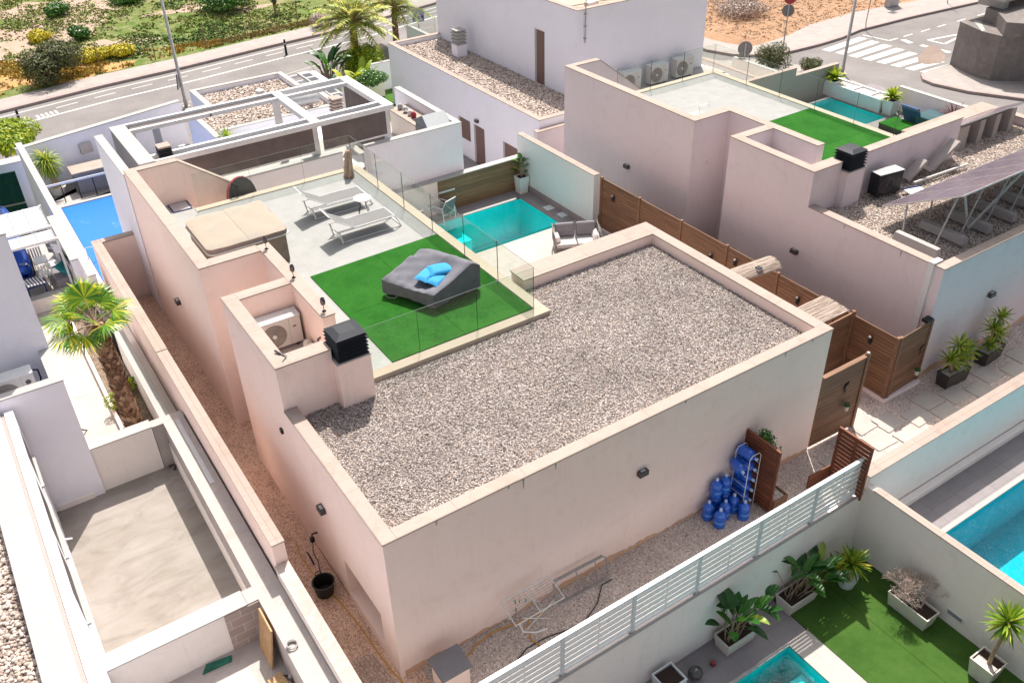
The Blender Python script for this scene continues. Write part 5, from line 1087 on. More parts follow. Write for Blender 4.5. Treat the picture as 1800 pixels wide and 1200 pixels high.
# pale patio, planting strip and palm
struct(MB().box(.28,17.74,-1.5,1.10,26.3,0).build('patio', M['patiotile']), 'pale sunlit patio strip behind the air conditioner house')
t = thing('planting_bed', 'raised planting strip along the boundary wall with dry soil', 'planting bed', (1.5,21,0)); MB().box(1.10,17.76,-.5,1.18,26.3,.14).build('kerb', M['peach'], t); MB().box(1.18,17.76,-.5,1.86,26.3,.08).build('soil', gravel_mat('bed_gravel', [(0,(.12,.09,.06)),(1,(.32,.25,.20))], 26), t)
wall_thing('boundary_wall', 'pale wall behind the palm, beside the tall peach boundary wall', 'wall', [(1.88,17.74,-1.5,2.10,22.2,1.0),(2.12,17.74,-1.5,2.34,25.7,.6)], [(1.88,17.74,1.0,2.10,22.2)], M['offwhite'], M['wcap'])
tag(MB().box(.45,21.38,.001,.78,21.68,.006).build('drain_cover', M['galv']), 'grey perforated drain cover in the pale patio', 'drain cover')
tag(MB().tube([(.42,19.9,.0),(.36,19.8,.10),(.30,19.8,.16)], .018, 6).build('tap_stub', M['dark']), 'small dark tap stub on the side of the white house', 'tap')
def fan_palm(label, base, top, r):
    t = thing('fan_palm', label, 'palm tree', base); B, T = Vector(base), Vector(top); ax = (T-B).normalized(); L_ = (T-B).length; random.seed(31)
    pts = [B.lerp(T, k/10)+Vector((.03*math.sin(k*.7),.02*math.cos(k),0)) for k in range(11)]; tr = MB(); tr.tube(pts, [r*(1.15-.25*k/10) for k in range(11)], 14)
    q = Vector((0,0,1)).rotation_difference(ax); n = 0
    for k in range(230):
        h = k/230; a = k*2.39996; c = B.lerp(T, h); rr = r*(1.12-.25*h); o = q @ Vector((math.cos(a),math.sin(a),0)); s = q @ Vector((-math.sin(a),math.cos(a),0)); w = random.uniform(.05,.085); l = random.uniform(.07,.16); d = (o*random.uniform(.5,.9)+ax).normalized()
        p0 = c + o*rr*.9; tr.add([p0-s*w-ax*.03, p0+s*w-ax*.03, p0+s*w*.8+d*l*.6+o*.012, p0+d*l+o*.02, p0-s*w*.8+d*l*.6+o*.012, p0-ax*.04+o*.05], [(0,5,1),(5,2,1),(5,3,2),(5,4,3),(5,0,4)])
    tr.build('trunk', M['bark'], t); lf = MB(); st = MB()
    specs = [(195,.0,1.0),(225,-.1,.75),(165,.35,1.0),(300,.2,.5),(10,.35,.75),(60,.7,.8),(120,.6,1.0),(95,1.0,1.0),(140,.05,.9),(215,.9,.6),(35,-.1,.6),(80,.3,.9)]
    for az, el, pl in specs:
        a = R(az); e = el; d = Vector((math.cos(a)*math.cos(e), math.sin(a)*math.cos(e), math.sin(e))); hub = T + d*pl*.62; st.tube([T, T+d*pl*.3+Vector((0,0,.03)), hub], [.022,.016,.012], 5)
        side = d.cross(Vector((0,0,1))).normalized(); nrm = side.cross(d).normalized(); K = 30
        for j in range(K):
            th = R(-118+236*j/(K-1)); ld = (d*math.cos(th)+side*math.sin(th)-nrm*.10*abs(math.sin(th))).normalized(); l = .62*(1-.22*abs(math.sin(th/2))**2)*random.uniform(.92,1.06); w = .027
            sv = ld.cross(nrm).normalized()*w; mid = hub + ld*l*.58 + nrm*.01*(-1)**j; tip = hub + ld*l + Vector((0,0,-.10-.05*random.random()))
            lf.add([hub, mid-sv, mid+sv, tip], [(0,1,2),(1,3,2)])
    for k in range(26):
        a = random.uniform(0,6.28); lf2 = T-ax*random.uniform(0,.3); d = Vector((math.cos(a)*.5,math.sin(a)*.5,-1)).normalized(); st.tube([lf2, lf2+d*.25, lf2+d*.5+Vector((0,0,-.1))], [.012,.01,.004], 4)
    st.build('leaf_stalks', M['stem'], t); lf.build('crown', M['palmleaf'], t); return t
fan_palm('fan palm with a rough brown trunk in the strip beside the pale patio', (1.42,18.95,.0), (1.36,19.7,2.85), .165)
def clump(label, cat, c, n, r, size, mt, clumps=5, h=.5, name='shrub'):
    return bush(name, label, cat, c, r, h, n, size, M[mt], clumps)
clump('yellow green shrub left of the palm trunk', 'shrub', (1.35,20.2,.05), 900, .34, .035, 'leafy', h=.5)
clump('low green shrub in the planting strip right of the palm trunk', 'shrub', (1.68,20.7,.05), 700, .28, .035, 'leafy', h=.5)
clump('bright green hedge shrub at the far end of the planting strip', 'shrub', (1.95,24.6,.45), 1600, .40, .04, 'leafy', 7, .9)
clump('small dark plant at the foot of the palm', 'shrub', (1.66,19.0,.05), 260, .16, .03, 'olive', 3, .2)
# raised terrace with sofa, chairs and car
struct(MB().box(.0,26.3,-1.5,1.9,31,.32).build('terrace', M['patiotile']), 'small raised terrace in front of the blue car')
tag(MB().box(.28,26.28,-1.5,1.86,26.30,.42).build('terrace_wall', M['offwhite']), 'jointed pale wall holding the raised terrace', 'wall')
tag(MB().box(.28,26.31,.32,1.86,26.56,.44).build('terrace_kerb', M['wcap'], bevel=.006), 'pale kerb along the front of the raised terrace', 'kerb')
t = thing('corner_sofa', 'pale corner sofa on the raised terrace with teal cushions', 'sofa', (1.5,27.0,.32)); MB().box(1.20,26.58,.32,1.66,28.1,.70).build('seat', M['cushgrey'], t, bevel=.03); MB().box(1.66,26.58,.32,1.80,28.1,1.0).build('backrest', M['cushwhite'], t, bevel=.03)
pillow('teal pillow in the middle of the pale corner sofa', (1.50,27.0,.86), .36, .36, .14, R(40), R(35), M['teal'], 'teal pillows on the corner sofa'); pillow('teal pillow at the near end of the pale corner sofa', (1.58,26.68,.84), .30, .30, .12, R(60), R(50), M['teal'], 'teal pillows on the corner sofa')
t = thing('bench', 'dark navy slatted bench at the front of the raised terrace', 'bench', (.66,26.9,.32)); 
for k in range(6): MB().obox((.44+.085*k,26.92,.70), (.045,.52,.03), R(8)).build('slat', M['cushwhite'], t)
MB().obox((.66,26.92,.66), (.56,.56,.04), R(8)).build('seat', M['navy'], t)
for x,y in ((.42,26.68),(.88,26.72),(.90,27.14),(.44,27.12)): MB().box(x-.02,y-.02,.32,x+.02,y+.02,.65).build('leg', M['navy'], t)
t = thing('garden_table', 'white garden table on the raised terrace beside the blue car', 'table', (1.0,27.6,.32)); MB().box(.86,27.35,.98,1.22,27.85,1.01).build('tabletop', M['whitemetal'], t)
for x,y in ((.9,27.39),(1.18,27.39),(1.18,27.81),(.9,27.81)): MB().box(x-.015,y-.015,.32,x+.015,y+.015,.98).build('leg', M['whitemetal'], t)
def gchair(label, c, rz):
    t = thing('garden_chair', label, 'chair', (0,0,0), 0, 'white chairs round the garden table'); m = MB(); 
    for k in range(5): m.box(-.18+.075*k,-.18,.42,-.13+.075*k,.18,.44)
    m.build('seat', M['whitemetal'], t); m = MB()
    for k in range(5): m.box(-.18+.075*k,.17,.44,-.13+.075*k,.19,.82)
    m.build('backrest', M['whitemetal'], t)
    for x in (-.17,.17):
        for y in (-.17,.17): MB().box(x-.012,y-.012,0,x+.012,y+.012,.43).build('leg', M['whitemetal'], t)
    t.location = c; t.rotation_euler = (0,0,rz); return t
gc = gchair('white slatted chair at the near side of the garden table', (1.02,27.12,.32), R(185)); dup(gc, (1.35,27.65,.32), R(-80), 'white slatted chair between the table and the corner sofa'); dup(gc, (1.0,28.05,.32), R(5), 'white slatted chair at the far side of the garden table')
# the car: lofted body pointing towards the camera
t = thing('parked_car', 'metallic blue car parked nose first at the raised terrace', 'car', (-.1,29.6,.32)); cx = -.08
sec = [(27.45,.62,.28,.55),(27.52,.80,.20,.72),(27.9,.86,.18,.88),(28.6,.88,.18,.98),(29.1,.88,.18,1.04),(29.7,.88,.18,1.08),(31.2,.88,.18,1.08),(31.7,.84,.22,.98),(31.8,.7,.3,.8)]
P = []
for y, w, zb, zt in sec: P.append([(cx+dx*w, y, .32+z) for dx, z in ((-.9,zb),(-1,zb+.12),(-1,zt-.22),(-.93,zt-.06),(-.6,zt),(0,zt+.03),(.6,zt),(.93,zt-.06),(1,zt-.22),(1,zb+.12),(.9,zb))])
m = MB(); m.grid([r[::-1] for r in P]); m.add(P[0], [tuple(range(11))]); m.add(P[-1], [tuple(range(11))[::-1]]); m.build('body', M['carblue'], t, smooth=True)
P = []
for y, w, zb, zt in ((28.95,.78,1.04,1.06),(29.6,.70,1.06,1.42),(30.2,.68,1.06,1.48),(30.9,.68,1.06,1.44),(31.5,.72,1.04,1.06)): P.append([(cx+dx*w, y, .32+z) for dx, z in ((-1,zb),(-.86,zt-.04),(-.5,zt),(.5,zt),(.86,zt-.04),(1,zb))])
MB().grid([r[::-1] for r in P]).build('cabin', M['carglass'], t, smooth=True)
for s in (-1,1): MB().lathe([(0,0),(.10,0),(.12,.02),(0,.05)], (cx+s*.62,27.55,.32+.62), 16, axis=(0,-1,.3), sx=1.3).build('headlight', M['chrome'], t, smooth=True)
for s in (-1,1): MB().lathe([(0,0),(.10,.0),(.10,.02),(0,.03)], (cx+s*.14,27.45,.32+.50), 16, axis=(0,-1,.15), sx=1.2, sy=.7).build('grille', M['black'], t)
MB().box(cx-.26,27.43,.32+.33,cx+.26,27.45,.32+.43).build('number_plate', M['whitemetal'], t); MB().box(cx-.70,27.50,.32+.20,cx+.70,27.53,.32+.30).build('air_intake', M['black'], t)
for s in (-1,1):
    for y in (28.25,30.95): MB().lathe([(0,-.1),(.31,-.1),(.33,-.06),(.33,.06),(.31,.1),(0,.1)], (cx+s*.80,y,.32+.33), 24, axis=(1,0,0)).build('wheel', M['rubber'], t, smooth=False)
# retractable canopy
t = thing('folding_canopy', 'white folding fabric canopy with scalloped edges over the left terrace', 'canopy', (.9,28.5,.32))
for (ya, yb_) in ((27.42,29.2),(26.5,27.30)):
    fr = MB(); fr.box(.2,ya-.03,1.98,1.62,ya+.03,2.05); fr.build('cross_bar', M['whitemetal'], t)
    for k in range(4):
        P = []; n = 9; y0 = ya+(yb_-ya)*k/4; y1 = ya+(yb_-ya)*(k+1)/4
        for i in range(9):
            x = .22+1.36*i/8; P.append([(x, y0+(y1-y0)*j/(n-1), 1.985-.05*math.sin(math.pi*j/(n-1))) for j in range(n)])
        MB().grid(P).build('fabric', M['whitemetal'], t, smooth=True)
    for k in range(4): MB().tube([(.22+.45*k,ya,2.0),(.22+.45*k,yb_,2.0)], .012, 5).build('guide_rail', M['galv'], t)
for x, y in ((1.58,26.5),(1.60,29.2)): MB().box(x-.03,y-.03,.32,x+.03,y+.03,1.99).build('post', M['whitemetal'], t)
tag(MB().grid([[(1.28,26.75,1.55),(1.30,27.5,1.52)],[(1.62,26.72,1.42),(1.66,27.4,1.40)],[(1.70,26.72,1.0),(1.72,27.4,1.0)]]).build('shade_cloth', M['fabgrey']), 'dark grey cloth hung under the canopy by the sofa', 'cloth')
m = MB(); random.seed(15)
for k in range(3): x = 1.78+.04*k; m.box(x,26.6+.8*k,.5,x+.02,27.3+.8*k,1.46)
tag(m.build('loose_boards', M['offwhite']), 'pale boards leaning against the wall beside the sofa', 'boards')
wall_thing('boundary_wall', 'broad topped white wall between the canopy terrace and the blue covered pool', 'wall', [(1.92,24.75,-1.5,2.12,36.6,1.46),(1.72,26.0,-1.5,1.92,29.4,1.46)], [(1.92,24.75,1.46,2.12,36.6),(1.70,26.0,1.462,1.905,29.4)], M['white'], M['wcap'])
# ------------------------------------------------------------------ plot with the blue covered pool
struct(MB().prism([(2.12,25.75),(3.45,25.75),(3.6,38.5),(8.7,39.6),(8.7,28),(14.3,28),(18.2,28),(18.2,37.4),(14,38.6),(8,40.0),(2.0,37.4)], -1.99, RZ+.01).build('plot_paving', M['beigetile']), 'tiled ground of the white houses in the second row')
t = thing('swimming_pool', 'pool closed with a bright blue slatted cover in the left plot', 'swimming pool', (4,34.4,-1.5)); tb = NT('blue_cover'); wv = tb.N.new('ShaderNodeTexWave'); wv.inputs['Scale'].default_value = 4.0; wv.inputs['Distortion'].default_value = .3; wv.bands_direction = 'Y'; tb.L.new(tb.tc.outputs['Object'], wv.inputs[0]); cxx = tb.ramp(wv.outputs['Fac'], [(0,(.008,.11,.48)),(.5,(.02,.17,.62))]); cxx = tb.mix(cxx, (.35,.5,.8,1), tb.ramp(tb.noise(1.1,6,.7), [(.60,(0,0,0)),(.75,(.5,)*3)])); tb.fin(cxx, .35)
MB().box(2.72,28.0,-1.55,6.2,36.6,RZ+.10).build('cover', tb.m, t); m = MB(); m.box(2.52,28.0,-1.5,2.70,36.8,RZ+.14); m.box(2.70,36.62,-1.5,6.2,36.82,RZ+.14); m.build('coping', M['wcap'], t)
MB().tube([(2.65,31.6,RZ+.14),(2.65,31.6,RZ+.6),(2.9,31.5,RZ+.62),(2.95,31.5,RZ+.2)], .02, 6).build('ladder', M['chrome'], t)
m = MB(); x0, x1, yr = 2.3, 6.0, 37.3
t = thing('pool_fence', 'low railing with thin posts at the far end of the blue covered pool', 'fence', (4,yr,-1.5)); MB().box(x0,yr-.02,-.72,x1,yr+.02,-.64).build('top_rail', M['whitemetal'], t)
for k in range(7): MB().tube([(x0+.1+.6*k,yr,-1.5),(x0+.1+.6*k,yr,-.7)], .02, 6).build('post', M['black'], t)
t = thing('storage_chest', 'grey storage bench with pale top behind the blue covered pool', 'chest', (5,38.2,-1.5)); MB().box(3.62,37.8,-1.5,6.5,38.6,-.66).build('box', plain('chest_grey', (.20,.20,.23), .6), t, bevel=.02); MB().box(3.55,37.75,-.66,6.5,38.7,-.60).build('lid', M['cap'], t, bevel=.01)
t = thing('potted_palm', 'pony tail palm in a pot behind the blue covered pool', 'potted plant', (2.95,38.4,-1.5)); MB().lathe([(.25,0),(.34,.3),(0,.3)], (2.95,38.4,-1.5), 14).build('pot', M['planterw'], t); MB().tube([(2.95,38.4,-1.2),(2.9,38.4,-.6),(2.85,38.4,-.2)], [.16,.08,.07], 8).build('trunk', M['stem'], t); m = MB(); rosette(m, (2.85,38.4,-.15), 120, .75, .05, -.2, 1.3, 1.0); rosette(m, (2.85,38.4,-.3), 60, .7, .05, -.9, .2, 1.3); m.build('leaves', M['yucca'], t)
t = wall_thing('garden_wall', 'white street wall behind the blue covered pool', 'wall', [], [], M['white'], M['wcap']) if False else thing('garden_wall', 'white street wall behind the blue covered pool', 'wall', (5,39.4,-1.5))
m = MB(); q0, q1 = Vector((2.0,38.9,0)), Vector((8.9,40.5,0)); d = (q1-q0).normalized(); s = Vector((-d.y,d.x,0))*.12; c = (q0+q1)/2; rz = math.atan2(d.y,d.x); m.obox((c.x,c.y,-.52), ((q1-q0).length,.24,1.96), rz); m.build('wall', M['white'], t); MB().obox((c.x,c.y,.475), ((q1-q0).length+.03,.28,.04), rz).build('coping', M['wcap'], t)
pm = q0.lerp(q1,.36); MB().obox((pm.x+.05,pm.y-.20,-.22), (.5,.16,.42), rz).build('meter_box', M['greymetal'], t, bevel=.01)
wall_thing('gate_post', 'white gate post at the street end of the left plot', 'wall', [(1.05,37.6,-1.5,1.98,38.2,.42)], [(1.05,37.6,.42,1.98,38.2)], M['white'], M['wcap'])
t = thing('privacy_screen', 'dark green privacy screen at the far left', 'screen', (.9,35.5,-1.5)); MB().obox((.72,36.6,-.45), (1.75,.06,1.9), R(-4)).build('mesh', stucco('green_screen', (.015,.06,.055), .3, (.02,.10,.04,1), .8), t); MB().obox((.72,36.55,-.75), (1.75,.05,.05), R(-4)).build('rail', M['galv'], t)
tag(MB().grid([[(1.28,34.6,-.9),(1.5,34.8,-.9)],[(1.28,34.4,-1.5),(1.5,34.6,-1.5)]]).build('lattice', M['whitemetal']), 'small white lattice leaning by the white wall', 'lattice')
bush('street_tree', 'round clipped lime green street tree at the far left', 'tree', (1.75,42.3,RZ), 1.75, 1.2, 9000, .085, M['leafy'], 12, trunk_h=.75, trunk_r=.09)
# ================================================================== SECOND ROW: WHITE HOUSE WITH THE PERGOLA
t = thing('white_house', 'white house with a roof terrace behind the peach villa', 'house', (9,30,-1.5))
m = MB(); m.box(3.75,25.30,-1.5,14.36,29.6,1.70)
m.box(6.9,25.20,1.70,10.06,25.44,2.92); m.box(10.85,25.14,-1.5,14.36,25.36,2.92); m.box(6.9,25.20,-1.5,10.06,25.30,1.7); m.box(14.16,25.36,1.70,14.38,29.6,2.92)
# front wing with its pebble roof
m.box(7.95,29.6,-1.5,13.0,35.4,1.55); m.box(8.75,35.4,-1.5,12.7,37.5,1.55)
for b in ((7.95,31.84,1.55,8.15,35.2,1.77),(7.95,35.2,1.55,8.93,35.4,1.77),(8.75,35.4,1.55,8.95,37.5,1.77),(8.95,37.3,1.55,12.5,37.5,1.77),(12.5,35.3,1.55,12.7,37.5,1.77),(12.7,35.2,1.55,13.35,35.4,1.77),(12.9,32.4,1.55,13.1,35.2,1.77),(8.2,31.84,1.55,13.2,32.04,1.95)): m.box(*b)
m.build('wall', M['white'], t)
MB().box(6.89,25.19,2.92,10.07,25.45,2.95).build('low_wall_coping', M['wcap'], t, bevel=.004)
m = MB()
for b in ((10.84,25.13,2.92,14.37,25.37,2.95),(14.15,25.37,2.92,14.39,29.6,2.952)): m.box(*b)
m.build('terrace_coping', M['wcap'], t, bevel=.004); m = MB()
for b in ((7.94,31.83,1.77,8.16,35.19,1.80),(7.94,35.19,1.77,8.94,35.41,1.80),(8.74,35.41,1.77,8.96,37.51,1.80),(8.96,37.29,1.77,12.51,37.51,1.80),(12.49,35.29,1.77,12.71,37.28,1.80),(12.72,35.19,1.77,13.36,35.41,1.80),(12.89,32.4,1.77,13.11,35.18,1.80),(8.2,31.83,1.95,13.2,32.05,1.98)): m.box(*b)
m.build('parapet_cap', M['wcap'], t, bevel=.004)
MB().sheet([(3.76,25.45),(14.14,25.45),(14.14,29.58),(3.76,29.58)], 1.71).build('terrace_floor', M['beigetile'], t)
MB().sheet([(8.16,32.06),(12.88,32.06),(12.88,35.19),(12.48,35.4),(12.48,37.28),(8.96,37.28),(8.96,35.2),(8.16,35.2)], 1.556).build('roof_bed', M['stonebase'], t)
tag(stones('roof_gravel', [(8.16,32.06),(12.88,32.06),(12.88,35.19),(12.48,35.4),(12.48,37.28),(8.96,37.28),(8.96,35.2),(8.16,35.2)], 1.555, .05, 300, M['stonewarm'], t), kind='stuff')
MB().box(7.0,29.6,-1.5,7.2,31.8,1.4).build('stair_wall', M['white'], t)
for p in ((12.4,32.10),(9.8,25.19)): pass
# pergola
t = thing('pergola', 'white steel pergola with brown side blinds over the roof terrace of the white house', 'pergola', (8,27,1.71)); Z = 4.1; g_ = plain('pergola_white', (.66,.66,.67), .4)
f = MB(); x0, x1, y0, y1 = 4.08, 11.95, 25.14, 28.58
f.box(x0+.45,y1-.10,Z-.16,x1,y1,Z); f.box(x0+.45,y1-.62,Z-.14,x1-.3,y1-.50,Z-.02); f.box(x0+.45,y0,Z-.16,x1,y0+.10,Z); f.box(x0+.45,y0+.48,Z-.14,x1-.3,y0+.60,Z-.02); f.box(x1-.32,y0+.1,Z-.16,x1,y1-.1,Z+.002); f.box(9.20,y0+.1,Z-.16,9.48,y1-.10,Z+.004)
f.build('beams', g_, t, bevel=.006)
MB().box(x0,y0,Z-.05,x0+.45,y1,Z+.006).build('side_roof', M['wcap'], t, bevel=.005)
for x in (9.34,11.80): MB().box(x-.13,y0+.34,1.71,x+.13,y0+.47,Z-.02).build('post', g_, t); 
for x in (9.3,11.80,4.65): MB().box(x-.10,y1-.16,1.71,x+.10,y1-.0,Z-.165).build('post', g_, t)
for xa, xb, zb in ((4.6,9.20,3.20),(9.49,11.66,3.18)): MB().box(xa,y0+.05,zb,xb,y0+.065,Z-.17).build('blind', M['blind'], t); MB().box(xa,y0+.03,zb-.05,xb,y0+.08,zb).build('blind_rail', M['whitemetal'], t)
MB().box(x0+.02,y0+.02,1.72,x0+.035,y1-.02,Z-.055).build('side_screen', plain('side_screen', (.20,.19,.20), .8), t)
MB().box(x1-.30,y0+.3,1.9,x1-.29,y1-.3,Z-.17).build('blind', M['blind'], t)
for ya in (y1-.10,): MB().box(4.6,y1-.50,Z-.12,9.2,y1-.11,Z-.09).build('rolled_awning', M['blind'], t)
f = MB()
for x in (6.0,8.0,10.6): pass
tag(MB().lathe([(0,0),(.03,0),(.03,.05),(0,.06)], (7.0,y1-.66,Z-.1), 10).build('spot_lamp', M['black']), 'tiny black spot lamp hanging on the far pergola beam', 'lamp')
wall_thing('side_wall', 'white wall running back from the sloping stair wall of the peach villa', 'wall', [(3.5,24.36,-1.5,3.72,27.7,4.22)], [(3.5,24.36,4.22,3.72,27.7)], M['white'], M['wcap'])
# chimneys with louvres
def louvre_chimney(label, c, w, z0, z1, zt, body, fins, capm, n=5):
    t = thing('chimney_stack', label, 'chimney', (c[0],c[1],z0)); h = w/2; x, y = c; MB().box(x-h,y-h,z0,x+h,y+h,z1).build('base', M[body], t); m = MB(); m.box(x-h*.8,y-h*.8,z1,x+h*.8,y+h*.8,zt-.05)
    for k in range(n): z = z1+.02+(zt-z1-.06)*k/n; m.box(x-h*1.02,y-h*1.02,z,x+h*1.02,y+h*1.02,z+(zt-z1)/n*.45)
    m.build('louvres', M[fins], t); MB().box(x-h*1.0,y-h*1.0,zt-.05,x+h*1.0,y+h*1.0,zt).build('cap', M[capm], t, bevel=.004); return t
louvre_chimney('dark louvred chimney with an orange tinted top by the pergola corner', (4.92,25.62), .36, 1.71, 3.88, 4.32, 'white', 'black', 'cap')
louvre_chimney('small cream louvred chimney on the far white roof beside the water tank', (12.35,30.9), .42, 1.55, 2.05, 2.6, 'white', 'cap', 'cap', 4)
# solar water tank, vent, roof pieces
t = thing('water_tank', 'silver cylindrical solar water tank lying on the far pebble roof', 'water tank', (11.6,32.3,1.6)); MB().lathe([(0,0),(.20,.0),(.25,.05),(.25,1.15),(.20,1.2),(0,1.2)], (11.0,32.35,2.25), 28, axis=(1,0,0)).build('cylinder', M['alu'], t, smooth=True)
for x in (11.3,11.9): MB().box(x-.03,32.2,1.6,x+.03,32.5,2.05).build('leg', M['galv'], t)
tag(MB().lathe([(0,0),(.12,0),(.12,.22),(.18,.24),(.16,.36),(.0,.42)], (10.98,35.4,1.56), 18).build('roof_vent', M['alu']), 'small round metal vent on the far end of the pebble roof', 'vent')
t = thing('roof_hatch', 'white frame with dark glass strips along the right of the far pebble roof', 'skylight', (13.6,34,1.6)); m = MB(); m.box(13.25,32.4,1.62,13.75,37.1,1.72); m.build('frame', M['wcap'], t)
for k in range(7): MB().box(13.33,32.6+.62*k,1.722,13.67,33.0+.62*k,1.73).build('pane', M['carglass'], t)
t = thing('white_cabinet', 'white cabinet standing behind the pergola beside the roof strips', 'cabinet', (13.6,30.3,1.7)); MB().box(13.3,29.8,-1.5,13.9,31.4,1.75).build('body', M['white'], t)
f = MB(); f.box(12.35,37.1,1.5,13.75,37.16,1.62); f.box(12.4,36.3,1.5,13.65,36.36,1.62); f.box(13.8,35.0,1.55,14.05,37.1,1.66)
tag(f.build('carport_frame', M['whitemetal']), 'thin white carport frame at the street side of the far roof', 'frame'); struct(MB().box(13.1,33,-1.49,14.9,37.4,-1.47).build('driveway', M['greytile']), 'grey driveway at the street side of the white house')
t = thing('roof_plant', 'spiky aloe in a pot at the corner of the far pebble roof', 'potted plant', (8.3,31.6,1.6)); MB().lathe([(.10,0),(.13,.2),(0,.2)], (8.3,31.6,1.55), 12).build('pot', M['planterw'], t); m = MB(); rosette(m, (8.3,31.6,1.78), 34, .42, .04, .1, 1.3, .3); rosette(m, (8.5,31.3,1.6), 20, .3, .03, .1, 1.2, .3); m.build('leaves', M['yucca'], t)
for i, (x, y, h, l) in enumerate(((7.3,38.6,1.4,'farther'),(7.9,37.3,.9,'nearer'))): tag(MB().box(x-.14,y-.1,RZ,x+.14,y+.1,RZ+h+.3).build('gate_pillar', M['greymetal']), 'grey pillar in the white front courtyard, the %s one' % l, 'pillar')
f = MB(); f.tube([(5.6,31.5,1.0),(7.9,31.8,1.2)], .012, 4); f.tube([(5.6,30.3,1.0),(8.1,30.6,1.2)], .012, 4); tag(f.build('washing_line', M['galv']), 'thin washing lines strung over the front courtyard', 'line')
# terrace furniture behind the pergola
t = thing('kitchen_counter', 'cream outdoor kitchen counter with glass doors along the right terrace wall', 'counter', (13.7,27,1.71)); MB().box(13.42,26.7,1.71,14.0,28.6,2.56).build('cabinet', M['offwhite'], t); MB().box(13.38,26.65,2.56,14.14,28.65,2.60).build('worktop', M['cap'], t)
for i,(y,l,c) in enumerate(((28.3,'glass jar at the far end of the kitchen counter','galv'),(27.9,'silver kettle on the kitchen counter','chrome'),(27.55,'small bowl on the kitchen counter','whitemetal'),(27.3,'dark red pot on the kitchen counter','red1'))): tag(MB().lathe([(0,0),(.09,0),(.10,.12),(.06,.2),(0,.22)], (13.7,y,2.601), 14).build('kitchen_ware', M[c], smooth=True), l, 'ware')
t = thing('barbecue_house', 'small grey house shaped barbecue cover with a pitched lid on the terrace', 'barbecue', (13.9,26.0,1.71)); MB().box(13.35,25.5,2.3,14.1,26.5,2.85).build('body', plain('dark_grey_metal', (.10,.10,.115), .5), t)
m = MB(); a = 13.25; b_ = 14.2; ym = 26.0; m.add([(a,25.42,2.84),(b_,25.42,2.84),(b_,26.58,2.84),(a,26.58,2.84),(a+.1,ym,3.14),(b_,ym,3.14)], [(0,1,5,4),(3,4,5,2),(0,4,3),(1,2,5),(0,3,2,1)]); m.build('roof', plain('slate_grey', (.20,.22,.24), .5), t, bevel=.01)
for x in (13.4,14.05): MB().box(x-.04,25.5,1.71,x+.04,26.5,2.3).build('leg', M['black'], t)
m = MB(); m.box(11.9,26.9,1.72,12.9,27.6,2.1); t = thing('daybed_lounge', 'low terrace lounge with navy bolster behind the white block', 'sofa', (12.2,27,1.71)); MB().box(10.6,25.95,1.71,13.0,26.8,2.05).build('seat', M['cushwhite'], t, bevel=.05); MB().tube([(11.9,26.1,2.15),(12.7,26.1,2.15)], .15, 14).build('bolster', M['navy'], t, smooth=True); MB().box(12.72,25.95,2.05,12.95,26.6,2.42).build('pillow', M['cushwhite'], t, bevel=.05)
P = []
for i in range(9): P.append([(9.7+.25*i,25.62+.10*j,2.10+.07*math.sin(i*1.2+j)) for j in range(6)])
tag(MB().grid(P).build('towels', M['whitemetal'], smooth=True), 'rumpled white towels on the terrace lounge behind the glass corner', 'towels')
t = thing('deck_chair', 'small salmon topped deck chair behind the low white wall', 'chair', (7.4,25.8,1.71)); MB().box(7.0,25.6,2.30,7.8,26.0,2.36).build('seat', stucco('salmon', (.45,.22,.17), .05), t); 
for x,y in ((7.05,25.62),(7.75,25.62),(7.75,25.98),(7.05,25.98)): MB().box(x-.02,y-.02,1.71,x+.02,y+.02,2.3).build('leg', M['whitemetal'], t)
MB().tube([(6.6,25.7,1.75),(6.9,25.7,2.5),(7.1,25.9,2.45)], .02, 6).build('frame', M['whitemetal'], t)
tag(MB().tube([(10.5,25.75,1.72),(10.48,25.72,2.2),(10.52,25.70,2.6),(10.44,25.68,2.9)], [.05,.04,.035,.05], 10).build('patio_heater', M['greymetal'], smooth=True), 'dark curved outdoor heater in the gap of the low white wall', 'heater')
tag(MB().box(14.40,26.2,-1.5,16.2,26.6,-.35).build('steps', M['cap'], bevel=.01), 'cream ledge in the passage beside the white block', 'ledge')
struct(MB().box(14.4,25.4,-1.99,18.2,37,RZ+.02).build('passage_paving', M['greytile']), 'paved passage between the white houses') 
# ================================================================== LONG WHITE HOUSE
t = thing('white_house', 'long white two storey house with a narrow pebble roof strip', 'house', (22,32,-1.5))
m = MB(); m.box(18.25,26.16,-1.5,27.9,38.35,1.56); m.box(18.25,26.16,1.56,18.47,38.35,1.77); m.box(18.47,26.16,1.56,20.2,26.40,1.77); m.box(18.47,38.12,1.56,20.93,38.35,1.77)
m.box(20.93,27.52,1.56,27.6,38.35,4.80); m.box(20.93,27.52,4.80,27.6,27.74,4.97); m.box(20.93,27.74,4.80,21.15,38.35,4.97); m.build('wall', M['white'], t)
m = MB(); m.box(18.235,26.15,1.77,18.48,38.36,1.80); m.box(18.48,26.15,1.77,20.3,26.41,1.80); m.box(18.48,38.11,1.77,20.93,38.36,1.80); m.box(20.92,27.51,4.97,27.6,27.75,5.0); m.box(20.92,27.75,4.97,21.16,38.35,5.0); m.build('parapet_cap', M['cap'], t, bevel=.004)
poly = [(18.49,26.42),(20.92,26.42),(20.92,38.1),(18.49,38.1)]; MB().sheet(poly, 1.565).build('roof_bed', M['stonebase'], t); tag(stones('roof_gravel', poly, 1.563, .042, 420, M['stonewarm'], t), kind='stuff')
MB().sheet([(21.16,27.75),(27.6,27.75),(27.6,38),(21.16,38)], 4.806).build('upper_roof', M['gravelred'], t)
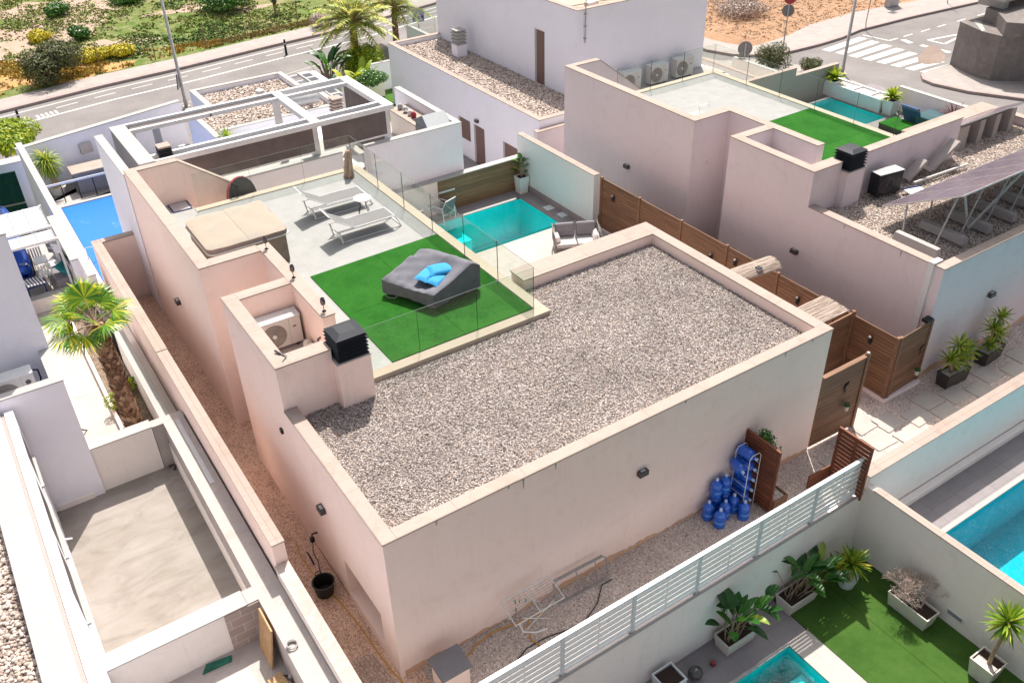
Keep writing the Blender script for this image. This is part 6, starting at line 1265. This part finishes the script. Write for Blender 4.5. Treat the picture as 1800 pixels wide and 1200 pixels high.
def wall_hole(t, x, y0, y1, z0, z1, door='dark'):
    m = MB(); m.box(x-.006,y0,z0,x+.0,y1,z1); r = m.build('reveal', M['wcap'], t); MB().box(x-.010,y0,z0,x-.0062,y1-.14,z1-.0).build('door' if z1-z0 > 1.4 else 'shutter', plain('brown_door', (.16,.09,.075), .6), t)
p = GX(1069,56,20.93)
wall_hole(t, 20.93, 29.62, 30.3, 1.58, 3.75); wall_hole(t, 18.25, 31.22, 32.15, -.70, .19); wall_hole(t, 18.25, 30.1, 30.92, -1.5, .2); wall_hole(t, 18.25, 27.5, 28.7, -1.5, .17)
lamp_box(t, (18.25,30.6,.42), (-1,0,0))
louvre_chimney('small white louvred chimney on the narrow pebble strip of the long white house', (20.25,35.25), .50, 1.56, 2.1, 2.75, 'white', 'wcap', 'wcap', 4)
t = thing('roof_cable_box', 'metal frame bits and cables in the corner of the upper white roof', 'roof fittings', (22.0,28.3,4.81)); MB().tube([(21.4,28.6,4.86),(22.4,28.2,4.95),(22.9,28.5,4.86),(23.5,28.1,4.9)], .03, 6).build('cable', M['galv'], t); MB().box(22.0,28.2,4.81,22.5,28.5,4.95).build('box', M['alu'], t)
m = MB(); x, y = 21.30, 27.47; m.tube([(x,y,3.75),(x,y,6.6)], .022, 6); [m.box(x-.05,y-.02,3.9+.45*k,x+.05,y+.05,3.94+.45*k) for k in range(3)]
tag(m.build('antenna_pole', M['galv']), 'thin grey antenna pole fixed to the corner of the upper white wall', 'pole')
struct(MB().box(21.6,26.4,1.565,27.9,27.5,1.62).build('roof_slab', M['rawcement']), 'raw concrete strip under the row of air conditioners')
aw = None
for i, (x, lb) in enumerate(((23.25,'leftmost'),(24.68,'middle'),(26.05,'rightmost'))):
    aw = ac_unit('white air conditioner against the long white house, %s of three' % lb, (x,27.05,1.62), .90, .34, .72, R(-2), group='air conditioners') if aw is None else dup(aw, (x,27.05,1.62), R(-2), 'white air conditioner against the long white house, %s of three' % lb)
wall_thing('party_wall', 'cream topped wall between the passage and the right villa', 'wall', [(17.95,26.10-.22,-1.9,19.8,26.10,1.47)], [(17.95,25.88,1.47,19.8,26.10)], M['nbrpeach'], M['cap'])
# ================================================================== RIGHT VILLA DETAILS
t = thing('sink', 'outdoor sink with a bent chrome tap beside the white terrace wall', 'sink', (19.2,18.9,3.03)); MB().box(18.9,18.7,3.03,19.75,19.6,3.80).build('counter', M['wcap'], t); MB().box(19.35,18.78,3.801,19.62,19.05,3.806).build('basin', M['dark'], t); MB().tube([(19.25,19.1,3.8),(19.25,19.1,4.18),(19.5,19.0,4.22),(19.52,18.98,4.12)], .018, 7).build('tap', M['chrome'], t)
ac2 = ac_unit('white air conditioner inside the roof enclosure of the right villa', (19.0,16.2,2.945), .86, .33, .62, 0, group='air conditioners')
acb = ac_unit('dark weathered air conditioner on the pebble roof beside the right villa chimney', (20.85,13.42,3.0), .86, .34, .62, R(-8), mt='black', group='air conditioners')
acb2 = [c for c in children(acb) if c.name.startswith('lid')][0]; acb2.data = acb2.data.copy(); acb2.data.materials.clear(); acb2.data.materials.append(M['greymetal'])
for c in children(acb):
    if c.name.startswith(('fan_guard','fan_rings')): c.data = c.data.copy(); c.data.materials.clear(); c.data.materials.append(M['dark']); [setattr(p_, 'material_index', 0) for p_ in c.data.polygons]
t = thing('lattice_tray', 'dark lattice tray lying on the pebbles beside the dark air conditioner', 'tray', (21.6,12.8,3.03)); MB().obox((21.55,12.85,3.07), (.55,.45,.03), R(-15)).build('tray', M['cushwhite'], t); m = MB(); m.obox((21.55,12.61,3.09), (.6,.03,.05), R(-15)); m.obox((21.62,13.09,3.09), (.6,.03,.05), R(-15)); m.build('rails', M['navy'], t)
for i,(c, d, rx, ry, rz, l) in enumerate((((22.3,13.55,3.28),(.75,.28,.10),0,-38,-6,'nearest the dark air conditioner'),((22.75,13.6,3.25),(.62,.28,.10),0,30,-4,'forming the middle of the heap'),((23.6,13.6,3.38),(1.15,.30,.10),0,-32,-2,'leaning at the right of the heap'))):
    tag(MB().obox(c, d, rot=Matrix.Rotation(R(rz),3,'Z') @ Matrix.Rotation(R(ry),3,'Y')).build('concrete_slab', M['rawcement']), 'grey slab piece stacked against the right villa parapet, '+l, 'slab', 'leaning slab pieces')
tag(MB().obox((23.1,13.2,3.08), (2.3,.05,.05), R(-3)).build('aluminium_rail', M['alu']), 'long aluminium rail lying below the leaning slab pieces', 'rail')
# solar array on concrete sleepers
t = thing('solar_array', 'tilted row of dark solar panels on thin legs over the right villa roof', 'solar panels', (23,11.3,3.03)); 
def solar_row(t, x0, yf, zf, yn, zn, n, w=1.135, skip=0):
    e2 = Vector((0, yn-yf, zn-zf)); L_ = e2.length; e2.normalize(); e1 = Vector((1,0,0)); nn = e2.cross(e1)
    if nn.z < 0: nn = -nn
    for k in range(n):
        a = Vector((x0+k*(w+.01), yf, zf)); b = a+e1*w; c = b+e2*L_; d = a+e2*L_; th = nn*.035; m = MB()
        m.add([a,b,c,d,a+th,b+th,c+th,d+th], [(0,1,2,3),(0,4,5,1),(1,5,6,2),(2,6,7,3),(3,7,4,0)], 0); m.add([a+th,b+th,c+th,d+th], [(0,3,2,1)], 0)
        for f0, f1 in ((.015,.495),(.505,.985)):
            q = [a+th*1.1+e1*.02+e2*L_*f0, b+th*1.1-e1*.02+e2*L_*f0, b+th*1.1-e1*.02+e2*L_*f1, a+th*1.1+e1*.02+e2*L_*f1]; m.add(q, [(0,3,2,1)], 1)
        m.build('solar_panel', [M['alu'], M['solar']], t)
solar_row(t, 19.37, 12.40, 3.42, 10.36, 4.50, 8)
for k in range(9):
    x = 18.95+1.05*k; m = MB(); m.add([(x-.11,10.35,3.03),(x+.11,10.35,3.03),(x+.11,11.6,3.03),(x-.11,11.6,3.03),(x-.08,10.38,3.23),(x+.08,10.38,3.23),(x+.08,11.57,3.23),(x-.08,11.57,3.23)], [(0,3,2,1),(4,5,6,7),(0,1,5,4),(1,2,6,5),(2,3,7,6),(3,0,4,7)]); m.box(x-.115,10.65,3.031,x-.10,10.75,3.09); o = m.build('concrete_sleeper', stucco('sleeper%d' % k, (.40,.36,.345), .08) if k == 0 else bpy.data.materials['sleeper0'], t)
for xa, xb in ((19.1,19.55),(20.15,20.55),(21.2,21.55),(22.25,22.55),(23.3,23.55),(24.35,24.55),(25.4,25.55)):
    MB().tube([(xa,10.6,3.2),(xa+.35,10.55,4.38)], .022, 6).build('front_leg', M['galv'], t); MB().tube([(xa+.02,11.52,3.2),(xa+.3,11.75,3.74)], .022, 6).build('rear_leg', M['galv'], t)
for xa in (20.6,): MB().tube([(xa,10.7,3.15),(xa-.95,10.5,4.40)], .03, 4).build('brace', M['alu'], t); MB().tube([(xa,10.7,3.15),(xa+1.5,10.5,4.42)], .035, 4).build('brace', M['alu'], t)
t2 = thing('solar_array', 'second row of solar panels on concrete feet at the far right of the villa roof', 'solar panels', (28,15,3.03)); solar_row(t2, 25.0, 15.02, 3.22, 14.02, 3.78, 3)
for k in range(4):
    x = 25.35+.80*k; m = MB(); m.add([(x-.12,14.05,2.94),(x+.12,14.05,2.94),(x+.12,14.95,2.94),(x-.12,14.95,2.94),(x-.12,14.05,3.70),(x+.12,14.05,3.70),(x+.12,14.3,3.58),(x-.12,14.3,3.58),(x-.12,14.95,3.2),(x+.12,14.95,3.2)], [(0,3,2,1),(0,1,5,4),(1,2,9,6,5),(0,4,7,8,3),(4,5,6,7),(7,6,9,8),(3,8,9,2)]); m.build('concrete_foot', bpy.data.materials['sleeper0'], t2)
# ------------------------------------------------------------------ pool yard beyond the right villa
NZ = -.17
struct(MB().box(24.6,17.6,-1.99,29.6,25.0,NZ-.01).build('terrace_paving', M['beigetile']), 'pale paving of the yard beyond the right villa')
m = MB(); m.box(29.6,17.6,-1.99,33.1,21.9,NZ); m.box(29.6,24.85,-1.99,33.1,25.0,NZ); m.box(33.05,17.6,-1.99,36,25.0,NZ-.002); struct(m.build('terrace_paving', M['greytile']), 'grey paving round the narrow pool of the right villa')
pool('narrow turquoise pool in the yard beyond the right villa', 29.6, 21.9, 32.95, 24.8, NZ, 1.3, 'pooltile', 'water', wl=-.05)
MB().box(29.7,24.8,NZ-.01,33.1,24.93,NZ+.04).build('pool_edging', M['wcap']); tag(bpy.data.objects['pool_edging.003'] if 'pool_edging.003' in bpy.data.objects else bpy.data.objects['pool_edging.002'], 'white edging along the back and side of the narrow pool', 'coping')
wall_thing('boundary_wall', 'cream topped wall behind the narrow pool of the right villa', 'wall', [(24.6,25.42,-1.9,31.2,25.62,1.35),(31.2,25.42,-1.9,34.0,25.62,1.0)], [(24.6,25.42,1.35,31.2,25.62),(31.2,25.42,1.0,34.0,25.62)], plain('grey_green_screen', (.30,.29,.25), .8), M['cap'])  # wall faces are one even dull grey green
t = thing('planter_wall', 'pale trough wall with gravel beds along the narrow pool', 'planter', (33.5,23.3,NZ)); MB().box(33.15,22.4,NZ,33.25,25.4,.40).build('front', M['planterb'], t); MB().box(33.95,22.4,NZ,34.05,25.4,.40).build('back', M['planterb'], t); MB().box(33.25,22.4,NZ,33.95,25.4,.34).build('gravel_bed', M['chips'], t)
for y in (23.1,24.0): MB().box(33.25,y-.04,.30,33.95,y+.04,.395).build('divider', M['planterb'], t)
t = thing('potted_plant', 'leafy yellow green plant in a tall pot at the near end of the trough wall', 'potted plant', (33.45,22.1,NZ)); planter_box(t, 33.2,21.85,33.7,22.35, NZ, .45, 'planterb', inset=.05); m = MB(); rosette(m, (33.45,22.1,.50), 34, .52, .13, .1, 1.35, .5); m.build('leaves', M['leafy'], t)
t = thing('potted_plant', 'leafy plant in a tall pale pot at the far end of the trough wall', 'potted plant', (33.4,25.1,NZ)); planter_box(t, 33.15,24.85,33.6,25.35, NZ, .50, 'planterb', inset=.05); m = MB(); rosette(m, (33.4,25.1,.55), 34, .55, .14, .1, 1.35, .5); m.build('leaves', M['leafy'], t)
wall_thing('boundary_wall', 'white side wall at the right of the narrow pool yard', 'wall', [(34.05,18.0,-1.9,34.27,22.3,.80)], [(34.05,18.0,.80,34.27,22.3)], M['offwhite'], M['wcap'])
t = thing('sun_bed', 'low bed with a green grass topped pad beside the narrow pool', 'sun bed', (32.3,20.8,NZ)); MB().prism([(31.75,20.35),(32.75,20.35),(32.85,21.35),(31.8,21.35)], NZ, .03).build('base', M['planterd'], t); MB().prism([(31.73,20.33),(32.77,20.33),(32.87,21.37),(31.78,21.37)], .03, .06).build('pad', M['turf'], t)
t = thing('folded_lounger', 'blue and dark folding lounger beside the green topped pad', 'lounger', (33.0,20.4,NZ)); m = MB(); m.obox((33.0,20.75,.28), (.08,.8,.95), rot=Matrix.Rotation(R(-30),3,'Y')); m.build('back', plain('royal_blue', (.01,.06,.18), .7), t); MB().obox((33.4,20.1,.15), (.9,.9,.5), rot=Matrix.Rotation(R(-6),3,'Y')).build('seat', plain('dark_teal', (.02,.07,.09), .8), t, bevel=.05)
t = thing('spiky_plant', 'dusky red spiky plant in the corner by the white side wall', 'plant', (34.0,19.5,NZ)); MB().lathe([(.16,0),(.22,.35),(0,.35)], (33.8,19.4,NZ), 12).build('pot', M['planterd'], t); m = MB(); rosette(m, (33.8,19.4,.2), 70, .8, .05, -.1, 1.3, .3); m.build('leaves', M['red'], t)
bush('clipped_bush', 'round clipped olive bush beyond the cream topped wall', 'bush', (36.7,31.6,RZ), .95, 1.5, 5200, .05, M['olive'], 12)
bush('clipped_bush', 'low clipped olive bush, the smaller one nearer the crossing', 'bush', (38.1,30.2,RZ), .7, .8, 2600, .05, M['olive'], 9)
wall_thing('garden_wall', 'cream topped low wall along the street beyond the right villa', 'wall', [(31.4,27.6,-1.9,31.6,33.0,.25),(31.6,27.6,-1.9,33.2,27.8,.25)], [(31.4,27.8,.25,31.6,33.0),(31.4,27.6,.25,33.2,27.8)], M['offwhite'], M['cap'])
wall_thing('garden_wall', 'white topped short wall between the bush and the street wall', 'wall', [(33.8,28.0,-1.9,34.0,31.6,-.2)], [(33.8,28.0,-.2,34.0,31.6)], M['offwhite'], M['wcap'])
struct(MB().prism([(28,25.7),(38.6,25.7),(39.2,30.5),(37.6,33.4),(35.9,34.5),(35.2,37.5),(31,38.5),(28,38.4)], -1.99, RZ+.03).build('front_yard', M['pave']), 'paved frontage between the villas and the junction')
struct(MB().prism([(34.3,14),(37.5,14),(40.5,22),(38.5,25.7),(34.3,25.7)], -1.99, RZ+.015).build('front_yard', M['pave']), 'pale frontage to the right of the narrow pool yard')
tag(MB().obox((36.4,19.4,-.6), (.2,4.2,.3), R(10)).build('low_wall', M['wcap']), 'low pale wall stub beyond the right villa roof', 'wall') if False else None
# dark rough building at the far right edge
t = thing('rough_building', 'dark rough rendered building block at the right edge', 'building', (45,24,-1.5)); dk = stucco('dark_render', (.20,.178,.168), .22, (.32,.28,.26,1), .7, .6)
m = MB(); m.prism([(43.9,24.9),(43.9,23.9),(47.6,20.5),(50,20.5),(50,26.6),(44.6,26.6)], -1.5, .80); m.build('lower_block', dk, t)
m = MB(); m.prism([(43.95,23.87),(46.0,21.0),(52,17),(52,26),(45.6,26.0),(45.3,25.2)], .80-.001, 1.45); m.build('upper_block', dk, t)
m = MB(); m.box(45.4,25.0,1.9,52,27.0,2.05); m.box(45.9,25.3,1.44,46.3,26.7,1.9); m.build('canopy_roof', M['wcap'], t, bevel=.01)
m = MB(); m.add([(43.86,24.92,.81),(44.1,24.9,.81),(45.4,26.0,.81),(45.2,26.3,.81)], [(0,1,2,3)]); m.build('light_edge', M['wcap'], t)
# ================================================================== STREET FURNITURE
def lamp_post(label, b, h, r=.085, head=True, group='street lamp posts'):
    t = thing('street_lamp', label, 'street lamp', (0,0,0), 0, group); MB().tube([(0,0,0),(0,0,.35),(0,0,.36),(0,0,h)], [r*1.15,r*1.15,r,r*.62], 12).build('pole', M['galv'], t, smooth=True)
    m = MB(); m.tube([(0,0,h),(.0,.4,h+.3),(0,1.2,h+.4)], r*.5, 8); m.build('arm', M['galv'], t); MB().box(-.12,1.1,h+.36,.12,1.8,h+.46).build('lamp_head', M['greymetal'], t, bevel=.03)
    MB().box(-.16,-.16,0,.16,.16,.03).build('base_plate', M['galv'], t); t.location = b; return t
l0 = lamp_post('tall grey street lamp post behind the far pebble roof at the left', (10.27,45.3,RZ), 8.2, .085); dup(l0, (39.52,29.29,RZ), R(-120), 'tall grey street lamp post in front of the zebra crossing')
t = thing('road_sign', 'back of a triangular road sign on the left street lamp post', 'road sign', (10.2,45.2,.3)); c3 = Vector((10.12,45.12,-.15)); dv = Vector((.45,.89,0)); dv.normalize(); nv = Vector((dv.y,-dv.x,0))*.012; tri = [c3-dv*.36+Vector((0,0,-.3)), c3+dv*.36+Vector((0,0,-.3)), c3+Vector((0,0,.34))]
MB().add([p-nv for p in tri]+[p+nv for p in tri], [(0,1,2),(3,5,4),(0,3,4,1),(1,4,5,2),(2,5,3,0)]).build('plate', M['greymetal'], t); MB().tube([p-nv*2 for p in tri]+[tri[0]-nv*2], .022, 5).build('rim', M['dark'], t)
def sign_pole(name, label, b, h, rot=0, group=None):
    t = thing(name, label, 'road sign', (0,0,0), 0, group); MB().tube([(0,0,0),(0,0,h)], .035, 8).build('pole', M['galv'], t); return t
t = sign_pole('no_entry_sign', 'red no entry sign on a pole with a round plate below, at the junction kerb', 0, 3.2); MB().lathe([(0,0),(.32,0),(.32,.02),(0,.02)], (0,-.06,3.0), 26, axis=(0,-1,0)).build('red_disc', M['red1'], t); MB().box(-.2,-.095,2.94,.2,-.081,3.06).build('white_bar', M['whitemetal'], t)
MB().lathe([(0,0),(.32,0),(.32,.02),(0,.02)], (0,.06,2.32), 26, axis=(0,1,0)).build('back_plate', plain('sign_back', (.16,.155,.16), .6), t); t.location = (38.97,32.9,RZ+.13); t.rotation_euler = (0,0,R(-40))
t = sign_pole('road_sign', 'round road sign seen from behind in front of the cream topped street wall', 0, 2.0); MB().lathe([(0,0),(.36,0),(.36,.02),(0,.02)], (0,.05,1.75), 26, axis=(0,1,0)).build('plate', bpy.data.materials['sign_back'], t); t.location = (34.2,31.2,RZ); t.rotation_euler = (0,0,R(-35))
t = sign_pole('crossing_sign', 'square blue pedestrian crossing sign beside the date palms', 0, 1.3); MB().box(-.34,-.07,.85,.34,-.05,1.55).build('plate', M['signblue'], t); m = MB(); m.add([(-.25,-.08,.93),(.25,-.08,.93),(0,-.08,1.45)], [(0,1,2)]); m.build('white_triangle', M['whitemetal'], t)
m = MB(); m.tube([(-.02,-.09,.97),(.03,-.09,1.1),(0,-.09,1.22)], .02, 5); m.tube([(.03,-.09,1.1),(.09,-.09,.97)], .018, 5); m.tube([(-.08,-.09,1.12),(.08,-.09,1.15)], .014, 5); m.lathe([(0,0),(.035,0),(0,.01)], (0,-.085,1.28), 10, axis=(0,-1,0)); m.build('walking_figure', M['black'], t); t.location = (25.3,48.7,RZ); t.rotation_euler = (0,0,R(-20))
for (x, y, z, l) in ((46.62,33.5,RZ+.13,'leaning slightly over the zebra crossing'),(54.9,33.9,RZ+.13,'farther along the junction kerb')):
    t = thing('bent_post', 'thin grey bent post '+l, 'post', (x,y,z), 0, 'thin posts on the junction kerb'); MB().tube([(x,y,z),(x-.05,y+.02,z+.25),(x+.05,y+.05,z+3.0)], .03, 7).build('pole', M['galv'], t)
for (x, y, l) in ((3.0,47.3,'at the far left on the lane line'),(17.5,50.2,'beside the kerb near the date palm')):
    t = thing('bollard', 'short dark bollard '+l, 'bollard', (x,y,RZ), 0, 'dark road bollards'); MB().lathe([(0,0),(.07,0),(.06,.75),(.05,.85),(0,.88)], (x,y,RZ), 12).build('post', M['black'], t, smooth=True); MB().lathe([(.068,.6),(.066,.66)], (x,y,RZ), 12).build('reflective_band', M['whitemetal'], t)
t = thing('utility_box', 'grey utility box standing on the junction pavement', 'utility box', (51.7,35.5,RZ)); MB().box(51.2,35.4,RZ+.1,52.1,35.8,RZ+1.5).build('cabinet', M['greymetal'], t, bevel=.02); MB().box(51.3,35.385,RZ+.7,52.0,35.399,RZ+1.4).build('door', M['whitemetal'], t)
for (x, y, l) in ((39.9,33.9,'nearest the sign pole'),(40.3,34.6,'farther from the kerb'),(50.5,34.6,'beside the bent post')): tag(MB().box(x-.25,y-.2,RZ+.131,x+.25,y+.2,RZ+.137).build('drain_cover', M['dark']), 'dark drain cover in the junction pavement, '+l, 'drain cover')
tag(MB().obox((42.0,19.8,RZ+.45), (.5,.3,.5), R(20)).build('dark_bag', M['navy'], bevel=.08), 'dark navy bag on the pavement at the right edge', 'bag')
# wire fence posts along the field
for k in range(11):
    p = at_len(off(K1, 2.4), 10+k*3.05); t = None
    tag(MB().tube([(p.x,p.y,RZ),(p.x+.03,p.y,RZ+1.6)], .028, 6).build('fence_post', M['bark']), 'thin rusty field fence post, number %s counted from the left' % ('one','two','three','four','five','six','seven','eight','nine','ten','eleven')[k], 'post', 'field fence posts')
# ================================================================== TREES AND FIELD PLANTS
def date_palm(label, b, h, n, ln, seed, r=.2):
    t = thing('date_palm', label, 'palm tree', b); random.seed(seed); B = Vector(b); T = B+Vector((.05,.05,h)); tr = MB(); tr.tube([B,B.lerp(T,.3),B.lerp(T,.7),T], [r*1.25,r,r*.95,r*.8], 14)
    for k in range(110): 
        hh = k/110; a = k*2.4; c = B.lerp(T,hh); o = Vector((math.cos(a),math.sin(a),0)); s = Vector((-o.y,o.x,0)); q = r*(1.2-.35*hh); tr.add([c+o*q*.9-s*.07, c+o*q*.9+s*.07, c+o*(q+.05)+Vector((0,0,.14))], [(0,1,2)])
    tr.build('trunk', M['bark'], t); lf = MB(); st = MB()
    for k in range(n):
        a = k*2.39996+random.uniform(-.2,.2); e = -.25+1.45*((k+.5)/n)+random.uniform(-.1,.1); pinnate(lf, T+Vector((0,0,.1)), (math.cos(a)*math.cos(e),math.sin(a)*math.cos(e),math.sin(e)), ln*random.uniform(.8,1.05), 34, .50, 1.0, .075, st)
    st.build('frond_stems', M['stem'], t); lf.build('crown', M['datepalm'], t); return t
date_palm('date palm with arching fronds behind the pergola garden', (19.3,44.6,RZ), 2.6, 40, 2.6, 41)
date_palm('smaller date palm behind it beside the blue crossing sign', (23.2,47.6,RZ), 2.1, 26, 2.3, 42, .16)
bush('clipped_bush', 'round clipped yellow green bush around the date palm trunk', 'bush', (19.1,43.4,RZ), 1.25, 1.7, 9000, .07, M['leafy'], 12)
bush('green_bush', 'dark green mounded bush in the white planter beside the long white house', 'bush', (17.9,39.9,-.55), .9, .6, 4200, .05, M['leaf'], 9)
def banana(label, c, n, h, seed, mt='leaf'):
    t = thing('banana_plant', label, 'plant', c); random.seed(seed); m = MB(); st = MB(); C_ = Vector(c)
    for i in range(n):
        a = random.uniform(0,6.28); b = C_+Vector((random.uniform(-.4,.4),random.uniform(-.4,.4),0)); tip = b+Vector((.3*math.cos(a),.3*math.sin(a),h*random.uniform(.55,1))); st.tube([b,b*.4+tip*.6,tip], .03, 5); leaf(m, tip, (math.cos(a)*.6,math.sin(a)*.6,random.uniform(.5,1.3)), random.uniform(.7,1.1), random.uniform(.26,.36), random.uniform(.4,1), 6, shape='paddle', fold=.25)
    st.build('stems', M['stem'], t); m.build('leaves', M[mt], t); return t
banana('big leaved banana plant behind the pergola, nearest the street', (17.0,43.3,RZ), 20, 1.5, 51)
banana('yellowish big leaved plant beside the pergola garden path', (17.6,41.0,RZ), 18, 1.1, 52, 'leafy')
banana('low big leaved plant near the end of the pergola', (16.6,38.9,RZ), 16, .8, 53, 'leafy')
banana('big leaved plant hugging the carport frame', (15.6,40.2,RZ), 18, 1.0, 54)
bush('garden_shrub', 'light green shrub strip along the pergola garden edge', 'shrub', (16.7,36.4,RZ), .9, .8, 3000, .06, M['leafy'], 8)
bush('garden_shrub', 'green shrub in front of the white planter wall', 'shrub', (17.5,37.6,RZ), .8, .8, 2600, .06, M['leaf'], 8)
wall_thing('planter_wall', 'white planter wall beside the long white house', 'wall', [(17.0,40.6,-1.5,18.9,40.8,-.5),(17.0,40.8,-1.5,17.2,42.4,-.5)], [], M['offwhite'], M['wcap'])
wall_thing('garden_wall', 'white street wall beside the long white house', 'wall', [(18.6,41.4,-1.5,20.2,41.6,-.1),(22.4,40.0,-1.5,22.6,44.6,.5)], [(18.6,41.4,-.1,20.2,41.6),(22.4,40.0,.5,22.6,44.6)], M['white'], M['wcap'])
railing('clear glass railing on the white street wall beyond the date palms', [[(22.5,44.6),(22.5,41.5)],[(22.5,44.6),(26,45.6)]], (0,0,0), 1.6, .55)
struct(MB().prism([(13.9,36),(22.9,36),(24,40),(23.5,45.5),(18.8,44.6),(14.6,42.2)], -1.99, RZ+.02).build('planted_ground', M['lawn']), 'green planted ground behind the pergola and long white house')
for (u, v, r_, h_, n_, mt_, l, nm) in ((98,138,1.75,1.9,6500,'olive','dark green scrubby tree at the left beside the street','scrub_tree'),(103,24,.95,.8,1800,'leaf','low dark green bush high in the left part of the field','bush'),(140,66,.75,.8,1700,'leaf','small round green bush left of the lamp post','bush'),(70,68,.85,.6,1700,'yellow','yellow flowering bush at the left of the field','bush'),(167,102,1.0,.65,2000,'yellow','yellow flowering mound nearest the street','bush'),(214,94,.9,.6,1800,'yellow','yellow flowering mound beside the left lamp post','bush'),(395,14,2.2,1.5,6000,'leaf','large dark green bush at the top of the field','bush'),(565,44,.85,.9,1800,'dry','brown dry bush beside the street near the date palms','bush'),(485,22,.35,1.8,500,'olive','slim dark sapling in the top part of the field','shrub'),(225,2,1.2,.7,1800,'leaf','dark bush cut by the top edge left of the large one','bush'),(1302,20,2.1,1.0,5200,'dry','heap of dry cut brush in the straw field','brush_pile')):
    p = G(u, v+4, RZ+.1); bush(nm, l, 'bush' if 'tree' not in nm else 'tree', (p.x,p.y,RZ+.08), r_, h_, n_, .085 if mt_ != 'dry' else .07, M[mt_], 9)
def tufts(name, poly, z, n, size, mt, label, hscale=1.0, dens_fn=None):
    p = np.array(poly); lo, hi = p.min(0), p.max(0); pts = RNG.uniform(lo, hi, (int(n*2.2), 2)); pts = pts[inside(pts, poly)]
    if dens_fn is not None: pts = pts[RNG.uniform(0,1,len(pts)) < dens_fn(pts)]
    pts = pts[:n]; n = len(pts); K = 5; a = RNG.uniform(0,6.28,(n,K)); s = size*RNG.uniform(.5,1.4,(n,K)); o = RNG.uniform(-.6,.6,(n,K,2))*size*2
    bx = pts[:,None,0]+o[...,0]; by = pts[:,None,1]+o[...,1]; dx, dy = np.cos(a)*s*.5, np.sin(a)*s*.5; hz_ = s*hscale*RNG.uniform(.3,1,(n,K)); tx, ty = bx+RNG.uniform(-.7,.7,(n,K))*s, by+RNG.uniform(-.7,.7,(n,K))*s
    V = np.stack([np.stack([bx-dx,by-dy,0*bx+z],-1), np.stack([bx+dx,by+dy,0*bx+z],-1), np.stack([tx+dx*.4,ty+dy*.4,z+hz_],-1), np.stack([tx-dx*.4,ty-dy*.4,z+hz_],-1)],2).reshape(-1,3); F = np.arange(len(V)).reshape(-1,4)
    return tag(fast_mesh(name, V, F, mt, origin=(lo[0],lo[1],z)), label, None, None, 'stuff')
def blot(s, ph, thr):
    def f(p): x, y = p[:,0], p[:,1]; v = np.sin(x*s+ph)+np.sin(y*s*1.3+ph*2)+np.sin((x+y)*s*.7+1)+np.sin((x*1.7-y)*s*1.9+ph)+.8*np.sin(x*s*3.7+y*s*2.9); return np.clip((v-thr)*.8, .02, 1)
    return f
FP = [(3,53.5),(8,54.3),(12,54.8),(22,56.5),(30,58.5),(38,61),(38,66),(8,82),(2,80)]
tufts('weeds', FP, RZ+.1, 15000, .13, island_mat('dark_weed', [(0,(.035,.085,.015)),(.6,(.075,.15,.03)),(1,(.16,.23,.05))], .8), 'low dark green weeds spread over the rough field', .6, lambda p: blot(.42,1.0,.4)(p)*np.clip((p[:,0]-4)/8,.12,1))
tufts('weeds', FP, RZ+.1, 12000, .12, island_mat('weed_green', [(0,(.10,.16,.03)),(.6,(.22,.27,.06)),(1,(.40,.38,.12))], .7), 'yellowish green weeds over the rough field', .7, blot(.6,3.0,-.6))
tufts('dry_grass', FP, RZ+.1, 3500, .10, island_mat('dull_straw', [(0,(.22,.18,.10)),(1,(.42,.35,.22))], .85), 'dry straw tufts among the weeds of the rough field', 1.0, blot(.5,5.0,.2))
tufts('dry_grass', [(1,52.4),(8,53.1),(16,54.2),(15,55.2),(9,56.2),(4,58.5),(1,60)], RZ+.1, 5200, .12, island_mat('verge_grass', [(0,(.30,.17,.05)),(.5,(.46,.30,.07)),(1,(.52,.42,.10))], .8), 'orange yellow dry grass at the left street edge of the field', 1.0, blot(.9,2.0,-.9))
tufts('dry_grass', [(14,53.9),(22,54.9),(30,56.7),(30,57.6),(22,55.9),(14,54.9)], RZ+.1, 1500, .11, island_mat('verge_weed', [(0,(.22,.17,.06)),(1,(.40,.33,.14))], .8), 'thin dry weeds along the right street edge of the field', 1.2)
tufts('dry_grass', [(40,35.4),(52,36),(62,35.3),(80,45),(60,60),(42,52),(39,40)], RZ+.1, 7000, .10, island_mat('pale_straw', [(0,(.30,.19,.12)),(1,(.58,.43,.30))], .85), 'scattered straw over the dry field at the junction', .5)
